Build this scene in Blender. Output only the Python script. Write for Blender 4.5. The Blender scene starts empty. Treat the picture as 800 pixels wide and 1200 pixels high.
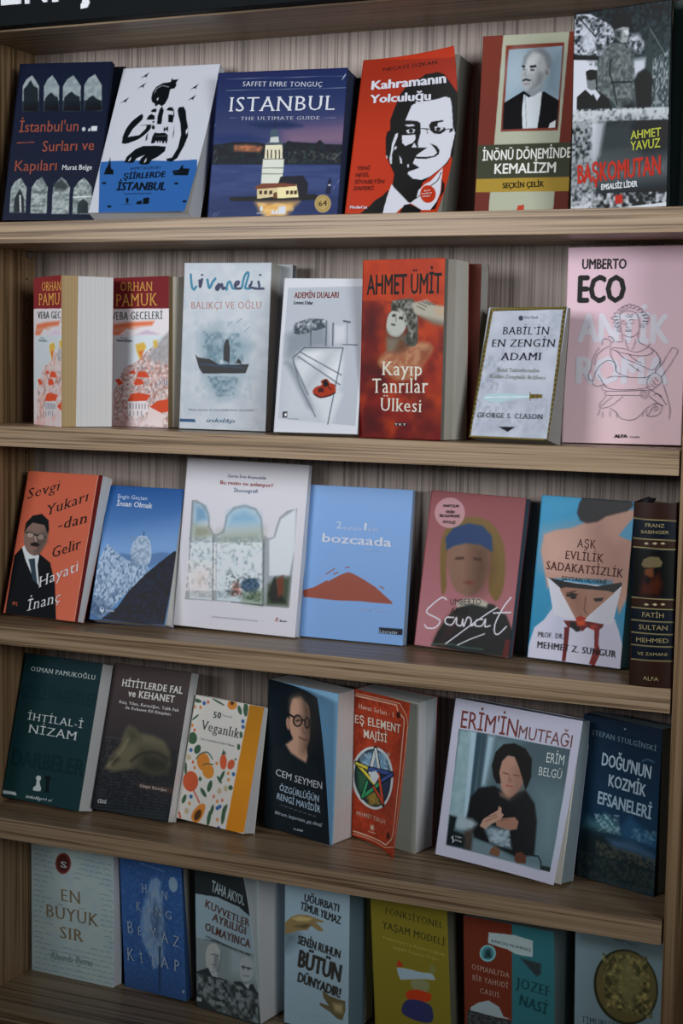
import bpy, bmesh, math, random
import numpy as np
from mathutils import Vector, Matrix

# ---------------------------------------------------------------- camera, world, lights, exposure
SC = bpy.context.scene
COL = SC.collection
CAM = {'loc': [0.60921, -1.93589, 1.64629], 'fw': [-0.404595, 0.910405, -0.086404], 'up': [-0.053061, 0.070953, 0.996067], 'f': 1894.03}
GEO = {'D': 0.1592, 'pitch': 0.29, 't': 0.0306, 'XR': 0.1929, 'XL': -0.845, 'zc': 0.2659, 'zs': 0.2684, 'DZ': 1.85}
cd = bpy.data.cameras.new('camera'); cam = bpy.data.objects.new('camera', cd); COL.objects.link(cam)
fw = Vector(CAM['fw']).normalized(); up = Vector(CAM['up']); rt = fw.cross(up).normalized(); up = rt.cross(fw)
cam.matrix_world = Matrix(((rt.x, up.x, -fw.x, CAM['loc'][0]), (rt.y, up.y, -fw.y, CAM['loc'][1]), (rt.z, up.z, -fw.z, CAM['loc'][2]), (0, 0, 0, 1)))
cd.sensor_fit = 'VERTICAL'; cd.sensor_height = 36.0; cd.lens = CAM['f'] / 1200 * 36.0
SC.camera = cam
SC.view_settings.view_transform = 'Standard'; SC.view_settings.look = 'None'
SC.view_settings.gamma = 1.0; SC.view_settings.use_curve_mapping = False
SC.view_settings.exposure = 0.0
world = bpy.data.worlds.new('room_ambient'); SC.world = world; world.use_nodes = True
world.node_tree.nodes['Background'].inputs[0].default_value = (0.75, 0.88, 1.0, 1)
world.node_tree.nodes['Background'].inputs[1].default_value = 0.035

def area_light(name, loc, target, sx, sy, power, color, spread):
    l = bpy.data.lights.new(name, 'AREA'); l.shape = 'RECTANGLE'; l.size = sx; l.size_y = sy
    l.energy = power; l.color = color; l.spread = math.radians(spread)
    o = bpy.data.objects.new(name, l); COL.objects.link(o); o.location = loc
    o.rotation_euler = (Vector(target) - Vector(loc)).to_track_quat('-Z', 'Y').to_euler()
    return o
#LIGHTS
area_light('window_daylight', (-1.45, -2.7, 2.25), (-0.26, 0.1, 2.08), 1.5, 0.9, 6.4, (0.95, 0.97, 1.0), 49.5)
area_light('side_fill', (2.3, -2.2, 2.15), (-0.42, 0.1, 1.82), 1.2, 1.0, 4.6, (0.93, 0.97, 1.0), 47)  # broad fill light added at the right to brighten the page edges
area_light('shop_ceiling_panel', (-0.3, -1.9, 3.0), (-0.35, 0.1, 1.6), 1.6, 0.6, 0.2, (0.96, 0.98, 1.0), 110)
#END

DZ = GEO['DZ']; PITCH = GEO['pitch']; TH = GEO['t']; D = GEO['D']; XL = GEO['XL']; XR = GEO['XR']

# ---------------------------------------------------------------- materials
def fit(a):
    """keep an albedo below .9 without shifting its hue"""
    a = np.maximum(a, .002); return a * np.minimum(1, .9 / a.max(-1, keepdims=True))
def lin(h):
    c = np.array([int(h[i:i + 2], 16) for i in (1, 3, 5)]) / 255.0
    return np.where(c <= .04045, c / 12.92, ((c + .055) / 1.055) ** 2.4)
MATS = {}
SHEEN = [0.0]     # light returned by the gloss of the paper whatever its ink, left out of the ink colour
def new_mat(name, rough=.45, spec=.4, base=(.5, .5, .5), metallic=0):
    m = bpy.data.materials.new(name); m.use_nodes = True
    b = m.node_tree.nodes['Principled BSDF']
    b.inputs['Roughness'].default_value = rough; b.inputs['Specular IOR Level'].default_value = spec
    b.inputs['Base Color'].default_value = (*[float(v) for v in base], 1); b.inputs['Metallic'].default_value = metallic
    return m, m.node_tree, b
def ink(h, gain, rough=.45):
    a = fit((lin(h) - SHEEN[0]) / gain); key = ('ink', h, round(gain, 3), rough)
    if key not in MATS:
        MATS[key] = new_mat('printed_ink', rough, .18, a)[0]
    return MATS[key]
def print_mat():
    if 'print' not in MATS:
        m, nt, b = new_mat('printed_cover', .4, .18)
        at = nt.nodes.new('ShaderNodeAttribute'); at.attribute_name = 'print_colour'
        nt.links.new(at.outputs['Color'], b.inputs['Base Color'])
        MATS['print'] = m
    return MATS['print']
def paper_mat(h, gain, axis):
    a = np.clip(lin(h) / gain, .004, .85); key = ('paper', h, round(gain, 3), tuple(axis))
    if key in MATS: return MATS[key]
    m, nt, b = new_mat('book_pages', .75, .15)
    N = nt.nodes; Lk = nt.links
    tc = N.new('ShaderNodeTexCoord'); dot = N.new('ShaderNodeVectorMath'); dot.operation = 'DOT_PRODUCT'
    dot.inputs[1].default_value = axis; Lk.new(tc.outputs['Object'], dot.inputs[0])
    nz = N.new('ShaderNodeTexNoise'); nz.noise_dimensions = '1D'; nz.inputs['Scale'].default_value = 1100; nz.inputs['Detail'].default_value = 3
    Lk.new(dot.outputs['Value'], nz.inputs['W'])
    cr = N.new('ShaderNodeValToRGB'); cr.color_ramp.elements[0].position = .3; cr.color_ramp.elements[1].position = .7
    cr.color_ramp.elements[0].color = (*[float(v) * .72 for v in a], 1); cr.color_ramp.elements[1].color = (*[min(float(v) * 1.12, .9) for v in a], 1)
    Lk.new(nz.outputs['Fac'], cr.inputs[0]); Lk.new(cr.outputs['Color'], b.inputs['Base Color'])
    MATS[key] = m; return m
def wood_mat(name, grain, dark, mid, light, rough=.42, fine=260, wide=26, spec=.4):
    """oak laminate: streaks run along axis `grain`"""
    m, nt, b = new_mat(name, rough, spec); N = nt.nodes; Lk = nt.links
    tc = N.new('ShaderNodeTexCoord')
    def streak(across, along, detail, seed):
        mp = N.new('ShaderNodeMapping'); s = [across] * 3; s[grain] = along
        mp.inputs['Scale'].default_value = s; mp.inputs['Location'].default_value = (seed, seed * 1.7, seed * .6)
        Lk.new(tc.outputs['Object'], mp.inputs['Vector'])
        n = N.new('ShaderNodeTexNoise'); n.inputs['Scale'].default_value = 1; n.inputs['Detail'].default_value = detail; n.inputs['Roughness'].default_value = .6
        n.inputs['Distortion'].default_value = .35
        Lk.new(mp.outputs['Vector'], n.inputs['Vector']); return n
    a = streak(fine, 3.2, 3, 3.1); w = streak(wide * 4.5, 1.1, 2, 9.4); v = streak(wide, 1.3, 2, 21.7)
    mx = N.new('ShaderNodeMath'); mx.operation = 'MULTIPLY_ADD'; Lk.new(a.outputs['Fac'], mx.inputs[0]); mx.inputs[1].default_value = .55
    m2 = N.new('ShaderNodeMath'); m2.operation = 'MULTIPLY_ADD'; Lk.new(w.outputs['Fac'], m2.inputs[0]); m2.inputs[1].default_value = .47
    m3 = N.new('ShaderNodeMath'); m3.operation = 'MULTIPLY'; Lk.new(v.outputs['Fac'], m3.inputs[0]); m3.inputs[1].default_value = .15
    Lk.new(m3.outputs[0], m2.inputs[2]); Lk.new(m2.outputs[0], mx.inputs[2])
    cr = N.new('ShaderNodeValToRGB'); e = cr.color_ramp.elements
    e[0].position = .50; e[0].color = (*dark, 1); e[1].position = .68; e[1].color = (*light, 1)
    k = cr.color_ramp.elements.new(.575); k.color = (*mid, 1)
    Lk.new(mx.outputs[0], cr.inputs[0]); Lk.new(cr.outputs['Color'], b.inputs['Base Color'])
    bp = N.new('ShaderNodeBump'); bp.inputs['Strength'].default_value = .06; bp.inputs['Distance'].default_value = .001
    Lk.new(mx.outputs[0], bp.inputs['Height']); Lk.new(bp.outputs['Normal'], b.inputs['Normal'])
    return m
#WOOD
OAK_X = wood_mat('oak_laminate_lengthwise', 0, (.15, .095, .052), (.34, .232, .14), (.44, .31, .195), rough=.36, fine=330, spec=.22)
OAK_Z = wood_mat('oak_laminate_upright_shaded', 2, (.11, .062, .026), (.25, .155, .08), (.33, .215, .12), rough=.4, fine=330, spec=.18)  # darker than the other oak: shade on the uprights put into the colour
OAK_BACK = wood_mat('oak_laminate_back', 2, (.18, .145, .125), (.335, .27, .235), (.40, .33, .29), rough=.45, fine=420, wide=45, spec=.2)
#END
BLACK = new_mat('black_sign_board', .55, .06, (.003, .005, .006))[0]
WHITE = new_mat('white_sign_letter', .4, .4, (.78, .8, .84))[0]
STEEL = new_mat('shelf_pin_metal', .3, .5, (.5, .5, .5), 1)[0]
HOLE = new_mat('dark_hole', .8, .1, (.01, .01, .01))[0]
FLOOR = new_mat('shop_floor_vinyl', .4, .4, (.06, .055, .05))[0]

# ---------------------------------------------------------------- mesh helpers
def mesh_obj(name, verts, faces, mat, parent=None, loc=None, smooth=False):
    me = bpy.data.meshes.new(name); me.from_pydata([tuple(v) for v in verts], [], faces); me.update()
    if mat: me.materials.append(mat)
    o = bpy.data.objects.new(name, me); COL.objects.link(o)
    if parent: o.parent = parent
    if loc is not None: o.location = loc
    if smooth:
        for p in me.polygons: p.use_smooth = True
    return o
def hexa(name, a, b, mat, parent):
    """a, b: four corners (bl, br, tr, tl) of the near and of the far face"""
    v = [Vector(x) for x in a] + [Vector(x) for x in b]
    f = [(0, 1, 2, 3), (7, 6, 5, 4), (0, 4, 5, 1), (1, 5, 6, 2), (2, 6, 7, 3), (3, 7, 4, 0)]
    return mesh_obj(name, v, f, mat, parent)
def box(name, x0, x1, y0, y1, z0, z1, mat, parent=None, bevel=0.0):
    bm = bmesh.new(); bmesh.ops.create_cube(bm, size=1)
    for v in bm.verts:
        v.co = Vector(((x0 + x1) / 2 + v.co.x * (x1 - x0), (y0 + y1) / 2 + v.co.y * (y1 - y0), (z0 + z1) / 2 + v.co.z * (z1 - z0)))
    if bevel: bmesh.ops.bevel(bm, geom=bm.edges[:], offset=bevel, segments=2, affect='EDGES', profile=.5)
    me = bpy.data.meshes.new(name); bm.to_mesh(me); bm.free(); me.materials.append(mat)
    o = bpy.data.objects.new(name, me); COL.objects.link(o)
    if parent: o.parent = parent
    return o
def empty(name, loc, label, cat, group=None):
    o = bpy.data.objects.new(name, None); COL.objects.link(o); o.location = loc; o.empty_display_size = .02
    o['label'] = label; o['category'] = cat
    if group: o['group'] = group
    return o

# ---------------------------------------------------------------- bookcase
D4 = D + .035; D5 = D + .10          # the two lowest compartments are deeper
case = empty('bookcase', (0, 0, 0), 'tall oak-laminate wall bookcase holding the five rows of face-out books', 'bookcase')
zE = DZ - 4 * PITCH; zC = DZ + GEO['zc']
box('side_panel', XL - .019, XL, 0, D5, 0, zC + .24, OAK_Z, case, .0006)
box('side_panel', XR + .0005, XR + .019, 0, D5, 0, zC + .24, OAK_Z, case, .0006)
for i in range(5):
    z = DZ - i * PITCH
    d = D if i < 2 else (D if i == 2 else D4 if i == 3 else D5)
    box('shelf', XL + .0004, XR - .0022, 0.0, d - .0002, z - TH, z, OAK_X, case, .0009)
box('shelf', XL + .0004, XR - .0022, 0.0, D5 - .0002, zE - PITCH - TH, zE - PITCH, OAK_X, case, .0009)
box('top_panel', XL + .0004, XR - .0022, 0.0, D, zC, zC + .02, OAK_X, case, .0006)
box('back_panel', XL - .018, XR + .018, D, D + .008, DZ - 3 * PITCH + PITCH - TH, zC + .24, OAK_BACK, case)
box('back_panel', XL - .018, XR + .018, D4, D4 + .008, DZ - 3 * PITCH - TH, DZ - 2 * PITCH - TH, OAK_BACK, case)
box('back_panel', XL - .018, XR + .018, D5, D5 + .008, .0, DZ - 3 * PITCH - TH, OAK_BACK, case)
box('kickboard', XL + .0004, XR - .0022, .012, .03, 0.0, zE - PITCH - TH, OAK_X, case)
# shelf pin and drilled holes by the left rear corner under the top shelf
box('shelf_pin', XL, XL + .008, D - .024, D - .016, DZ - TH - .010, DZ - TH - .0005, STEEL, case, .0012)
for zz in (.040, .072, .104):
    box('pin_hole', XL, XL + .0004, D - .0225, D - .0195, DZ - TH - zz - .003, DZ - TH - zz, HOLE, case)
    box('pin_hole', XL, XL + .0004, D - .0225, D - .0195, DZ - PITCH - TH - zz + .022, DZ - PITCH - TH - zz + .025, HOLE, case)
case2 = empty('bookcase', (XR + .0195, 0, 0), 'next oak-laminate bookcase of which only a lighter front edge shows at the right', 'bookcase')
o = XR + .0195
for nm, b in (('side_panel', (0, .019, -.004, D5, 0, zC + .24)), ('side_panel', (1.0, 1.019, -.004, D5, 0, zC + .24)), ('back_panel', (0, 1.019, D5, D5 + .008, 0, zC + .24))):
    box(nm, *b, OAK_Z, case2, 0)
for i in range(-1, 6): box('shelf', .0194, .9996, 0, D5, DZ - i * PITCH - TH + (0 if i >= 0 else -.004), DZ - i * PITCH + (0 if i >= 0 else -.004), OAK_X, case2, 0)
fl = mesh_obj('floor', [(-3, -4, 0), (3, -4, 0), (3, .6, 0), (-3, .6, 0)], [(0, 1, 2, 3)], FLOOR); fl['kind'] = 'structure'

# ---------------------------------------------------------------- painting a printed cover as colours on a fine grid
def vnoise(X, Y, s, sx, seed):
    r = np.random.RandomState(seed); out = 0; amp = 1; tot = 0
    for o_ in range(2):
        gx = X / (s * sx) * 2 ** o_; gy = Y / s * 2 ** o_
        gx = gx - gx.min(); gy = gy - gy.min()
        g = r.rand(int(gy.max()) + 3, int(gx.max()) + 3)
        ix = gx.astype(int); iy = gy.astype(int); fx = gx - ix; fy = gy - iy
        fx = fx * fx * (3 - 2 * fx); fy = fy * fy * (3 - 2 * fy)
        v = (g[iy, ix] * (1 - fx) + g[iy, ix + 1] * fx) * (1 - fy) + (g[iy + 1, ix] * (1 - fx) + g[iy + 1, ix + 1] * fx) * fy
        out = out + amp * v; tot += amp; amp *= .4
    return out / tot
def catmull(P, closed):
    n = len(P); out = []
    rng = range(n if closed else n - 1)
    for i in rng:
        p0 = P[(i - 1) % n] if closed or i > 0 else P[i]; p1 = P[i]; p2 = P[(i + 1) % n]
        p3 = P[(i + 2) % n] if closed or i + 2 < n else p2
        for t in (0, .25, .5, .75):
            out.append(.5 * ((2 * p1) + (-p0 + p2) * t + (2 * p0 - 5 * p1 + 4 * p2 - p3) * t * t + (-p0 + 3 * p1 - 3 * p2 + p3) * t ** 3))
    if not closed: out.append(P[-1])
    return np.array(out)
def seg_dist(X, Y, P, closed):
    d = np.full(X.shape, 1e9); n = len(P)
    for i in range(n if closed else n - 1):
        a = P[i]; b = P[(i + 1) % n]; e = b - a; l = max(float(e @ e), 1e-9)
        t = np.clip(((X - a[0]) * e[0] + (Y - a[1]) * e[1]) / l, 0, 1)
        d = np.minimum(d, (X - a[0] - t * e[0]) ** 2 + (Y - a[1] - t * e[1]) ** 2)
    return np.sqrt(d)
def inside(X, Y, P):
    r = np.zeros(X.shape, bool); n = len(P)
    for i in range(n):
        a = P[i]; b = P[(i + 1) % n]
        if a[1] == b[1]: continue
        c = ((a[1] > Y) != (b[1] > Y)) & (X < (b[0] - a[0]) * (Y - a[1]) / (b[1] - a[1]) + a[0])
        r ^= c
    return r
def paint(ops, base, w, h, gain):
    res = .95
    nx = max(int(w / res), 8); ny = max(int(h / res), 8)
    X, Y = np.meshgrid(np.linspace(0, w, nx + 1), np.linspace(0, h, ny + 1))
    IMG = np.empty(X.shape + (3,)); IMG[:] = srgb(base)
    def P2(p): return np.array([[p[i] / 2000 * w, p[i + 1] / 2000 * h] for i in range(0, len(p), 2)])
    def window(P, pad):
        x0, y0 = P.min(0) - pad; x1, y1 = P.max(0) + pad
        i0 = max(int(x0 / w * nx), 0); i1 = min(int(x1 / w * nx) + 2, nx + 1); j0 = max(int(y0 / h * ny), 0); j1 = min(int(y1 / h * ny) + 2, ny + 1)
        return None if i0 >= i1 or j0 >= j1 else (slice(j0, j1), slice(i0, i1))
    def blend(sl, a, c): IMG[sl] = IMG[sl] * (1 - a[..., None]) + c * a[..., None]
    def mask(P, soft, sl):
        x, y = X[sl], Y[sl]; d = seg_dist(x, y, P, True); sd = np.where(inside(x, y, P), d, -d)
        return np.clip(.5 + sd / (max(soft, .5) * 1.15), 0, 1)
    for k, op in enumerate(ops):
        t = op[0]
        if t == 'P':
            _, c, so, a, s, p = op; P = P2(p)
            if s: P = catmull(P, True)
            sl = window(P, so * 1.2 + 1)
            if sl: blend(sl, mask(P, so * 2 if so > 1.2 else so, sl) * a, srgb(c))
        elif t == 'L':
            _, c, so, a, s, wd, p = op; P = P2(p)
            if s and len(P) > 2: P = catmull(P, False)
            sl = window(P, wd + so * 1.2 + 1)
            if sl:
                d = seg_dist(X[sl], Y[sl], P, False); hw = wd / 2
                cov = np.clip(.5 + (hw - d) / (max(so, .5) * 1.15), 0, 1)
                if hw < .45: cov = cov * max(hw / .45, .35)
                blend(sl, cov * a, srgb(c))
        elif t == 'E':
            _, c, so, a, q = op
            c0 = np.array([q[0] * w, q[1] * h]) / 2000; A = np.array([[q[2] * w, q[4] * w], [q[3] * h, q[5] * h]]) / 2000
            r = np.abs(A).sum(1).max(); P = np.array([c0 - r, c0 + r]); sl = window(P, so + 1)
            if sl is None or abs(np.linalg.det(A)) < 1e-6: continue
            I = np.linalg.inv(A); x = X[sl] - c0[0]; y = Y[sl] - c0[1]
            rr = np.sqrt((I[0, 0] * x + I[0, 1] * y) ** 2 + (I[1, 0] * x + I[1, 1] * y) ** 2)
            m = math.sqrt(abs(np.linalg.det(A)))
            blend(sl, np.clip(.5 + (1 - rr) * m / (max(so, .5) * 1.15), 0, 1) * a, srgb(c))
        elif t == 'G':
            _, ca, cb, a, ln, p = op; L_ = P2(ln); e = L_[1] - L_[0]; l = float(e @ e)
            if p: P = P2(p); sl = window(P, 2)
            else: P = None; sl = (slice(None), slice(None))
            if sl is None: continue
            tt = np.clip(((X[sl] - L_[0][0]) * e[0] + (Y[sl] - L_[0][1]) * e[1]) / l, 0, 1)[..., None]
            cc = srgb(ca) * (1 - tt) + srgb(cb) * tt
            al = (mask(P, .6, sl) if P is not None else np.ones(X.shape)) * a
            IMG[sl] = IMG[sl] * (1 - al[..., None]) + cc * al[..., None]
        elif t == 'N':
            _, c, a, sc, sx, th, p = op
            if p: P = P2(p); sl = window(P, 2)
            else: P = None; sl = (slice(None), slice(None))
            if sl is None: continue
            n = vnoise(X[sl], Y[sl], max(sc * 1.3, 3.4), sx, 11 + k)
            al = np.clip((n - th) / .42 + .5, 0, 1) * .9 * a * (mask(P, 1.2, sl) if P is not None else 1)
            blend(sl, al, srgb(c))
    lo = IMG <= .04045
    out = np.where(lo, IMG / 12.92, ((np.maximum(IMG, 0) + .055) / 1.055) ** 2.4)
    return nx, ny, fit((out - SHEEN[0]) / gain)
def srgb(h): return np.array([int(h[i:i + 2], 16) for i in (1, 3, 5)]) / 255.0

# ---------------------------------------------------------------- lettering
BOOKS = []
def B(d): BOOKS.append(d)
SIGN = [['E', -0.7757, -0.7424, 2.148, 0.047], ['N', -0.7357, -0.699, 2.1472, 0.047], ['İ', -0.6907, -0.6809, 2.1464, 0.047], ['Ç', -0.6615, -0.6149, 2.1463, 0.047]]
COPIES = [{'o': [-0.8118, 0.0457, 1.85], 'lab': 'dark book half hidden behind the navy book with arched windows', 'grp': 'books on the top shelf', 'n': [-0.1537, 0.9611, -0.2295], 'r': [0.9876, 0.1566, -0.0053], 'u': [-0.0309, 0.2274, 0.9733], 'bl': [0.0, 0.0, 0.0005], 'w': 0.1573, 'h': 0.2396, 't': 0.006, 'c': '#10161f', 'pc': '#5c5a52', 'gain': 0.859}, {'o': [-0.4939, 0.0982, 1.85], 'lab': 'dark copy half hidden behind the broad sea tower guide', 'grp': 'books on the top shelf', 'n': [-0.0866, 0.9856, -0.1454], 'r': [0.9962, 0.087, -0.0035], 'u': [-0.0092, 0.1452, 0.9894], 'bl': [0.0, 0.0, 0.0005], 'w': 0.2015, 'h': 0.2027, 't': 0.014, 'c': '#141c2a', 'pc': '#3c3c3c', 'gain': 0.952}, {'o': [-0.5375, 0.1024, 1.56], 'lab': 'second pale copy standing behind the watercolour boat book', 'grp': 'books on the second shelf', 'n': [-0.056, 0.9975, -0.0431], 'r': [0.9984, 0.0559, -0.003], 'u': [0.0006, 0.0432, 0.9991], 'bl': [0.0, 0.0, 0.0004], 'w': 0.1507, 'h': 0.2349, 't': 0.014, 'c': '#a9adb2', 'pc': '#6b7076', 'gain': 0.845}, {'o': [-0.2291, 0.1002, 1.56], 'lab': 'second copy standing behind the thick red statue book', 'grp': 'books on the second shelf', 'n': [0.18, 0.9836, -0.0076], 'r': [0.9837, -0.1799, 0.0028], 'u': [-0.0014, 0.008, 1.0], 'bl': [0.0, 0.0, 0.0], 'w': 0.1387, 'h': 0.2297, 't': 0.02, 'c': '#5a2a22', 'pc': '#9c9a94', 'gain': 0.82}]
B({"k":"walls","row":0,"lab":"dark navy paperback with two rows of grey arched windows on its cover","base":"#1a2334","o":[-0.8085,0.0253,1.85],"L":[[-0.0,0.0,0.0054],[-0.0037,0.0271,0.1213],[-0.0074,0.0542,0.2372]],"C":[[0.0718,0.0114,0.005],[0.0681,0.0385,0.1209],[0.0645,0.0656,0.2368]],"R":[[0.1437,0.0228,0.0046],[0.14,0.0499,0.1205],[0.1363,0.077,0.2364]],"bl":[-0.0,0.0,0.0054],"r":[0.9876,0.1566,-0.0053],"u":[-0.0309,0.2274,0.9733],"n":[-0.1537,0.9611,-0.2295],"w":0.1455,"h":0.2382,"t":0.02,"ly":[[0.0079,0.0033,"#1a2334"]],"sp":"#1a2334","gain":0.859,"sheen":0.0113,"ops":[["P","#7f8b8f",0.6,1,0,[162,1385,121,1627,106,1709,173,1797,286,1848,357,1795,466,1704,475,1622,528,1381]],["N","#a5afb2",0.6,4.07,1,0.5,[162,1385,121,1627,106,1709,173,1797,286,1848,357,1795,466,1704,475,1622,528,1381]],["P","#232b30",1,1,0,[188,1385,137,1671,206,1722,266,1789,356,1706,445,1682,516,1381]],["G","#232b30","#12161c",0.8,[317,1532,346,1383],[136,1519,503,1515,528,1381,162,1385]],["P","#7f8b8f",0.6,1,0,[628,1384,589,1621,574,1703,635,1791,728,1841,804,1788,906,1698,916,1617,967,1380]],["N","#a5afb2",0.6,4.07,1,0.5,[628,1384,589,1621,574,1703,635,1791,728,1841,804,1788,906,1698,916,1617,967,1380]],["P","#232b30",1,1,0,[654,1384,629,1543,689,1594,752,1623,828,1577,909,1554,954,1380]],["G","#232b30","#12161c",0.8,[769,1530,798,1382],[603,1517,942,1513,967,1380,628,1384]],["P","#7f8b8f",0.6,1,0,[1042,1379,1003,1616,989,1697,1063,1785,1186,1835,1260,1782,1375,1692,1384,1611,1434,1375]],["N","#a5afb2",0.6,4.07,1,0.5,[1042,1379,1003,1616,989,1697,1063,1785,1186,1835,1260,1782,1375,1692,1384,1611,1434,1375]],["P","#232b30",1,1,0,[1067,1379,1041,1549,1118,1599,1191,1628,1278,1583,1375,1559,1422,1375]],["G","#232b30","#12161c",0.8,[1210,1525,1238,1377],[1017,1512,1409,1507,1434,1375,1042,1379]],["P","#7f8b8f",0.6,1,0,[1501,1382,1462,1624,1448,1706,1520,1793,1657,1843,1713,1790,1825,1700,1833,1620,1884,1377]],["N","#a5afb2",0.6,4.07,1,0.5,[1501,1382,1462,1624,1448,1706,1520,1793,1657,1843,1713,1790,1825,1700,1833,1620,1884,1377]],["P","#232b30",1,1,0,[1526,1381,1511,1495,1585,1546,1657,1574,1742,1529,1836,1506,1872,1378]],["G","#232b30","#12161c",0.8,[1666,1526,1693,1380],[1476,1514,1860,1509,1884,1377,1501,1382]],["P","#8b9697",0.6,1,0,[141,97,116,316,110,403,185,491,299,534,350,490,455,402,455,315,485,97]],["N","#4a5456",0.8,2.26,2,0.5,[141,97,116,316,110,403,185,491,299,534,350,490,455,402,455,315,485,97]],["N","#c3c9c8",0.6,1.81,1,0.5,[141,97,116,316,110,403,185,491,299,534,350,490,455,402,455,315,485,97]],["P","#2b3236",0.6,1,0,[229,97,207,272,307,399,420,271,454,97]],["L","#c3c9c8",0.5,1,0,2.26,[325,308,377,108]],["P","#8b9697",0.6,1,0,[594,86,566,322,561,409,637,496,754,540,803,496,909,408,909,321,942,86]],["N","#4a5456",0.8,2.26,2,0.5,[594,86,566,322,561,409,637,496,754,540,803,496,909,408,909,321,942,86]],["N","#c3c9c8",0.6,1.81,1,0.5,[594,86,566,322,561,409,637,496,754,540,803,496,909,408,909,321,942,86]],["P","#8b9697",0.6,1,0,[1054,78,1026,321,1023,408,1103,495,1177,538,1276,494,1385,407,1385,320,1418,78]],["N","#4a5456",0.8,2.26,2,0.5,[1054,78,1026,321,1023,408,1103,495,1177,538,1276,494,1385,407,1385,320,1418,78]],["N","#c3c9c8",0.6,1.81,1,0.5,[1054,78,1026,321,1023,408,1103,495,1177,538,1276,494,1385,407,1385,320,1418,78]],["P","#3a4244",2,1,0,[1014,451,1181,516,1360,421,1277,371,1055,397]],["P","#8b9697",0.6,1,0,[1499,75,1473,312,1472,399,1559,486,1660,529,1744,485,1859,398,1859,312,1891,74]],["N","#4a5456",0.8,2.26,2,0.5,[1499,75,1473,312,1472,399,1559,486,1660,529,1744,485,1859,398,1859,312,1891,74]],["N","#c3c9c8",0.6,1.81,1,0.5,[1499,75,1473,312,1472,399,1559,486,1660,529,1744,485,1859,398,1859,312,1891,74]],["P","#2f383c",0.6,1,0,[1596,82,1583,215,1696,269,1804,211,1828,82]],["L","#d0d5d3",0.5,1,0,1.81,[1477,287,1875,294]],["L","#8d4b3c",0.5,1,0,1.36,[129,979,492,988]],["P","#c9ced2",0.6,1,0,[1698,1182,1822,1181,1821,1119,1697,1120]],["P","#c9ced2",0.6,1,0,[1637,1146,1678,1161,1673,1117,1636,1117]],["E","#b9bec2",0.6,1,[1539,1144,37,0,5,-26]]],"tx":[["İstanbul'un",140,1116,1426,1119,140,"#8d4b3c",0.004,0,0,"title_lettering"],["Surları ve",698,865,1810,876,132,"#8d4b3c",0.004,0,0,"title_lettering"],["Kapıları",150,619,1055,626,132,"#8d4b3c",0.004,0,0,"title_lettering"],["Murat Belge",1178,629,1813,629,62,"#c9ced2",0.01,0,0,"author_lettering"]]})
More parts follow.
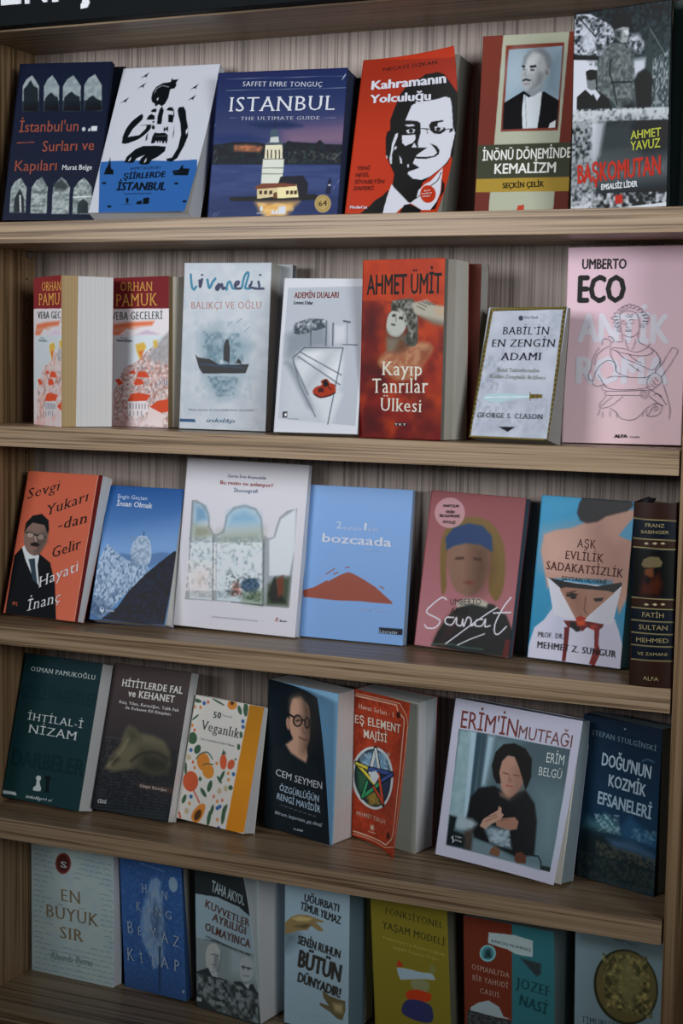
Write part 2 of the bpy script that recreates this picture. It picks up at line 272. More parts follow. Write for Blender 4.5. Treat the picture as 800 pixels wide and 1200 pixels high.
B({"k":"poems","row":0,"lab":"white and blue paperback showing a black seated figure made of city buildings","base":"#bfc2cc","o":[-0.6602,0.0238,1.85],"L":[[0.0,-0.0,0.0125],[-0.0024,0.0491,0.121],[-0.0048,0.0983,0.2294]],"C":[[0.0762,0.005,0.012],[0.0757,0.0542,0.1204],[0.0724,0.1033,0.2289]],"R":[[0.1528,0.0022,0.0118],[0.1538,0.0556,0.1176],[0.1497,0.1057,0.2285]],"bl":[0.0,-0.0,0.0125],"r":[0.9978,0.0651,-0.0075],"u":[-0.0201,0.4128,0.9106],"n":[-0.0624,0.9085,-0.4132],"w":0.1551,"h":0.2382,"t":0.0373,"ly":[[0.0118,0.0373,"#c5c8ce"]],"sp":"#cfd1d6","gain":0.868,"sheen":0.002,"ops":[["P","#2f5f9f",0.6,1,0,[-31,690,282,700,808,701,1493,690,1954,709,2296,-55,211,-25]],["P","#0f1418",0.6,1,0,[722,1556,714,1636,766,1716,882,1766,1049,1780,1058,1833,1094,1806,1196,1817,1161,1760,1183,1732,1157,1689,1069,1678,1069,1637,1069,1558,1030,1479,976,1444,901,1472,846,1441,818,1482,751,1510]],["L","#bfc2cc",0.5,1,0,0.81,[763,1632,786,1697,892,1734,1032,1709]],["P","#d0d3da",0.6,1,0,[842,1530,848,1565,871,1561,864,1526]],["L","#0f1418",0.5,1,1,5.27,[599,1317,459,1231,371,1108,369,966,449,965,641,1015,790,1111,824,1163]],["P","#0f1418",0.6,1,0,[331,940,317,1038,392,1196,580,1335,639,1316,637,1263,490,1141,426,1027,654,1050,754,1137,762,1190,844,1180,854,1136,753,1067,624,989,458,938]],["P","#0f1418",0.6,1,0,[1317,1386,1335,1426,1424,1432,1487,1375,1544,1252,1623,1129,1650,1024,1622,902,1544,728,1446,676,1343,694,1325,720,1436,737,1504,868,1506,1042,1437,1200,1362,1306]],["P","#bfc2cc",0.6,1,0,[1578,1095,1607,1147,1635,1094,1607,1051]],["P","#0f1418",0.6,1,0,[773,1385,816,1411,882,1410,886,1362,793,1364]],["P","#0f1418",0.6,1,0,[724,1262,745,1315,801,1340,877,1313,890,1259]],["P","#0f1418",0.6,1,0,[961,1197,935,1312,948,1409,984,1444,1037,1381,1035,1310,1053,1196]],["P","#0f1418",0.6,1,0,[1086,1389,1125,1429,1211,1423,1222,1375,1142,1380]],["P","#0f1418",0.6,1,0,[1147,1327,1225,1326,1271,1307,1276,1216,1183,1220]],["L","#0f1418",0.5,1,0,1.42,[1228,1396,1271,1307]],["L","#0f1418",0.5,1,0,1.01,[633,1183,892,1192]],["E","#0f1418",0.6,1,[901,1153,32,0,9,-27]],["E","#0f1418",0.6,1,[879,1229,24,0,4,-12]],["P","#0f1418",0.6,1,0,[932,933,929,1030,957,1082,1039,1072,1168,1077,1237,1044,1251,992,1260,930,1234,930,1205,974,1195,931,1168,931,1132,975,1116,931,1074,976,1064,932,1022,976,998,932]],["L","#bfc2cc",0.5,1,0,0.61,[963,1029,1224,1030]],["P","#0f1418",0.6,1,0,[1122,1098,1118,1160,1154,1133,1178,1159,1205,1159,1222,1088,1180,1119,1156,1098]],["P","#0f1418",0.6,1,0,[1344,1009,1331,1096,1324,1166,1350,1079,1355,1005]],["P","#0f1418",0.6,1,0,[805,961,798,1031,813,1084,837,995]],["P","#0f1418",0.6,1,0,[481,675,500,753,646,857,788,899,1022,902,1250,887,1259,825,1155,756,1030,705,987,644,870,641,784,659,800,724,859,776,717,733,663,668]],["P","#bfc2cc",0.6,1,0,[552,683,567,726,592,752,595,708]],["P","#bfc2cc",0.6,1,0,[888,662,895,714,919,740,923,688]],["P","#0f1418",0.6,1,0,[402,1848,469,1886,557,1928,515,1870,531,1855,477,1871]],["P","#0f1418",0.6,1,0,[386,1703,452,1741,539,1784,497,1726,513,1711,460,1727]],["P","#0f1418",0.6,1,0,[97,1503,164,1541,249,1584,209,1525,225,1511,171,1526]],["P","#0f1418",0.6,1,0,[1481,1661,1548,1698,1634,1740,1592,1683,1606,1669,1555,1684]],["P","#0f1418",0.6,1,0,[1476,1512,1542,1549,1628,1592,1586,1535,1601,1520,1549,1535]],["P","#0f1418",0.6,1,0,[118,516,134,600,162,652,161,757,210,651,236,595,296,577,319,514]],["P","#0f1418",0.6,1,0,[1514,557,1544,560,1645,570,1671,623,1706,626,1721,587,1853,583,1855,491,1564,497]],["L","#2f5f9f",0.5,1,0,0.51,[1567,536,1849,531]],["P","#0f1418",0.6,1,0,[113,406,168,416,221,402,186,381,148,385]],["P","#0f1418",0.6,1,0,[1608,389,1662,399,1715,385,1682,364,1644,368]],["P","#0f1418",0.6,1,0,[341,88,396,98,450,83,415,63,376,67]],["P","#0f1418",0.6,1,0,[1886,141,1940,151,1994,136,1961,115,1922,119]],["P","#0f1418",0.6,1,0,[1061,188,1185,197,1207,107,1085,105]],["P","#0f1418",0.6,1,0,[940,106,957,149,997,149,1047,157,1064,105]],["E","#0f1418",0.6,1,[740,160,29,0,15,-38]],["L","#0f1418",0.5,1,0,0.81,[680,109,828,107]],["L","#0f1418",0.5,1,0,0.41,[858,185,874,98]]],"tx":[["AHMET BOZKURT",632,574,1259,584,35,"#0f1418",0,0,0,"author_lettering"],["ŞİİRLERDE",541,444,1396,470,77,"#0f1418",0.03,0,0,"title_lettering"],["İSTANBUL",461,294,1471,289,108,"#0f1418",0.035,0,0,"title_lettering"],["HAZIRLAYAN SELÇUK ÖREN",648,237,1205,239,16,"#0f1418",0,0,0,"editor_lettering"]],"ep":"#b5b2ac"})
B({"k":"guide","row":0,"lab":"broad dark blue paperback with a lit sea tower at dusk and a gold seal","base":"#28365f","o":[-0.4908,0.0622,1.85],"L":[[0.0,-0.0,0.0058],[-0.0009,0.0148,0.1071],[-0.0018,0.0297,0.2084]],"C":[[0.095,0.0083,0.0054],[0.094,0.0231,0.1067],[0.0931,0.038,0.208]],"R":[[0.1899,0.0165,0.0051],[0.1889,0.0314,0.1064],[0.188,0.0463,0.2077]],"bl":[0.0,-0.0,0.0058],"r":[0.9962,0.087,-0.0035],"u":[-0.0092,0.1452,0.9894],"n":[-0.0866,0.9856,-0.1454],"w":0.1906,"h":0.2047,"t":0.0354,"ly":[[0.0354,0.0214,"#33405c"]],"sp":"#28365f","gain":0.952,"sheen":0.025,"ops":[["G","#27345a","#43496f",1,[992,1972,1070,1037],[-58,2098,2095,2018,2179,955,-31,1003]],["P","#6f5d7c",9,0.8,0,[987,1243,2088,1301,2117,928,1011,951]],["P","#8d6f80",8,0.6,0,[1161,1122,2035,1159,2051,958,1173,977]],["P","#2a3658",3,1,0,[551,1283,1113,1304,1382,1233,1155,1204,723,1220]],["P","#303d68",4,1,0,[24,1150,564,1137,838,1043,240,997,-34,1033]],["P","#202833",1.2,1,0,[-31,1003,238,1021,337,1039,707,1022,808,1000,1138,1001,1168,1035,1235,1019,1597,991,1658,1038,1727,979,2051,958,2072,694,-42,733]],["N","#39443f",0.6,1.89,1,0.5,[-32,1018,2050,972,2071,700,-42,738]],["P","#8a5a48",2.5,1,0,[326,981,542,997,779,956,751,893,348,913]],["N","#c9825a",0.7,1.26,1,0.5,[341,995,777,971,751,893,348,913]],["N","#8a7f6a",0.5,0.94,1,0.65,[1178,919,2060,843,2069,728,1194,730]],["P","#3a4672",0.8,1,0,[-42,733,2072,694,2098,-43,-43,-26]],["N","#4b5a86",0.5,1.26,9,0.5,[-41,724,2072,694,2098,-43,-43,-26]],["P","#2a3255",9,0.6,0,[-38,297,2101,328,2098,-43,-43,-26]],["P","#22252c",1,1,0,[319,278,1652,305,1723,232,1138,210,340,225]],["P","#d6a35a",4,1,0,[743,200,1400,207,1309,122,1219,22,1090,-6,926,-5,819,83]],["N","#f0c987",0.7,1.57,3,0.5,[759,200,1369,193,1287,-8,859,-4]],["P","#d9dccf",0.6,1,0,[802,796,1130,789,1130,630,1123,549,1101,457,799,444,799,636]],["P","#e2dcc0",0.6,1,0,[826,985,1088,979,1104,787,826,787]],["L","#4a4a44",0.5,1,0,1.26,[819,792,1136,789]],["L","#4a4a44",0.5,1,0,0.94,[809,670,1133,665]],["L","#5a584c",0.5,1,0,0.94,[803,592,1123,587]],["L","#3b3526",0.5,1,0,1.89,[865,911,874,809]],["L","#3b3526",0.5,1,0,1.89,[922,910,930,808]],["L","#3b3526",0.5,1,0,1.89,[988,908,996,806]],["L","#3b3526",0.5,1,0,1.89,[1047,907,1056,805]],["P","#55616b",0.6,1,0,[816,991,888,1041,1053,1044,1101,979]],["P","#c9cfcb",0.6,1,0,[893,1100,1015,1097,1032,1015,890,1018]],["P","#4c5e6b",0.6,1,0,[880,1129,892,1181,943,1209,999,1179,1025,1096,894,1088]],["L","#20262c",0.5,1,0,0.94,[951,1197,938,1506]],["P","#d9c79a",0.6,1,0,[741,418,1053,443,1083,283,755,252]],["P","#efe2ae",0.6,1,0,[1055,423,1349,439,1396,265,1069,254]],["P","#2c2d35",0.6,1,0,[1094,549,1436,561,1527,450,1524,292,1396,256,1349,439,1055,423]],["P","#7a4a3a",0.6,1,0,[708,419,820,461,1150,462,1349,436,1350,418,728,381]],["P","#4a3a2c",0.6,1,0,[779,360,825,365,829,315,783,310]],["P","#4a3a2c",0.6,1,0,[855,359,901,364,905,314,860,309]],["P","#4a3a2c",0.6,1,0,[935,358,981,363,985,313,939,308]],["P","#4a3a2c",0.6,1,0,[1192,354,1237,359,1241,310,1196,305]],["P","#4a3a2c",0.6,1,0,[1258,353,1303,358,1307,309,1262,304]],["P","#4a3a2c",0.6,1,0,[1317,353,1362,358,1366,309,1321,303]],["P","#6a4a30",0.6,1,0,[1003,328,1055,342,1069,254,1003,255]],["P","#1e2a44",0.6,1,0,[1794,309,1819,446,1836,503,1860,526,1877,474,1878,302]],["P","#c8ccd2",0.6,1,0,[1829,432,1868,431,1870,411,1831,412]],["E","#b39a63",0.6,1,[1769,175,123,-1,10,-120]],["E","#8b7344",0.6,1,[1769,175,97,-1,8,-97]],["E","#b39a63",0.6,1,[1769,175,87,-1,7,-89]],["P","#d5dae2",0.6,1,0,[1098,144,1209,149,1211,42,1100,40]],["P","#d5dae2",0.6,1,0,[991,82,1022,105,1040,52,1074,116,1100,40,994,41]],["E","#d5dae2",0.6,1,[833,118,23,0,3,-35]],["L","#c5cad2",0.5,1,0,0.94,[772,55,904,53]],["L","#8d95ad",0.5,1,0,0.63,[128,1911,1977,1890]],["L","#8d95ad",0.5,1,0,0.63,[135,1751,1989,1729]],["L","#8d95ad",0.5,1,0,0.63,[242,1368,349,1371]],["L","#8d95ad",0.5,1,0,0.63,[1666,1335,1860,1330]],["L","#aab4c8",0.5,0.8,0,0.63,[-11,1239,19,1291]],["L","#aab4c8",0.5,0.8,0,0.63,[27,884,56,937]],["L","#aab4c8",0.5,0.8,0,0.63,[50,766,80,819]],["L","#aab4c8",0.5,0.8,0,0.63,[2017,1102,2045,1153]],["L","#aab4c8",0.5,0.8,0,0.63,[2019,958,2047,1009]],["L","#aab4c8",0.5,0.8,0,0.63,[88,17,118,69]],["L","#aab4c8",0.5,0.8,0,0.63,[138,31,167,84]],["L","#aab4c8",0.5,0.8,0,0.63,[1963,444,1991,495]],["L","#aab4c8",0.5,0.8,0,0.63,[1906,359,1934,410]],["L","#c9d0dd",0.5,1,0,0.94,[1932,1846,1975,1913]],["L","#c9d0dd",0.5,0.5,0,0.63,[1874,761,2024,887]]],"tx":[["SAFFET EMRE TONGUÇ",397,1802,1632,1755,64,"#c9ccd8",0,1,0,"author_lettering"],["ISTANBUL",211,1457,1846,1431,193,"#d5d8e0",0,1,0,"title_lettering"],["THE ULTIMATE GUIDE",406,1334,1629,1310,44,"#b9bccb",0,1,0,"subtitle_lettering"],["64",1711,138,1833,148,69,"#4b3d22",0,1,0,"seal_lettering"]]})
B({"k":"hero","row":0,"lab":"orange-red paperback with a black and white smiling face in glasses","base":"#b53a20","o":[-0.2943,0.0901,1.85],"L":[[-0.0,-0.0,0.0097],[0.0036,0.018,0.1148],[0.0072,0.036,0.2199]],"C":[[0.0707,-0.0066,0.0084],[0.08,0.0109,0.1134],[0.0779,0.0294,0.2186]],"R":[[0.1404,-0.0213,0.006],[0.1559,0.0003,0.1067],[0.1469,0.0105,0.2258]],"bl":[-0.0,-0.0,0.0097],"r":[0.9955,-0.0929,-0.0184],"u":[0.0339,0.1688,0.9851],"n":[0.0884,0.9813,-0.1712],"w":0.1443,"h":0.2134,"t":0.0467,"ly":[[0.0066,0.0168,"#77786f"],[0.0455,0.0467,"#5c5d56"]],"sp":"#a33a20","gain":0.93,"sheen":0.0165,"ops":[["G","#973317","#b83b20",1,[1085,1834,1186,910],[-845,2070,2426,1855,2399,905,-567,906]],["P","#0f1418",0.6,1,0,[706,1069,685,1197,743,1338,846,1524,989,1642,1272,1710,1350,1742,1613,1751,1742,1720,1840,1642,1962,1540,2011,1497,2011,923,2006,739,1888,640,1519,405,1468,207,1372,124,1060,254,908,366,906,511,770,655,676,767,634,975,652,1054]],["P","#cfd0da",0.6,1,0,[989,1192,1038,1285,1090,1377,1211,1416,1411,1426,1611,1442,1760,1466,1861,1446,1892,1375,1914,1246,1937,1115,1991,1042,1968,922,1950,768,1955,750,1903,673,1825,607,1641,489,1482,440,1301,454,1178,513,1180,542,1384,596,1355,612,1245,650,1260,690,1293,754,1445,842,1419,850,1309,848,1284,911,1315,1035,1305,1097,1291,1159,1213,1184,1089,1188]],["P","#0f1418",0.6,1,0,[989,1114,1222,1125,1298,1112,1273,1035,1217,1004,1019,1012,939,1044]],["P","#0f1418",0.6,1,0,[1501,1067,1467,1128,1510,1173,1728,1191,1754,1176,1634,1158,1640,1113,1788,1099,1794,1062,1703,1023,1580,1029]],["P","#cfd0da",0.6,1,0,[1022,1067,1129,1090,1200,1074,1187,1035,1065,1027]],["E","#0f1418",0.6,1,[1122,1059,44,0,4,-25]],["P","#cfd0da",0.6,1,0,[985,1137,1145,1144,1198,1119,1051,1114]],["P","#cfd0da",0.6,1,0,[1579,1113,1689,1116,1761,1090,1697,1061,1598,1067]],["E","#0f1418",0.6,1,[1656,1086,44,0,3,-21]],["L","#0f1418",0.5,1,0,1.07,[1313,1089,1474,1082]],["L","#0f1418",0.5,1,0,0.89,[1430,1082,1453,1028]],["L","#0f1418",0.5,1,0,0.89,[1791,1081,1916,1088]],["P","#0f1418",0.6,1,0,[1870,1040,1888,1085,1939,1101,1944,1064]],["P","#cfd0da",0.6,1,0,[951,1004,1216,1012,1231,957,1186,910,1046,870,976,909]],["P","#cfd0da",0.6,1,0,[1172,855,1215,910,1284,848]],["P","#0f1418",0.6,1,0,[1309,848,1480,851,1381,802,1290,766,1276,722,1125,847]],["P","#0f1418",0.6,1,0,[1530,906,1657,877,1730,824,1729,778,1665,742,1477,709,1304,710,1254,734,1518,739,1637,752,1689,792,1641,838]],["P","#cfd0da",0.6,1,0,[1277,698,1479,701,1449,674,1314,672]],["P","#0f1418",0.6,1,0,[1235,642,1330,611,1389,596,1269,563,1180,542,1156,593]],["P","#cfd0da",0.6,1,0,[1136,641,1175,633,1180,593,1148,601]],["P","#cfd0da",0.6,1,0,[948,751,1008,703,1033,643,997,648]],["P","#cfd0da",0.6,1,0,[799,639,764,703,773,814,778,910,819,1021,866,1036,873,997,822,878,804,751,828,642]],["P","#cfd0da",0.6,1,0,[828,846,860,870,883,846,847,814]],["P","#cfd0da",0.6,1,0,[692,727,699,751,726,719,708,709]],["P","#cfd0da",0.6,1,0,[810,-23,841,205,891,382,957,334,1325,140,1391,140,1186,57,1085,-25,1037,-41]],["P","#cfd0da",0.6,1,0,[1468,207,1467,306,1576,390,1664,425,1850,607,1881,447,1926,281,1908,109,1841,39,1652,39,1429,115,1368,132]],["P","#0f1418",0.6,1,0,[1171,-34,1246,107,1345,123,1493,90,1652,39,1590,-46]],["L","#0f1418",0.5,1,1,1.25,[1449,190,1614,292,1698,368,1807,444,1834,543]],["P","#0f1418",0.6,1,0,[266,-34,503,93,613,173,731,221,856,310,835,140,816,-39]],["P","#0f1418",0.6,1,0,[1945,213,1921,348,1878,455,1962,399,1993,300,1933,161,1938,56,1841,39]],["P","#b53a20",0.6,1,0,[1887,463,1879,576,1927,673,1962,761,1985,746,1990,612,1967,449,1955,399]],["E","#b53a20",0.6,1,[1685,256,161,3,55,-118]]],"tx":[["NECATİ ÖZKAN",448,1836,1607,1844,40,"#3a1a14",0.01,0,0,"author_lettering"],["Kahramanın",233,1604,1789,1621,109,"#cfd0da",0.045,0,0,"title_lettering"],["Yolculuğu",235,1429,1479,1434,102,"#cfd0da",0.045,0,0,"title_lettering"],["YENİ",138,559,400,561,50,"#4a1a10",0,0,0,"subtitle_lettering"],["NESİL",132,472,408,475,50,"#4a1a10",0,0,0,"subtitle_lettering"],["SİYASETİN",126,383,730,384,50,"#4a1a10",0,0,0,"subtitle_lettering"],["ZAFERİ",119,298,537,300,50,"#4a1a10",0,0,0,"subtitle_lettering"],["MediaCat",104,62,484,60,35,"#cfd0da",0.04,0,0,"publisher_lettering"],["Ekrem",1612,281,1732,299,20,"#e0d0d0",0.02,0,0,"badge_lettering"],["İmamoğlu’nun",1565,242,1780,261,20,"#e0d0d0",0.02,0,0,"badge_lettering"],["Hikâyesi",1614,204,1766,222,21,"#e0d0d0",0.02,0,0,"badge_lettering"]],"ep":"#b5b2ac"})  # shade painted into the darker upper orange and the grey page block colours
B({"k":"inonu","row":0,"lab":"brown and cream paperback with a framed portrait of a man in a dark suit","base":"#73382f","o":[-0.1013,0.0688,1.85],"L":[[-0.0,0.0,0.006],[-0.0041,0.0199,0.1214],[-0.0081,0.0398,0.2368]],"C":[[0.0602,0.0074,0.0068],[0.0562,0.0274,0.1222],[0.0521,0.0473,0.2376]],"R":[[0.1204,0.0149,0.0076],[0.1164,0.0348,0.123],[0.1124,0.0547,0.2384]],"bl":[-0.0,0.0,0.006],"r":[0.9924,0.1227,0.0136],"u":[-0.0345,0.1699,0.9849],"n":[-0.1185,0.9778,-0.1728],"w":0.1214,"h":0.2344,"t":0.0473,"ly":[[0.0063,0.0473,"#9a9488"]],"sp":"#73382f","gain":0.842,"sheen":0.0088,"ops":[["G","#74382e","#643028",1,[717,1984,903,2],[]],["P","#a7aa96",0.6,1,0,[436,2088,1855,2045,1678,-69,299,-53]],["P","#7a3b30",0.6,1,0,[504,1879,1758,1881,1710,891,477,900]],["P","#8fa2b0",0.6,1,0,[569,1830,1720,1841,1677,923,517,921]],["P","#a9b9c4",9,0.6,0,[732,1825,1334,1777,1544,1426,653,1385,512,1609]],["P","#6f8492",8,0.7,0,[1346,1650,1694,1735,1674,1297,1374,1336]],["P","#14171c",0.6,1,0,[517,921,518,1224,723,1288,932,1353,1142,1278,1374,1336,1692,1228,1683,923]],["P","#c9d0d6",0.6,1,0,[936,1315,1053,1274,1284,1344,1328,1321,1305,1118,1263,925,948,925,917,1127]],["L","#6a747c",0.5,1,0,0.72,[973,1298,1030,936]],["P","#8b9299",1,1,0,[960,1440,1336,1493,1337,1352,1130,1279,969,1345]],["P","#a6abae",1,1,1,[882,1631,909,1732,1034,1801,1211,1824,1364,1782,1448,1704,1480,1615,1462,1547,1384,1492,1354,1430,1223,1364,1076,1343,967,1361,901,1426,859,1490,871,1562]],["P","#c6cacc",3,0.9,0,[959,1708,1109,1767,1246,1763,1195,1670,1128,1555,997,1559,921,1599]],["P","#747b80",2,0.85,1,[1104,1814,1270,1835,1418,1774,1496,1693,1493,1599,1423,1579,1381,1656,1327,1730,1228,1773]],["P","#6b7277",2,0.7,0,[882,1638,908,1741,1022,1804,1104,1814,980,1739,940,1655]],["P","#6f757a",4,0.9,0,[1236,1553,1345,1531,1318,1431,1146,1366,1046,1344,1175,1435]],["E","#96989a",1,1,[1414,1548,53,3,19,-53]],["E","#6b6e70",1,1,[1414,1548,23,1,10,-28]],["P","#26282c",0.6,1,0,[863,1641,923,1646,949,1620,884,1615]],["P","#26282c",0.6,1,0,[1032,1634,1168,1643,1188,1614,1052,1608]],["P","#4a4d50",0.8,1,0,[897,1606,938,1608,940,1589,904,1586]],["P","#4a4d50",0.8,1,0,[1047,1595,1136,1596,1144,1574,1061,1573]],["L","#83888b",1.2,1,0,1.08,[969,1597,939,1535,977,1515]],["P","#2f3134",0.7,1,0,[896,1479,967,1493,1076,1475,1066,1456,969,1468,898,1457]],["L","#7a5f5a",1,1,0,1.08,[931,1431,1045,1429]],["L","#85898b",1.5,1,0,1.08,[1093,1484,1141,1420]],["P","#d5d8da",0.6,1,0,[1501,920,1526,973,1652,1007,1648,923]],["P","#3f4234",0.6,1,0,[-131,755,2424,753,2400,352,-32,372]],["P","#a08437",0.6,1,0,[-44,372,2399,364,2401,204,-54,221]],["P","#b0402f",0.6,1,0,[928,58,1063,68,1057,6,903,2]],["L","#b0402f",0.5,1,0,1.45,[987,-5,852,-90]]],"tx":[["İNÖNÜ DÖNEMİNDE",111,577,2013,581,113,"#d8d8d2",0.03,0,0,"title_lettering"],["KEMALİZM",385,422,1705,419,112,"#d8d8d2",0.03,0,0,"title_lettering"],["SEÇKİN ÇELİK",581,256,1465,265,59,"#22201a",0.02,0,0,"author_lettering"]]})
B({"k":"baskom","row":0,"lab":"tall paperback with a black and white soldier photo and red title, top shelf right","base":"#2b3437","o":[0.0372,0.0337,1.85],"L":[[0.0,0.0,0.0001],[-0.0006,-0.0024,0.1198],[-0.0012,-0.0048,0.2396]],"C":[[0.0637,-0.0184,0.0],[0.0631,-0.0208,0.1198],[0.0625,-0.0232,0.2395]],"R":[[0.1274,-0.0369,0.0],[0.1268,-0.0393,0.1197],[0.1262,-0.0417,0.2395]],"bl":[0.0,0.0,0.0001],"r":[0.9606,-0.2781,-0.0007],"u":[-0.005,-0.02,0.9998],"n":[0.2781,0.9603,0.0206],"w":0.1326,"h":0.2395,"t":0.0098,"ly":[[0.0024,0.0098,"#20282a"]],"sp":"#20282a","gain":0.834,"sheen":0.0264,"ops":[["G","#1b2124","#3a4547",1,[1016,2063,1054,1329],[]],["N","#4e5a5e",0.5,2.05,1,0.5,[-61,2139,2105,1985,2175,750,-35,847]],["P","#c3c8d4",1,1,0,[-15,1987,332,1971,541,1905,811,1828,864,1708,729,1598,559,1535,-3,1583]],["N","#22282b",1,1.85,1,0.5,[-16,2002,857,1855,827,1519,-3,1583]],["P","#c3c8d4",2,0.8,0,[137,1903,238,1925,453,1748,460,1615,253,1612]],["L","#20262a",0.5,1,0,1.64,[93,1950,470,1733]],["P","#c3c8d4",3,1,0,[1127,1706,1342,1706,1484,1611,1412,1528,1165,1572]],["N","#2a3033",1,1.64,1,0.5,[1126,1720,1525,1695,1489,1509,1135,1559]],["P","#1c2124",1,1,0,[-4,1590,543,1543,545,1499,-7,1535]],["P","#cdd0da",1,1,0,[-14,1536,519,1500,518,1270,312,1042,-9,997]],["N","#5a6468",0.9,1.44,1,0.5,[257,1523,529,1499,516,1433,356,1457]],["P","#c3c8d4",3,1,0,[1247,1465,1507,1464,1528,1347,1362,1312,1272,1288]],["P","#15191b",0.6,1,0,[263,1403,358,1420,502,1405,539,1299,527,1210,300,1282]],["P","#767d80",1,1,0,[282,1327,363,1308,474,1317,500,1241,432,1197,309,1236]],["P","#16191c",0.6,1,0,[86,1053,87,1158,265,1224,402,1157,511,1203,751,1139,854,978,88,1015]],["P","#cdd0da",0.6,1,0,[400,1209,479,1212,587,1147,516,1099]],["P","#14181a",1.5,1,0,[844,1797,809,1873,868,1927,1085,1927,1181,1862,1200,1788,1123,1779]],["P","#9ba1a3",1,1,0,[860,1781,1030,1799,1154,1784,1157,1718,1115,1641,1007,1647,880,1707]],["P","#3a4042",2,1,0,[860,1781,1001,1765,990,1678,880,1707]],["P","#d0d2d4",1,1,0,[1032,1763,1124,1764,1157,1726,1111,1714]],["L","#33393b",0.5,1,0,0.82,[1050,1703,1127,1701]],["P","#646c6c",1,1,0,[521,1210,512,1389,560,1505,697,1608,820,1652,1038,1638,1166,1543,1250,1406,1273,1259,1347,1021,1321,934,1011,949,849,1075]],["N","#8b9393",0.7,1.64,0.6,0.5,[499,1657,1255,1610,1350,962,522,1180]],["N","#343c3e",0.6,1.44,1,0.5,[499,1657,1255,1610,1350,962,522,1180]],["L","#22282a",0.5,0.7,1,2.46,[797,1491,771,1375,839,1268,944,1041]],["L","#2a3033",0.5,0.8,0,2.46,[808,1266,1243,1249]],["P","#2a3032",4,1,0,[1053,1050,1284,1053,1382,931,1073,946]],["P","#3c4547",1,1,0,[1500,1305,1568,1735,1613,1732,1664,1354,1638,1268]],["L","#6b7577",0.5,1,0,1.03,[1582,1749,1928,1454]],["P","#0e1113",2,1,0,[1306,1228,1362,1327,1497,1363,1637,1283,1690,1149,1624,978,1381,961]],["N","#a9b2b6",0.9,1.23,0.5,0.55,[1659,1441,1983,1522,1985,961,1654,977]],["N","#c5cbcf",1,1.23,1,0.35,[-10,1012,1985,961,1994,801,-3,861]],["P","#171c1f",6,0.9,0,[-16,939,2065,897,2118,-48,27,7]],["N","#b5bcc0",0.9,2.29,1,0.4,[-50,1025,548,996,538,-6,-4,8]],["P","#c9cdd6",3,1,0,[406,892,701,879,600,550,427,445]],["N","#c5cbcf",1,2.29,1,0.35,[-20,1037,2006,967,2013,846,-14,911]],["P","#5a6264",8,0.5,0,[583,884,1280,880,1413,519,485,471]],["P","#9aa0a4",14,0.6,0,[5,488,2088,493,2100,277,18,206]],["N","#c9cdd2",1,3.43,1,0.55,[-12,178,2107,142,2119,-75,-3,-20]],["P","#d5d8dd",0.6,1,0,[-4,2,508,0,1210,17,2069,40,2076,-88,-2,-35]],["P","#b5382c",0.6,1,0,[948,136,1099,145,1115,56,953,49]]],"tx":[["AHMET",1244,682,1866,691,82,"#b3b84a",0.02,0,0,"author_lettering"],["YAVUZ",1250,572,1860,583,87,"#b3b84a",0.02,0,0,"author_lettering"],["BAŞKOMUTAN",147,281,1886,317,183,"#b93a2c",0.04,0,0,"title_lettering"],["EMSALSİZ LİDER",658,200,1417,212,55,"#dadde2",0.05,0,0,"subtitle_lettering"]]})
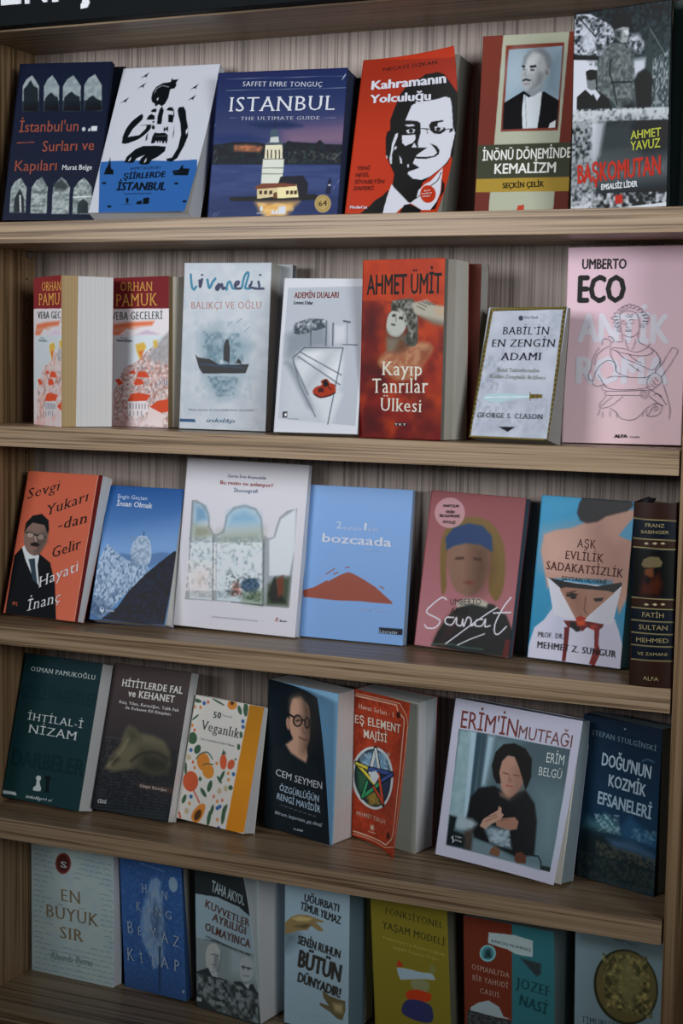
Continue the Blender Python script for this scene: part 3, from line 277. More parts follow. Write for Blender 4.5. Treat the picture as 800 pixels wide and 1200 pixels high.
B({"k":"pamukA","row":1,"lab":"turned paperback with wine-red band and thick page edge, leftmost of the second shelf","base":"#6b2529","o":[-0.7833,0.0697,1.56],"L":[[-0.0,-0.0,0.0],[-0.0003,-0.0004,0.1073],[-0.0006,-0.0008,0.2147]],"C":[[0.0465,-0.0336,0.0],[0.0462,-0.034,0.1073],[0.0459,-0.0344,0.2147]],"R":[[0.093,-0.0673,0.0],[0.0927,-0.0677,0.1073],[0.0924,-0.0681,0.2147]],"bl":[-0.0,-0.0,0.0],"r":[0.8103,-0.586,-0.0],"u":[-0.0026,-0.0036,1.0],"n":[0.5859,0.8103,0.0044],"w":0.1148,"h":0.2147,"t":0.09,"ly":[[0.0254,0.0219,"#8f7a58"],[0.0784,0.0766,"#c9bfae"]],"sp":"#5a2024","gain":0.505,"sheen":0.0037,"ops":[["P","#6b2529",0.6,1,0,[2,2245,2669,2175,2672,1551,-2,1575]],["P","#d3cdd0",0.6,1,0,[-2,1582,2672,1554,2680,-71,-12,-132]],["P","#cf6d4a",2,1,0,[232,1365,923,1391,1924,1398,1815,1343,1036,1327,580,1220,114,1222]],["P","#dca28c",2,0.7,0,[232,1317,1373,1340,1149,1295,231,1254]],["P","#b9a9bd",1.5,1,0,[1149,1223,1595,1283,1924,1250,2141,1218]],["P","#e0dade",1,1,0,[464,1227,809,1313,1036,1265,1036,1217]],["P","#c4cdd2",1,1,0,[114,1216,2462,1204,2249,1028,1149,872,228,485,-8,483]],["P","#6c7a80",0.6,1,0,[371,1135,348,1164,923,1155,1059,1136,923,1124]],["L","#8a9499",0.5,1,0,2.96,[510,1188,809,1171]],["P","#b9a8a5",1.5,1,0,[2568,1285,2141,1120,1595,997,1261,872,693,776,415,615,227,421,224,-127,2574,-73]],["N","#7d7377",0.9,4.43,1,0.5,[2568,1285,2141,1120,1595,997,1261,872,693,776,415,615,227,421,224,-127,2574,-73]],["N","#dcd0ce",0.9,3.94,1,0.5,[2568,1285,2141,1120,1595,997,1261,872,693,776,415,615,227,421,224,-127,2574,-73]],["N","#a05a4a",0.6,4.93,1,0.6,[2568,1285,2141,1120,1595,997,1261,872,693,776,415,615,227,421,224,-127,2574,-73]],["P","#8f9499",3,0.7,0,[2568,1285,2141,1150,1815,1028,1595,904,2570,814]],["P","#c9a44a",1.5,1,0,[1149,1092,1484,1122,1595,1059,1418,966,1328,888,1194,997]],["P","#c96a35",1.5,1,0,[1284,997,1484,1013,1373,897]],["P","#c9a44a",1.5,1,0,[1859,1136,2033,1151,2033,1059,1902,1043]],["P","#bf4a30",0.7,1,0,[1193,652,1261,731,1551,733,1728,656]],["P","#bf4a30",0.7,1,0,[1058,572,1193,646,1418,622,1507,567,1148,542]],["P","#bf4a30",0.7,1,0,[275,614,462,631,646,569,461,535]],["P","#bf4a30",0.7,1,0,[807,332,967,429,1261,448,1772,423,1595,343,1148,330]],["P","#bf4a30",0.7,1,0,[1728,267,2035,349,2465,379,2509,217,2143,190]],["P","#bf4a30",0.7,1,0,[922,729,1103,746,1148,699,922,698]],["P","#ded6d8",0.6,1,0,[830,326,1193,331,1595,343,1684,204,1193,101,829,158]],["P","#d5c4c2",1,1,0,[1706,266,2252,182,2252,12,1596,30]],["L","#4c5a68",0.5,1,0,3.15,[921,302,921,232]],["L","#4c5a68",0.5,1,0,3.15,[1046,301,1046,234]],["L","#4c5a68",0.5,1,0,3.15,[1170,299,1170,236]],["L","#4c5a68",0.5,1,0,3.15,[1294,298,1294,238]],["L","#4c5a68",0.5,1,0,3.15,[1417,296,1417,240]],["L","#4c5a68",0.5,1,0,3.15,[1540,295,1540,242]],["L","#56606a",0.5,1,0,2.96,[921,191,921,137]],["L","#56606a",0.5,1,0,2.96,[1080,194,1080,140]],["L","#56606a",0.5,1,0,2.96,[1238,196,1238,143]],["L","#56606a",0.5,1,0,2.96,[1395,199,1395,145]],["L","#5f7390",0.5,1,0,2.96,[2121,628,2121,560]],["L","#5f7390",0.5,1,0,2.96,[2218,628,2218,561]],["L","#5f7390",0.5,1,0,2.96,[2315,629,2315,562]],["L","#5f7390",0.5,1,0,2.96,[2411,630,2411,562]],["P","#d9cdd0",5,0.6,0,[920,112,2252,120,2252,-19,691,-52]],["P","#c39a9a",4,0.6,0,[-11,62,920,64,805,-114,-12,-132]]],"tx":[["ORHAN",620,1814,2005,1798,118,"#b98a45",0,1,0,"author_lettering"],["PAMUK",410,1624,2331,1607,155,"#b98a45",0,1,0,"author_lettering"],["VEBA GECELERİ",303,1444,2971,1424,93,"#27403f",0,1,0,"title_lettering"]]})
B({"k":"pamukB","row":1,"lab":"paperback with wine-red band over a hillside town, left of the pale boat book","base":"#6b2529","o":[-0.6886,0.1124,1.56],"L":[[-0.0,0.0,0.0001],[-0.0007,0.0006,0.1083],[-0.0014,0.0013,0.2164]],"C":[[0.0641,-0.0169,0.0006],[0.0635,-0.0162,0.1088],[0.0628,-0.0156,0.2169]],"R":[[0.1283,-0.0337,0.0011],[0.1276,-0.0331,0.1093],[0.127,-0.0325,0.2174]],"bl":[-0.0,0.0,0.0001],"r":[0.9671,-0.2542,0.0076],"u":[-0.0063,0.0058,1.0],"n":[0.2542,0.9671,-0.004],"w":0.1327,"h":0.2163,"t":0.0289,"ly":[[0.0081,0.0094,"#6e5c42"],[0.0289,0.0289,"#c9bfae"]],"sp":"#5a2024","gain":0.709,"sheen":0.0036,"ops":[["P","#6b2529",0.6,1,0,[108,2246,2140,2202,2152,1570,116,1581]],["P","#d3cdd0",0.6,1,0,[116,1587,2152,1573,2182,-71,135,-111]],["P","#cf6d4a",2,1,0,[293,1373,813,1401,1576,1412,1493,1356,900,1338,557,1230,208,1231]],["P","#dca28c",2,0.7,0,[294,1326,1155,1352,986,1306,295,1262]],["P","#b9a9bd",1.5,1,0,[987,1234,1325,1295,1578,1263,1745,1231]],["P","#e0dade",1,1,0,[470,1236,728,1323,901,1275,901,1228]],["P","#c4cdd2",1,1,0,[208,1225,1994,1218,1832,1039,992,883,304,499,128,498]],["P","#6c7a80",0.6,1,0,[401,1145,383,1173,816,1166,920,1147,817,1134]],["L","#8a9499",0.5,1,0,1.46,[505,1198,730,1182]],["P","#b9a8a5",1.5,1,0,[2075,1301,1747,1132,1330,1008,1077,883,649,787,442,628,305,436,311,-107,2100,-73]],["N","#7d7377",0.9,2.19,1,0.5,[2075,1301,1747,1132,1330,1008,1077,883,649,787,442,628,305,436,311,-107,2100,-73]],["N","#dcd0ce",0.9,1.95,1,0.5,[2075,1301,1747,1132,1330,1008,1077,883,649,787,442,628,305,436,311,-107,2100,-73]],["N","#a05a4a",0.6,2.43,1,0.6,[2075,1301,1747,1132,1330,1008,1077,883,649,787,442,628,305,436,311,-107,2100,-73]],["P","#8f9499",3,0.7,0,[2075,1301,1746,1163,1498,1040,1331,915,2083,824]],["P","#c9a44a",1.5,1,0,[989,1103,1243,1133,1329,1071,1195,977,1128,899,1024,1009]],["P","#c96a35",1.5,1,0,[1092,1009,1245,1024,1162,908]],["P","#c9a44a",1.5,1,0,[1530,1148,1663,1163,1665,1070,1565,1055]],["P","#bf4a30",0.7,1,0,[1029,663,1079,742,1300,743,1437,666]],["P","#bf4a30",0.7,1,0,[928,584,1029,657,1200,633,1269,577,997,553]],["P","#bf4a30",0.7,1,0,[338,627,477,644,617,581,478,549]],["P","#bf4a30",0.7,1,0,[741,345,861,441,1083,459,1474,432,1340,352,1000,342]],["P","#bf4a30",0.7,1,0,[1443,275,1677,356,2009,385,2045,221,1763,195]],["P","#bf4a30",0.7,1,0,[822,741,959,757,994,710,823,709]],["P","#ded6d8",0.6,1,0,[759,339,1034,342,1340,352,1410,212,1037,112,761,171]],["P","#d5c4c2",1,1,0,[1426,275,1846,187,1849,16,1345,38]],["L","#4c5a68",0.5,1,0,1.56,[828,314,829,245]],["L","#4c5a68",0.5,1,0,1.56,[923,312,924,246]],["L","#4c5a68",0.5,1,0,1.56,[1017,310,1018,247]],["L","#4c5a68",0.5,1,0,1.56,[1111,308,1112,249]],["L","#4c5a68",0.5,1,0,1.56,[1205,306,1206,250]],["L","#4c5a68",0.5,1,0,1.56,[1299,305,1299,251]],["L","#56606a",0.5,1,0,1.46,[830,204,830,150]],["L","#56606a",0.5,1,0,1.46,[950,205,951,152]],["L","#56606a",0.5,1,0,1.46,[1070,207,1071,154]],["L","#56606a",0.5,1,0,1.46,[1190,209,1190,155]],["L","#5f7390",0.5,1,0,1.46,[1739,636,1740,568]],["L","#5f7390",0.5,1,0,1.46,[1814,637,1815,569]],["L","#5f7390",0.5,1,0,1.46,[1888,637,1890,569]],["L","#5f7390",0.5,1,0,1.46,[1963,638,1964,570]],["P","#d9cdd0",5,0.6,0,[831,125,1847,125,1850,-15,660,-37]],["P","#c39a9a",4,0.6,0,[133,82,831,77,747,-99,135,-111]]],"tx":[["ORHAN",505,1823,1499,1812,118,"#b98a45",0,1,0,"author_lettering"],["PAMUK",365,1616,1660,1615,162,"#b98a45",0,1,0,"author_lettering"],["VEBA GECELERİ",240,1437,1827,1434,103,"#2b4a49",0,1,0,"title_lettering"]]})
B({"k":"livan","row":1,"lab":"pale paperback with a watercolour of a man in a boat under blue brush lettering","base":"#c3c8ce","o":[-0.5356,0.0688,1.56],"L":[[0.0,-0.0,0.0018],[0.0001,0.005,0.1186],[0.0002,0.0101,0.2353]],"C":[[0.0665,0.0037,0.0016],[0.0665,0.0087,0.1184],[0.0666,0.0138,0.2351]],"R":[[0.1329,0.0074,0.0014],[0.133,0.0125,0.1182],[0.1331,0.0175,0.2349]],"bl":[0.0,-0.0,0.0018],"r":[0.9984,0.0559,-0.003],"u":[0.0006,0.0432,0.9991],"n":[-0.056,0.9975,-0.0431],"w":0.1331,"h":0.2338,"t":0.0325,"ly":[[0.0325,0.0173,"#b5b3ac"]],"sp":"#c3c8ce","gain":0.845,"sheen":0.0611,"ops":[["N","#b3bcc6",0.7,8.33,1,0.5,[-137,2008,2048,2005,2075,-27,-3,-68]],["P","#7f97a3",9,0.8,0,[465,1183,862,1245,959,1070,1323,1131,1612,1017,1347,780,1124,719,666,743,423,947]],["N","#5f7a88",0.8,3.41,1,0.5,[465,1183,1321,1160,1461,752,494,741]],["P","#7f97a3",8,0.7,0,[557,653,1412,649,1257,427,920,363,682,507]],["N","#56707f",0.8,3.03,1,0.5,[616,639,1355,649,1257,427,861,392]],["N","#9fb0ba",0.5,3.78,1,0.55,[285,1300,1593,1308,1656,375,346,354]],["P","#343e48",0.6,1,0,[311,902,382,864,659,846,892,781,1244,785,1571,797,1494,685,499,670,408,740]],["P","#4c5866",0.7,0.8,0,[421,799,1461,758,1462,738,463,770]],["P","#343e48",0.6,1,0,[974,835,969,996,999,1055,1020,1088,1077,1088,1091,1047,1118,983,1118,807]],["P","#343e48",0.6,1,0,[1260,803,1313,862,1371,839,1402,795]],["P","#b9c1c9",0.6,1,0,[889,828,945,849,977,800,920,790]],["L","#9aa6b0",0.5,1,0,0.61,[1574,754,1942,700]],["L","#7e8a94",0.5,1,0,0.95,[1043,1252,1153,1300]],["L","#7e8a94",0.5,1,0,0.95,[1256,1291,1366,1339]],["L","#7e8a94",0.5,1,0,0.95,[1449,1190,1558,1238]],["P","#2f5f7f",0.6,1,0,[-16,119,350,120,381,82,-13,81]],["L","#2a7f9a",0.8,1,0,3.41,[144,1860,162,1772,189,1698,237,1678,281,1713]],["L","#23455f",0.5,1,1,3.78,[356,1787,373,1713,394,1743,413,1802]],["L","#2a7f9a",0.5,1,1,3.78,[540,1796,592,1699,667,1773,722,1808]],["L","#23455f",0.5,1,1,3.78,[806,1743,746,1699,787,1679,874,1743,900,1691,957,1700]],["L","#2a7f9a",0.5,1,1,3.41,[992,1679,1010,1749,1065,1773,1127,1700,1184,1691]],["L","#23455f",0.5,1,1,3.41,[1181,1729,1254,1744,1269,1773,1201,1767,1182,1721,1240,1691,1341,1700]],["L","#2a7f9a",0.5,1,1,3.41,[1341,1700,1389,1831,1453,1884,1488,1861,1449,1773,1420,1700,1522,1692]],["L","#23455f",0.5,1,1,3.41,[1561,1773,1552,1744,1520,1715,1679,1692,1835,1693]],["E","#23455f",0.6,1,[1752,1855,28,0,1,-12]],["E","#23455f",0.6,1,[410,1855,29,0,1,-12]],["L","#23455f",0.5,1,0,3.41,[1718,1774,1744,1716]]],"tx":[["BALIKÇI VE OĞLU",177,1447,1807,1454,82,"#b3867c",0,1,0,"title_lettering"],["“Neşe insanın da yaratıldığı kadar iyi olabilir.”",182,215,1789,237,29,"#8d959f",0,1,1,"quote_lettering"],["inkılâp",623,87,1291,90,47,"#4a6a80",0,0,1,"publisher_lettering"]]})
B({"k":"ademin","row":1,"lab":"white-bordered paperback with a pencil drawing of stairs and red shoes","base":"#d0d2d9","o":[-0.3537,0.0038,1.56],"L":[[0.0,0.0,0.0043],[-0.0037,0.0204,0.1075],[-0.0074,0.0407,0.2107]],"C":[[0.0563,0.0103,0.0043],[0.0526,0.0306,0.1075],[0.0488,0.051,0.2107]],"R":[[0.1125,0.0205,0.0043],[0.1088,0.0409,0.1075],[0.1051,0.0612,0.2107]],"bl":[0.0,0.0,0.0043],"r":[0.9838,0.1794,-0.0],"u":[-0.0353,0.1934,0.9805],"n":[-0.1759,0.9646,-0.1965],"w":0.1143,"h":0.2105,"t":0.0334,"ly":[[0.0023,0.0334,"#b5b3ac"]],"sp":"#c8cad0","gain":0.87,"sheen":0.0194,"ops":[["P","#b3b9c2",0.6,1,0,[90,1873,1942,1903,1939,105,71,172]],["P","#c5c9d0",12,0.8,0,[202,1121,1507,1132,1281,120,90,166]],["P","#949ca6",6,0.8,0,[180,1280,1062,1382,1153,1129,159,993]],["P","#d0d3d8",8,1,0,[898,809,1480,878,1273,183,1030,242]],["P","#7d858f",5,0.6,0,[125,1248,533,1331,1062,1382,1155,1113,564,1092,461,964,159,897]],["P","#cdd1d6",3,1,0,[339,899,703,934,1585,501,1339,121,903,304]],["P","#dadde0",4,0.9,0,[453,1027,1511,1100,1511,626]],["N","#3b434c",0.95,1.19,1,0.42,[270,1281,313,1409,633,1475,1021,1471,1075,1366,775,1301,422,1266]],["L","#59616a",0.5,1,0,1.69,[721,1348,738,1125]],["L","#4f5862",1,1,0,1.35,[593,1098,1523,1100]],["L","#4f5862",1,1,0,1.35,[481,1043,1525,753]],["L","#4f5862",1,1,0,1.35,[459,979,1511,626]],["L","#4f5862",1,1,0,1.35,[332,946,537,615,975,210]],["L","#4f5862",1,1,0,1.35,[350,899,761,491]],["L","#4f5862",1,1,0,1.35,[1523,1100,1281,120]],["L","#4f5862",1,1,0,1.35,[1505,1147,1858,1141]],["L","#4f5862",1,1,0,1.35,[593,1098,330,962]],["L","#555e68",1.5,1,0,1.69,[1083,1446,1106,1128]],["L","#555e68",1.5,1,0,2.03,[1247,1415,1271,1130]],["L","#3d4650",1.5,1,0,2.03,[1497,1449,1646,1434]],["L","#8d959f",0.5,1,0,1.35,[1589,1418,1609,1164]],["P","#c9ccd2",2,1,0,[1286,1384,1546,1386,1551,1157,1315,1155]],["P","#6d7680",9,0.35,0,[1161,1065,1507,1132,761,491,1030,242,626,616]],["P","#767f8a",4,0.8,0,[171,897,339,899,903,304,781,333]],["P","#a33c28",0.8,1,1,[863,524,926,588,1070,621,1046,668,1178,701,1273,649,1382,625,1417,531,1321,498,1179,458,1002,456]],["P","#241c1a",0.6,1,0,[1081,669,1179,692,1247,623,1133,584]],["L","#241c1a",0.5,1,0,1.69,[909,493,1061,457,1293,485,1406,524]],["P","#2a1c18",0.6,0.8,0,[987,573,1103,590,1141,527,993,526]],["L","#241c1a",0.5,1,0,1.35,[1219,607,1313,561]],["P","#20262c",0.6,1,0,[178,262,284,270,289,188,182,189]],["E","#e0e0e0",0.6,1,[249,225,30,0,3,-22]]],"tx":[["ADEMİN DUALARI",258,1739,1335,1750,77,"#7b3b33",0.03,0,0,"title_lettering"],["Levent Dalar",262,1659,729,1658,45,"#39414a",0.02,0,0,"author_lettering"],["perse yayınları",316,169,578,167,22,"#8a929a",0,0,0,"publisher_lettering"]]})
B({"k":"umit","row":1,"lab":"thick red paperback with a stone statue head under a raised arm","base":"#a33a28","o":[-0.2415,0.0326,1.56],"L":[[0.0,-0.0,0.0005],[-0.0002,0.0009,0.1167],[-0.0003,0.0018,0.2328]],"C":[[0.0615,-0.0113,0.0007],[0.0613,-0.0103,0.1168],[0.0611,-0.0094,0.233]],"R":[[0.123,-0.0225,0.0009],[0.1228,-0.0216,0.117],[0.1226,-0.0207,0.2332]],"bl":[0.0,-0.0,0.0005],"r":[0.9837,-0.1799,0.0028],"u":[-0.0014,0.008,1.0],"n":[0.18,0.9836,-0.0076],"w":0.125,"h":0.2323,"t":0.0675,"ly":[[0.0091,0.0084,"#6d6a62"],[0.0284,0.0289,"#a8a397"],[0.0603,0.0675,"#b9b5aa"]],"sp":"#8a3226","gain":0.82,"sheen":0.0245,"ops":[["G","#a93f2a","#7a2f27",1,[859,2004,967,-8],[]],["N","#c4502f",0.6,13.27,1,0.5,[-51,2016,2107,1986,2039,13,3,-27]],["P","#3f2422",14,0.85,0,[17,1432,412,1452,472,1237,334,1107,19,1107]],["P","#3a2220",16,0.8,0,[7,868,683,850,647,634,21,585]],["P","#4a2623",14,0.8,0,[11,301,520,308,681,-14,3,-27]],["P","#5a2a24",16,0.7,0,[1563,260,2024,267,2040,-8,1204,-25]],["N","#4c2621",0.6,11.79,1,0.55,[-27,1541,2043,1528,1994,-9,4,-49]],["P","#b08060",3,1,1,[535,935,724,979,961,980,1286,1066,1610,1077,1752,1025,1709,961,1531,833,1399,705,931,658,592,763,444,849]],["P","#7a4a38",4,0.8,0,[1477,982,1729,1025,1664,940,1484,854]],["N","#8a4a38",0.6,3.54,1,0.5,[438,957,1704,1046,1540,685,597,677]],["P","#7a6e60",3,1,0,[621,1129,1094,1151,1147,1023,867,969,629,968]],["P","#6a4a3a",4,1,0,[953,1130,1286,1066,1056,980,820,958]],["P","#57564f",1,1,1,[632,1376,724,1429,720,1515,883,1552,1259,1554,1360,1405,1391,1278,1379,1066,1194,1034,1049,1108,1137,1215,986,1407]],["P","#aeb0a8",1,1,1,[633,1344,725,1419,889,1450,1032,1417,1131,1321,1067,1215,929,1140,739,1151,626,1215]],["P","#5c5b55",3,0.8,0,[616,1215,739,1140,906,1134,1091,1194,1071,1130,860,1108,669,1119]],["P","#3d3c38",1,1,0,[741,1386,821,1397,846,1365,761,1361]],["P","#3d3c38",1,1,0,[931,1369,1035,1360,1014,1326,918,1339]],["P","#4a4944",1,1,0,[732,1290,841,1279,828,1258,733,1269]],["L","#77766e",1.5,1,0,1.47,[845,1386,849,1311]],["N","#33322e",0.9,1.47,1,0.45,[742,1536,1259,1544,1391,1278,1379,1066,1146,1044,1087,1279,986,1407,748,1429]],["N","#9a9c95",0.8,1.18,1,0.5,[742,1547,1307,1533,1391,1278,1237,1108,1084,1321]],["P","#a8a294",1.5,1,0,[1215,1512,1584,1548,1794,1488,2047,1466,2081,1260,1783,1288,1502,1352,1314,1395]],["P","#6a5c50",4,1,0,[1596,1341,2057,1288,2058,1260,1783,1282,1456,1359]],["P","#b99c80",5,1,0,[1819,1456,2047,1455,2051,1382,1823,1393]],["L","#55504a",1,1,0,1.18,[1401,1511,1589,1468]],["L","#55504a",1,1,0,1.18,[1470,1527,1680,1488]],["L","#55504a",1,1,0,1.18,[1356,1479,1544,1436]],["L","#55504a",1,1,0,1.18,[1562,1531,1771,1488]],["P","#16171a",0.6,1,0,[876,178,962,179,963,147,878,145]],["P","#16171a",0.6,1,0,[985,180,1071,181,1072,149,987,147]],["P","#16171a",0.6,1,0,[1094,181,1179,183,1181,151,1096,149]]],"tx":[["AHMET ÜMİT",105,1613,1938,1617,219,"#211d20",0.022,0,0,"author_lettering"],["Kayıp",537,711,1520,710,150,"#d9d2c5",0.005,1,0,"title_lettering"],["Tanrılar",307,507,1678,523,159,"#d9d2c5",0.005,1,0,"title_lettering"],["Ülkesi",520,308,1533,306,142,"#d9d2c5",0.005,1,0,"title_lettering"],["Y K Y",892,150,1167,153,22,"#d0d0d0",0.03,0,0,"publisher_lettering"]]})
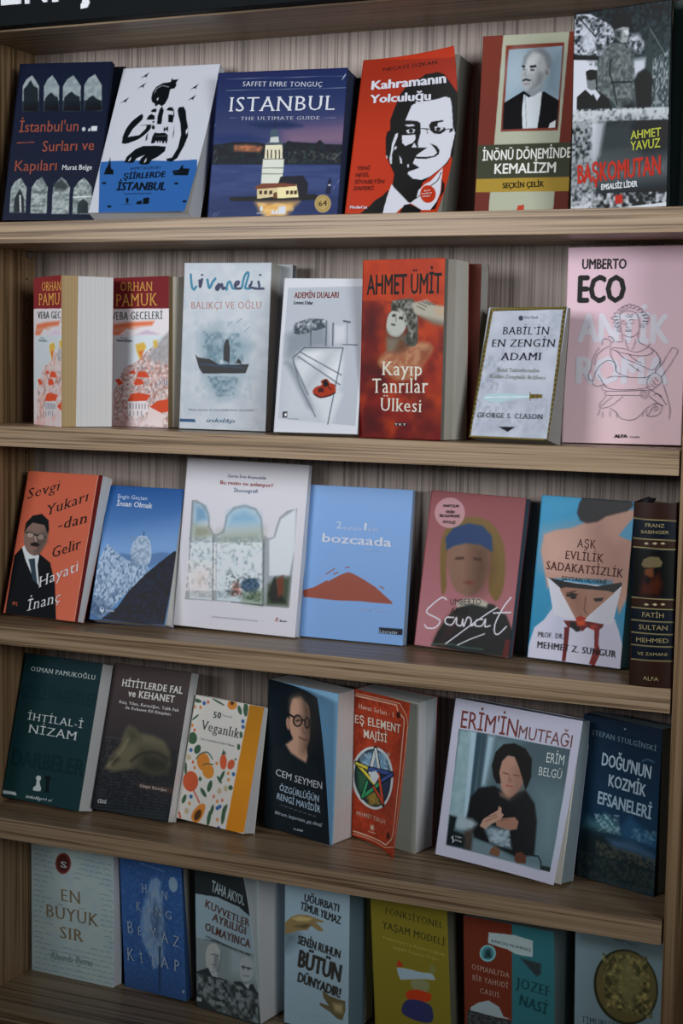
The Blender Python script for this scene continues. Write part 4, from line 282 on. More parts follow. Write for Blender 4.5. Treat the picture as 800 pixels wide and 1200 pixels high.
B({"k":"babil","row":1,"lab":"small marble-pattern paperback with a gold border and a curved sword","base":"#c0c4cf","o":[-0.0865,0.0288,1.56],"L":[[-0.0,-0.0,0.0058],[0.0044,0.0196,0.0893],[0.0089,0.0392,0.1728]],"C":[[0.0563,-0.0129,0.0058],[0.0608,0.0067,0.0893],[0.0653,0.0263,0.1728]],"R":[[0.1127,-0.0257,0.0058],[0.1172,-0.0061,0.0893],[0.1216,0.0134,0.1728]],"bl":[-0.0,-0.0,0.0058],"r":[0.975,-0.2223,-0.0],"u":[0.052,0.2281,0.9723],"n":[0.2161,0.9479,-0.2339],"w":0.1156,"h":0.1718,"t":0.0329,"ly":[[0.0059,0.0329,"#8c8b88"]],"sp":"#4d4526","gain":0.784,"sheen":0.0152,"ops":[["P","#b9bdc9",0.6,1,0,[-1066,2318,2624,2279,3227,-253,-341,-373]],["N","#a3a9b6",0.7,12.68,1,0.5,[-603,2041,1985,2025,2486,-25,-34,-98]],["N","#8d94a6",0.75,3.38,1,0.6,[-211,1141,693,1414,448,354,70,81]],["N","#979eae",0.6,2.96,1,0.6,[1301,1898,1936,1939,1992,1419,1587,1330]],["N","#979eae",0.6,2.96,1,0.62,[550,532,1830,642,1957,130,219,85]],["L","#4e4629",0.5,1,0,4.65,[79,1970,1937,1991]],["L","#4e4629",0.5,1,0,4.65,[79,1970,-7,0]],["L","#4e4629",0.5,1,0,4.65,[-6,-5,1953,2]],["L","#4e4629",0.5,1,0,4.65,[1930,1991,2009,4]],["E","#8a7a3d",1,1,[107,1947,23,0,3,-13]],["E","#8a7a3d",1,1,[1916,1960,21,0,3,-13]],["E","#8a7a3d",1,1,[99,1978,23,0,4,-13]],["E","#8a7a3d",1,1,[13,9,23,1,3,-13]],["E","#8a7a3d",1,1,[103,1873,23,0,3,-13]],["E","#8a7a3d",1,1,[1919,1887,21,0,3,-13]],["E","#8a7a3d",1,1,[171,1979,23,0,3,-13]],["E","#8a7a3d",1,1,[90,9,22,1,3,-13]],["E","#8a7a3d",1,1,[99,1799,23,0,3,-13]],["E","#8a7a3d",1,1,[1922,1813,21,0,3,-13]],["E","#8a7a3d",1,1,[243,1980,23,0,3,-13]],["E","#8a7a3d",1,1,[167,9,22,1,3,-13]],["E","#8a7a3d",1,1,[96,1725,23,0,3,-13]],["E","#8a7a3d",1,1,[1925,1740,21,0,3,-13]],["E","#8a7a3d",1,1,[315,1980,22,0,3,-13]],["E","#8a7a3d",1,1,[243,10,22,1,3,-13]],["E","#8a7a3d",1,1,[92,1651,23,0,3,-13]],["E","#8a7a3d",1,1,[1928,1667,21,0,3,-13]],["E","#8a7a3d",1,1,[387,1981,22,0,3,-13]],["E","#8a7a3d",1,1,[320,10,22,1,3,-13]],["E","#8a7a3d",1,1,[88,1577,23,0,3,-13]],["E","#8a7a3d",1,1,[1931,1593,21,0,3,-13]],["E","#8a7a3d",1,1,[458,1982,22,0,3,-13]],["E","#8a7a3d",1,1,[396,10,22,1,3,-13]],["E","#8a7a3d",1,1,[84,1504,23,0,3,-13]],["E","#8a7a3d",1,1,[1934,1520,21,0,3,-13]],["E","#8a7a3d",1,1,[530,1982,22,0,3,-13]],["E","#8a7a3d",1,1,[471,10,22,1,3,-13]],["E","#8a7a3d",1,1,[80,1430,23,0,3,-13]],["E","#8a7a3d",1,1,[1937,1447,21,0,3,-13]],["E","#8a7a3d",1,1,[601,1983,22,0,3,-13]],["E","#8a7a3d",1,1,[547,11,22,1,3,-13]],["E","#8a7a3d",1,1,[76,1356,23,0,3,-13]],["E","#8a7a3d",1,1,[1940,1374,21,0,3,-13]],["E","#8a7a3d",1,1,[672,1984,22,0,3,-13]],["E","#8a7a3d",1,1,[623,11,22,1,3,-13]],["E","#8a7a3d",1,1,[72,1282,23,0,3,-13]],["E","#8a7a3d",1,1,[1943,1301,21,0,3,-13]],["E","#8a7a3d",1,1,[743,1984,22,0,3,-13]],["E","#8a7a3d",1,1,[698,11,22,1,3,-13]],["E","#8a7a3d",1,1,[68,1209,23,0,3,-13]],["E","#8a7a3d",1,1,[1946,1228,21,0,3,-13]],["E","#8a7a3d",1,1,[813,1985,22,0,3,-13]],["E","#8a7a3d",1,1,[773,11,22,1,3,-13]],["E","#8a7a3d",1,1,[64,1135,23,0,3,-13]],["E","#8a7a3d",1,1,[1949,1155,21,0,3,-13]],["E","#8a7a3d",1,1,[884,1986,22,0,3,-13]],["E","#8a7a3d",1,1,[848,12,22,1,3,-13]],["E","#8a7a3d",1,1,[60,1062,23,0,3,-13]],["E","#8a7a3d",1,1,[1952,1082,21,0,3,-13]],["E","#8a7a3d",1,1,[954,1986,22,0,3,-13]],["E","#8a7a3d",1,1,[923,12,22,1,3,-13]],["E","#8a7a3d",1,1,[57,988,23,0,3,-13]],["E","#8a7a3d",1,1,[1955,1009,21,0,3,-13]],["E","#8a7a3d",1,1,[1024,1987,22,0,3,-13]],["E","#8a7a3d",1,1,[997,12,22,1,3,-13]],["E","#8a7a3d",1,1,[53,915,23,0,3,-13]],["E","#8a7a3d",1,1,[1958,937,21,0,3,-13]],["E","#8a7a3d",1,1,[1094,1987,22,0,3,-13]],["E","#8a7a3d",1,1,[1072,12,22,1,3,-13]],["E","#8a7a3d",1,1,[49,841,23,0,3,-13]],["E","#8a7a3d",1,1,[1961,864,21,0,3,-13]],["E","#8a7a3d",1,1,[1164,1988,22,0,3,-13]],["E","#8a7a3d",1,1,[1146,12,22,1,3,-13]],["E","#8a7a3d",1,1,[45,768,23,0,3,-13]],["E","#8a7a3d",1,1,[1964,791,21,0,3,-13]],["E","#8a7a3d",1,1,[1234,1989,22,0,3,-13]],["E","#8a7a3d",1,1,[1220,13,22,1,3,-13]],["E","#8a7a3d",1,1,[41,694,23,0,3,-13]],["E","#8a7a3d",1,1,[1967,719,21,0,3,-13]],["E","#8a7a3d",1,1,[1303,1989,22,0,3,-13]],["E","#8a7a3d",1,1,[1294,13,22,1,3,-13]],["E","#8a7a3d",1,1,[37,621,23,0,3,-13]],["E","#8a7a3d",1,1,[1970,646,21,0,3,-13]],["E","#8a7a3d",1,1,[1373,1990,22,0,3,-13]],["E","#8a7a3d",1,1,[1367,13,22,1,3,-13]],["E","#8a7a3d",1,1,[33,548,23,0,3,-13]],["E","#8a7a3d",1,1,[1973,573,21,0,3,-13]],["E","#8a7a3d",1,1,[1442,1991,22,0,3,-13]],["E","#8a7a3d",1,1,[1441,13,21,1,3,-13]],["E","#8a7a3d",1,1,[29,474,23,0,3,-13]],["E","#8a7a3d",1,1,[1976,501,21,0,3,-13]],["E","#8a7a3d",1,1,[1511,1991,22,0,3,-13]],["E","#8a7a3d",1,1,[1514,14,21,1,3,-13]],["E","#8a7a3d",1,1,[26,401,23,0,3,-13]],["E","#8a7a3d",1,1,[1979,429,21,0,3,-13]],["E","#8a7a3d",1,1,[1580,1992,22,0,3,-13]],["E","#8a7a3d",1,1,[1587,14,21,1,3,-13]],["E","#8a7a3d",1,1,[22,328,23,0,3,-13]],["E","#8a7a3d",1,1,[1982,356,21,0,3,-13]],["E","#8a7a3d",1,1,[1649,1993,21,0,3,-13]],["E","#8a7a3d",1,1,[1660,14,21,1,3,-13]],["E","#8a7a3d",1,1,[18,255,23,1,3,-13]],["E","#8a7a3d",1,1,[1985,284,21,0,3,-13]],["E","#8a7a3d",1,1,[1717,1993,21,0,3,-13]],["E","#8a7a3d",1,1,[1733,14,21,1,3,-13]],["E","#8a7a3d",1,1,[14,181,23,1,3,-13]],["E","#8a7a3d",1,1,[1988,212,21,1,3,-13]],["E","#8a7a3d",1,1,[1786,1994,21,0,3,-13]],["E","#8a7a3d",1,1,[1805,15,21,1,3,-13]],["E","#8a7a3d",1,1,[10,108,23,1,3,-13]],["E","#8a7a3d",1,1,[1991,139,21,1,3,-13]],["E","#8a7a3d",1,1,[1854,1994,21,0,3,-13]],["E","#8a7a3d",1,1,[1878,15,21,1,3,-13]],["P","#a9c3cc",0.6,1,1,[213,623,511,680,1393,669,1390,626,1046,606,620,546,318,563]],["L","#e0e8ea",0.5,1,0,1.27,[267,615,1384,647]],["P","#6a5a2a",0.6,1,0,[1374,686,1698,683,1704,631,1392,617]],["L","#6a5a2a",0.5,1,0,1.27,[1382,712,1413,591]],["L","#3a2f14",0.5,1,0,0.85,[1463,679,1477,623]],["L","#3a2f14",0.5,1,0,0.85,[1570,681,1584,625]],["E","#3a4250",0.6,1,[866,1833,59,0,10,-40]],["P","#20242a",0.6,1,0,[716,176,1153,187,970,105]]],"tx":[["Salus Klasik",940,1828,1306,1823,40,"#3a4250",0,0,0,"publisher_lettering"],["BABİL’İN",457,1581,1632,1583,114,"#1f2430",0,1,0,"title_lettering"],["EN ZENGİN",237,1389,1828,1397,114,"#1f2430",0,1,0,"title_lettering"],["ADAMI",515,1183,1528,1191,114,"#1f2430",0,1,0,"title_lettering"],["Babil Tabletlerinden",486,1006,1545,1009,57,"#7d8270",0,1,0,"subtitle_lettering"],["Kadim Zenginlik Rehberi",317,911,1708,903,57,"#7d8270",0,1,0,"subtitle_lettering"],["GEORGE S. CLASON",139,303,1798,311,74,"#2a303c",0,1,0,"author_lettering"]]})
B({"k":"eco","row":1,"lab":"large pink hardback with a line-drawn Roman in a laurel wreath","base":"#bda3ab","o":[0.0207,0.085,1.56],"L":[[-0.0,0.0,0.0012],[-0.0014,0.0058,0.1261],[-0.0027,0.0115,0.251]],"C":[[0.0761,0.0026,0.0019],[0.0748,0.0084,0.1268],[0.0734,0.0141,0.2517]],"R":[[0.1522,0.0052,0.0026],[0.1509,0.0109,0.1275],[0.1495,0.0167,0.2524]],"bl":[-0.0,0.0,0.0012],"r":[0.9994,0.0337,0.0093],"u":[-0.0108,0.046,0.9989],"n":[-0.0332,0.9984,-0.0463],"w":0.1523,"h":0.2501,"t":0.0259,"ly":[[0.0162,0.0259,"#c9bfae"]],"sp":"#a98f99","gain":0.546,"sheen":0.0271,"ops":[["G","#b59ba6","#c2a9ae",1,[960,1987,1069,122],[]]],"tx":[["ANTİK",193,1037,1758,1027,277,"#c9c6d0",0.055,0,0,"back_title_lettering"],["ROMA",193,612,1759,612,263,"#c9c6d0",0.055,0,0,"back_title_lettering"],["UMBERTO",240,1778,991,1774,99,"#15191d",0.03,0,0,"author_lettering"],["ECO",180,1441,992,1440,263,"#15191d",0.05,0,0,"author_lettering"],["ALFA",888,60,1111,64,32,"#20242a",0.05,0,0,"publisher_lettering"],["TARİH",1150,61,1314,64,18,"#2a2e3a",0,0,0,"publisher_lettering"]],"lines":[[0.51,"#3d3f52",[965,1084,941,1155,916,1250,922,1321,1038,1350,1157,1332,1219,1285,1243,1202,1228,1131,1152,1090,1074,1084,974,1107]],[0.51,"#3d3f52",[937,1232,965,1247,1005,1244]],[0.51,"#3d3f52",[1064,1247,1102,1261,1152,1252]],[0.51,"#3d3f52",[951,1220,987,1214,1006,1224]],[0.51,"#3d3f52",[1081,1224,1124,1220,1143,1232]],[0.51,"#3d3f52",[1035,1238,1024,1190,1048,1176,1078,1181]],[0.51,"#3d3f52",[1015,1149,1059,1155,1109,1152,1070,1137,1021,1143]],[0.51,"#3d3f52",[1040,1321,1080,1303,1138,1315]],[0.51,"#3d3f52",[1002,1303,1062,1285,1120,1294]],[0.51,"#3d3f52",[961,1089,968,1036,859,1036]],[0.51,"#3d3f52",[1016,1060,1050,989,1080,965]],[0.51,"#3d3f52",[1228,1131,1243,1036,1392,989]],[0.51,"#3d3f52",[1193,1060,1158,977,1120,959]],[0.51,"#3d3f52",[872,1333,889,1369,921,1339,906,1321]],[0.51,"#3d3f52",[904,1357,947,1392,969,1362,940,1345]],[0.51,"#3d3f52",[958,1380,1015,1410,1027,1374,978,1362]],[0.51,"#3d3f52",[1016,1392,1073,1421,1095,1386,1047,1374]],[0.51,"#3d3f52",[1085,1392,1153,1409,1155,1374,1106,1370]],[0.51,"#3d3f52",[1154,1380,1222,1391,1224,1356,1175,1354]],[0.51,"#3d3f52",[1214,1362,1282,1367,1275,1326,1236,1330]],[0.51,"#3d3f52",[1255,1332,1333,1332,1325,1296,1276,1302]],[0.51,"#3d3f52",[1286,1302,1374,1308,1376,1273,1307,1273]],[0.51,"#3d3f52",[1298,1273,1395,1273,1387,1243,1309,1249]],[0.51,"#3d3f52",[1280,1243,1368,1237,1360,1211,1291,1223]],[0.51,"#3d3f52",[1252,1214,1322,1190,1293,1178,1247,1196]],[0.51,"#3d3f52",[882,1321,822,1327,834,1298,884,1292]],[0.51,"#3d3f52",[874,1292,766,1280,817,1256,875,1268]],[0.51,"#3d3f52",[886,1262,808,1232,858,1220,897,1238]],[0.51,"#3d3f52",[897,1232,830,1191,880,1185,912,1214]],[0.51,"#3d3f52",[905,1202,872,1149,916,1143,926,1179]],[0.51,"#3d3f52",[633,1000,630,1048,679,1066,759,1048,772,1000,704,976]],[0.51,"#3d3f52",[728,1077,767,1089,829,1048,801,1024]],[0.51,"#3d3f52",[585,976,528,916,473,832,458,748,421,700,444,640,503,653,539,725,615,797,732,845,852,822,877,738]],[0.51,"#3d3f52",[774,976,788,893,873,798,897,727,1117,674]],[0.51,"#3d3f52",[704,976,646,952,550,892,515,796]],[0.51,"#3d3f52",[803,976,1002,965,1200,930,1355,966,1430,1013]],[0.51,"#3d3f52",[784,964,925,929,1064,912,1242,894,1398,901,1474,930,1452,966,1392,989]],[0.51,"#3d3f52",[864,953,1007,870,1207,823,1366,776,1504,753,1597,825,1604,860]],[0.51,"#3d3f52",[1392,989,1512,942,1604,860,1598,801]],[0.51,"#3d3f52",[1064,917,1205,847,1305,823]],[0.51,"#3d3f52",[1090,811,1210,764,1291,729]],[0.51,"#3d3f52",[742,672,860,685,1018,680,1176,675,1372,676,1468,706]],[0.51,"#3d3f52",[503,653,496,605,588,581,686,600,788,559,1026,549,1320,563,1455,588]],[0.51,"#3d3f52",[581,701,644,641,708,570]],[0.51,"#3d3f52",[647,582,730,535,1302,545,1379,552]],[0.51,"#3d3f52",[730,535,722,493,1029,495,1305,492]],[0.51,"#3d3f52",[1302,539,1419,546,1440,517,1385,463,1305,492,1312,533]],[0.51,"#3d3f52",[1342,528,1400,528,1383,492,1344,492,1346,522]],[0.51,"#3d3f52",[1534,730,1673,849,1782,967,1859,967,1884,932,1754,790,1634,683]],[0.51,"#3d3f52",[1468,706,1412,658,1407,576,1496,553,1591,601,1647,636,1625,683,1545,724,1477,712]],[0.51,"#3d3f52",[1528,683,1569,648,1608,642]],[0.51,"#3d3f52",[1500,647,1532,612,1581,606]],[0.51,"#3d3f52",[1483,612,1504,588,1553,586]],[0.51,"#3d3f52",[1646,648,1689,578,1776,425,1800,343,1785,260]],[0.51,"#3d3f52",[1457,552,1616,495,1738,401]],[0.51,"#3d3f52",[1441,493,1582,423,1700,389]],[0.51,"#3d3f52",[1519,494,1576,518,1656,483]],[0.51,"#3d3f52",[733,487,656,426,619,390,660,360,798,380,915,429,1010,483]],[0.51,"#3d3f52",[833,476,698,403,639,378]],[0.51,"#3d3f52",[799,362,901,321,984,263,1123,243,1240,260,1335,314,1429,374,1562,423]],[0.51,"#3d3f52",[641,354,605,282]],[0.51,"#3d3f52",[683,319,682,259]],[0.51,"#3d3f52",[811,332,805,272]],[0.51,"#3d3f52",[922,310,928,262]],[0.51,"#3d3f52",[1354,326,1347,279]],[0.51,"#3d3f52",[1411,351,1434,286,1608,305,1662,377,1602,412,1544,399,1434,292]],[0.51,"#3d3f52",[1546,376,1584,388,1595,364,1558,340,1546,376]]]})
B({"k":"sevgi","row":2,"lab":"terracotta paperback with slanted black lettering and a man in a suit","base":"#a9543f","o":[-0.8248,0.0526,1.27],"L":[[-0.0,0.0,0.0062],[0.0031,0.0276,0.1117],[0.0063,0.0551,0.2173]],"C":[[0.0709,-0.0083,0.0062],[0.0741,0.0192,0.1118],[0.0773,0.0467,0.2173]],"R":[[0.1419,-0.0167,0.0062],[0.1451,0.0108,0.1118],[0.1483,0.0384,0.2174]],"bl":[-0.0,0.0,0.0062],"r":[0.9931,-0.1169,0.0005],"u":[0.0291,0.2521,0.9673],"n":[0.1132,0.9606,-0.2538],"w":0.1429,"h":0.2183,"t":0.0243,"ly":[[0.0243,0.0136,"#cfcac2"]],"sp":"#8a4030","gain":0.529,"sheen":0.0068,"ops":[["G","#a04f3b","#b35b46",1,[1143,1968,1173,24],[]],["P","#4d150f",0.6,1,0,[1875,2025,2119,2033,2033,-33,1925,-40]],["L","#c9927f",0.5,1,0,0.9,[1879,1993,1908,-10]],["P","#0f181b",0.6,1,0,[144,-56,44,-13,14,804,186,928,659,869,1016,756,1238,478,1441,-23,1200,-54]],["P","#c9cfd2",0.6,1,0,[186,928,270,965,689,837,683,707,833,423,612,540,344,755]],["P","#2c3a44",0.6,1,0,[415,775,589,793,644,672,771,452,629,493,505,665]],["P","#6b5850",0.8,1,1,[182,1125,258,1277,470,1319,741,1281,833,1105,783,972,664,853,512,829,331,885,214,995]],["P","#33302f",5,0.5,0,[486,1089,781,1201,824,1040,664,853,564,864]],["P","#14191b",0.8,1,0,[169,1124,175,1273,320,1378,567,1412,774,1332,831,1203,822,1137,683,1262,354,1281,236,1210]],["L","#1c1c1e",0.5,1,0,1.81,[223,1137,772,1096]],["E","#8a7a72",0.6,1,[349,1110,83,4,12,-36]],["E","#7a6a62",0.6,1,[646,1090,82,4,12,-35]],["L","#20201f",0.5,1,0,1.36,[272,1146,418,1136,480,1106]],["P","#201c1c",1,1,0,[390,993,542,1020,664,983,596,957,414,961]],["L","#8a5a50",0.5,1,0,1.36,[444,930,592,931]],["L","#9a8378",1.5,1,0,2.26,[486,1089,540,1026]],["L","#9a4a35",0.5,1,0,1.36,[209,127,208,166,255,162,238,135]],["L","#9a4a35",0.5,1,0,1.36,[324,167,286,148,334,122]]],"tx":[["Sevgi",99,1601,958,1765,137,"#14191c",0,1,1,"title_lettering"],["Yukarı",744,1402,1769,1651,135,"#14191c",0,1,1,"title_lettering"],["-dan",1084,1208,1803,1343,141,"#14191c",0,1,1,"title_lettering"],["Gelir",1076,824,1783,994,140,"#14191c",0,1,1,"title_lettering"],["Hayati",841,397,1839,696,139,"#d5d6d8",0,1,1,"author_lettering"],["İnanç",638,62,1498,249,145,"#d5d6d8",0,1,1,"author_lettering"]]})
B({"k":"insan","row":2,"lab":"blue paperback with a boulder balanced between mountain slopes","base":"#35588c","o":[-0.671,0.0489,1.27],"L":[[0.0,0.0,0.0097],[-0.0032,0.0306,0.1058],[-0.0065,0.0612,0.2018]],"C":[[0.0595,0.0081,0.0092],[0.0567,0.0388,0.1052],[0.0531,0.0693,0.2012]],"R":[[0.1193,0.0136,0.0085],[0.1171,0.0438,0.1028],[0.1129,0.0748,0.2006]],"bl":[0.0,0.0,0.0097],"r":[0.9908,0.1348,-0.0093],"u":[-0.0323,0.3034,0.9523],"n":[-0.1312,0.9433,-0.305],"w":0.1208,"h":0.2017,"t":0.0282,"ly":[[0.0013,0.0282,"#c9c2b8"]],"sp":"#30507e","gain":0.611,"sheen":0.0255,"ops":[["G","#2d4f84","#5d83b4",1,[969,1996,1075,1058],[]],["P","#7d9cc4",25,0.7,0,[-295,1073,2101,1420,2190,1049,-108,834]],["P","#54719a",1.5,1,0,[532,998,970,983,1333,1018,1630,1068,1817,1061,1947,1034,1380,830,638,829]],["P","#8299b3",1,1,0,[-41,107,-57,522,49,944,176,1124,470,996,606,949,1005,846,1315,844,1407,727,972,497,555,201,293,18]],["N","#3f5878",0.9,3.36,0.6,0.5,[-41,107,-57,522,49,944,176,1124,470,996,606,949,1005,846,1315,844,1407,727,972,497,555,201,293,18]],["N","#b3c3d5",0.9,2.61,0.6,0.5,[-41,107,-57,522,49,944,176,1124,470,996,606,949,1005,846,1315,844,1407,727,972,497,555,201,293,18]],["P","#2e4563",8,0.7,0,[-23,38,-3,316,230,256,493,199,298,1]],["P","#17242f",0.8,1,0,[295,11,677,207,919,460,1285,721,1607,912,1961,1104,2030,1074,1967,9,1353,-3]],["N","#2b3b47",0.7,2.98,1,0.5,[295,11,677,207,919,460,1285,721,1607,912,1961,1104,2030,1074,1967,9,1353,-3]],["P","#a3b3c6",0.8,1,1,[829,977,825,1116,905,1241,1080,1284,1246,1240,1350,1071,1359,916,1251,851,1005,846,882,892]],["N","#6b7f99",0.8,2.24,1,0.5,[759,1252,1269,1275,1372,864,883,840]],["P","#5a6f8c",3,1,0,[829,977,904,876,1132,835,974,844]],["L","#3d5068",0.5,1,0,1.86,[1093,1285,1092,1337]],["E","#c9d3de",0.6,1,[288,155,55,2,12,-44]],["P","#35588c",0.6,1,0,[260,188,309,191,317,163,271,147]]],"tx":[["Engin Geçtan",274,1812,1058,1806,59,"#b9c8de",0,0,0,"author_lettering"],["İnsan Olmak",272,1698,1224,1691,77,"#d3dcea",0.025,0,0,"title_lettering"],["metis",399,132,617,132,34,"#c9d3de",0.02,0,0,"publisher_lettering"]],"ep":"#b5b2ac"})
B({"k":"resim","row":2,"lab":"large white paperback with a glossy three-arched painting","base":"#c3c1c8","o":[-0.5532,0.0883,1.27],"L":[[0.0,-0.0,0.0058],[0.0017,0.0157,0.1267],[0.0033,0.0315,0.2476]],"C":[[0.0958,0.0037,0.004],[0.0975,0.0195,0.1249],[0.0991,0.0353,0.2458]],"R":[[0.1916,0.0075,0.0022],[0.1932,0.0233,0.1231],[0.1949,0.039,0.244]],"bl":[0.0,-0.0,0.0058],"r":[0.9991,0.0394,-0.0187],"u":[0.0135,0.1292,0.9915],"n":[-0.0414,0.9908,-0.1286],"w":0.1918,"h":0.2439,"t":0.0172,"ly":[[0.0089,0.0172,"#c9c6c6"]],"sp":"#c3c1c8","gain":0.642,"sheen":0.0379,"ops":[["P","#8f949a",0.6,1,0,[151,317,165,787,135,1495,206,1506,358,1450,435,1351,470,1194,544,1118,638,1130,695,1195,715,1344,823,1452,1009,1491,1202,1461,1309,1354,1358,1154,1446,1119,1522,1141,1542,1232,1588,1369,1702,1454,1865,1492,1876,1028,1866,332,1463,330,926,337]],["P","#b9c3c9",0.8,1,0,[227,334,197,789,171,1470,278,1446,403,1350,440,1180,521,1094,614,338]],["P","#6f92ad",5,1,0,[186,1457,362,1416,427,1282,208,1220]],["P","#8c9080",5,1,0,[195,1201,437,1203,520,1105,327,1048,195,1063]],["P","#b6c2c8",0.8,1,0,[610,1099,717,1139,756,1346,859,1420,1013,1455,1190,1426,1280,1330,1332,1108,1429,350,687,343]],["P","#7fa4bd",8,1,0,[769,1370,1013,1451,1244,1373,1271,1273,771,1222]],["P","#8a9284",10,0.8,0,[638,1135,1325,1220,1344,1063,639,998]],["P","#dfe5ea",2,1,0,[1465,1093,1554,1132,1622,1349,1839,1473,1870,1028,1821,712,1513,692]],["P","#4a5144",3,1,0,[1495,579,1639,678,1848,692,1848,357,1492,343]],["P","#22302c",3,1,0,[1524,469,1588,585,1652,567,1796,398,1581,383]],["P","#6b4238",2,1,0,[1630,655,1735,707,1755,485,1668,434]],["P","#1b2420",2,1,0,[1580,652,1608,676,1644,432,1556,460]],["N","#7f8c8e",0.8,2.42,1,0.5,[131,1060,1336,1130,1424,395,218,356]],["N","#e8ecf0",0.9,3.93,1,0.42,[139,991,1344,1063,1410,506,145,419]],["E","#39506a",3,0.85,[1210,555,156,10,10,-85]],["P","#a0685c",3,0.8,0,[931,563,1007,591,1088,439,917,416]],["P","#5a6a4a",6,0.8,0,[1134,453,1410,506,1429,350,1113,362]],["N","#2f3a3c",0.7,1.51,1,0.6,[791,667,1386,706,1395,370,821,420]],["P","#c9a69c",12,0.4,0,[240,700,531,696,535,401,210,424]],["L","#6b7478",0.5,1,0,1.51,[534,1095,614,338]],["L","#9aa2a6",0.5,1,0,1.21,[587,1109,671,342]],["L","#5b6266",0.5,1,0,1.51,[1371,1099,1446,340]],["L","#9aa2a6",0.5,1,0,1.21,[1427,1102,1494,332]],["L","#3a4044",0.5,1,0,1.21,[926,337,1447,333]],["L","#7b8184",1,1,0,1.82,[136,1491,165,787]]],"tx":[["Zerrin İren Boynudelik",688,1798,1327,1801,32,"#39506a",0.02,0,0,"author_lettering"],["Bu resim ne anlatıyor?",577,1712,1444,1715,43,"#8a3f3c",0.02,0,0,"title_lettering"],["İkonografi",814,1629,1206,1637,43,"#47607a",0,0,0,"subtitle_lettering"],["İSTANBUL BİLGİ ÜNİVERSİTESİ YAYINLARI",632,135,1382,138,18,"#8d9096",0,0,0,"publisher_lettering"],["2",1662,170,1709,169,42,"#9a2f2c",0.03,0,1,"edition_lettering"],[". Baskı",1719,165,1855,169,22,"#39414a",0.02,0,0,"edition_lettering"]]})
B({"k":"bozca","row":2,"lab":"sky blue paperback with a flat brown island shape","base":"#7698c6","o":[-0.3613,0.1116,1.27],"L":[[0.0,-0.0,0.0023],[0.0003,0.0125,0.1093],[0.0005,0.025,0.2162]],"C":[[0.0779,0.0013,0.002],[0.0781,0.0138,0.1089],[0.0784,0.0263,0.2159]],"R":[[0.1558,0.0026,0.0017],[0.156,0.0151,0.1086],[0.1563,0.0276,0.2155]],"bl":[0.0,-0.0,0.0023],"r":[0.9999,0.0167,-0.0043],"u":[0.0023,0.1163,0.9932],"n":[-0.0171,0.9931,-0.1162],"w":0.1558,"h":0.2154,"t":0.0142,"ly":[[0.0071,0.0142,"#8d9aa6"]],"sp":"#6d8fbb","gain":0.649,"sheen":0.0342,"ops":[["P","#8a5045",0.6,1,0,[-1,605,214,657,457,759,492,750,733,852,863,888,964,871,1170,808,1409,721,1617,611,1754,542,1750,522,1430,519,1100,523,702,509,365,513,18,516]],["L","#8a5045",0.5,1,0,1.55,[438,843,592,918]],["L","#8a5045",0.5,1,0,1.55,[583,844,664,875]],["L","#8a5045",0.5,1,0,1.55,[807,940,872,955]],["L","#8a5045",0.5,1,0,1.55,[1490,736,1574,708]],["L","#8d8fae",0.5,1,0,0.77,[239,748,432,836]],["L","#8d8fae",0.5,1,0,0.77,[1131,861,1336,795]],["P","#16283a",0.6,1,0,[1534,210,1982,213,1984,134,1528,133]]],"tx":[["2",578,1443,671,1445,93,"#c5cfe2",0,0,0,"title_lettering"],["mahalle",699,1435,1072,1435,49,"#b9c6de",0,0,0,"title_lettering"],["1",1111,1446,1164,1444,93,"#c5cfe2",0,0,0,"title_lettering"],["ada",1191,1438,1392,1441,44,"#b9c6de",0,0,0,"title_lettering"],["bozcaada",314,1259,1666,1254,111,"#cdd5e6",0.03,0,0,"title_lettering"],["folklor monografisi",1152,1177,1657,1179,26,"#a9bcdb",0,0,0,"subtitle_lettering"],["Sibel Yardımcı",1159,398,1664,409,48,"#a9bcdb",0,0,0,"author_lettering"],["Literatür",1554,139,1899,142,41,"#c5cfdd",0,1,0,"publisher_lettering"]]})
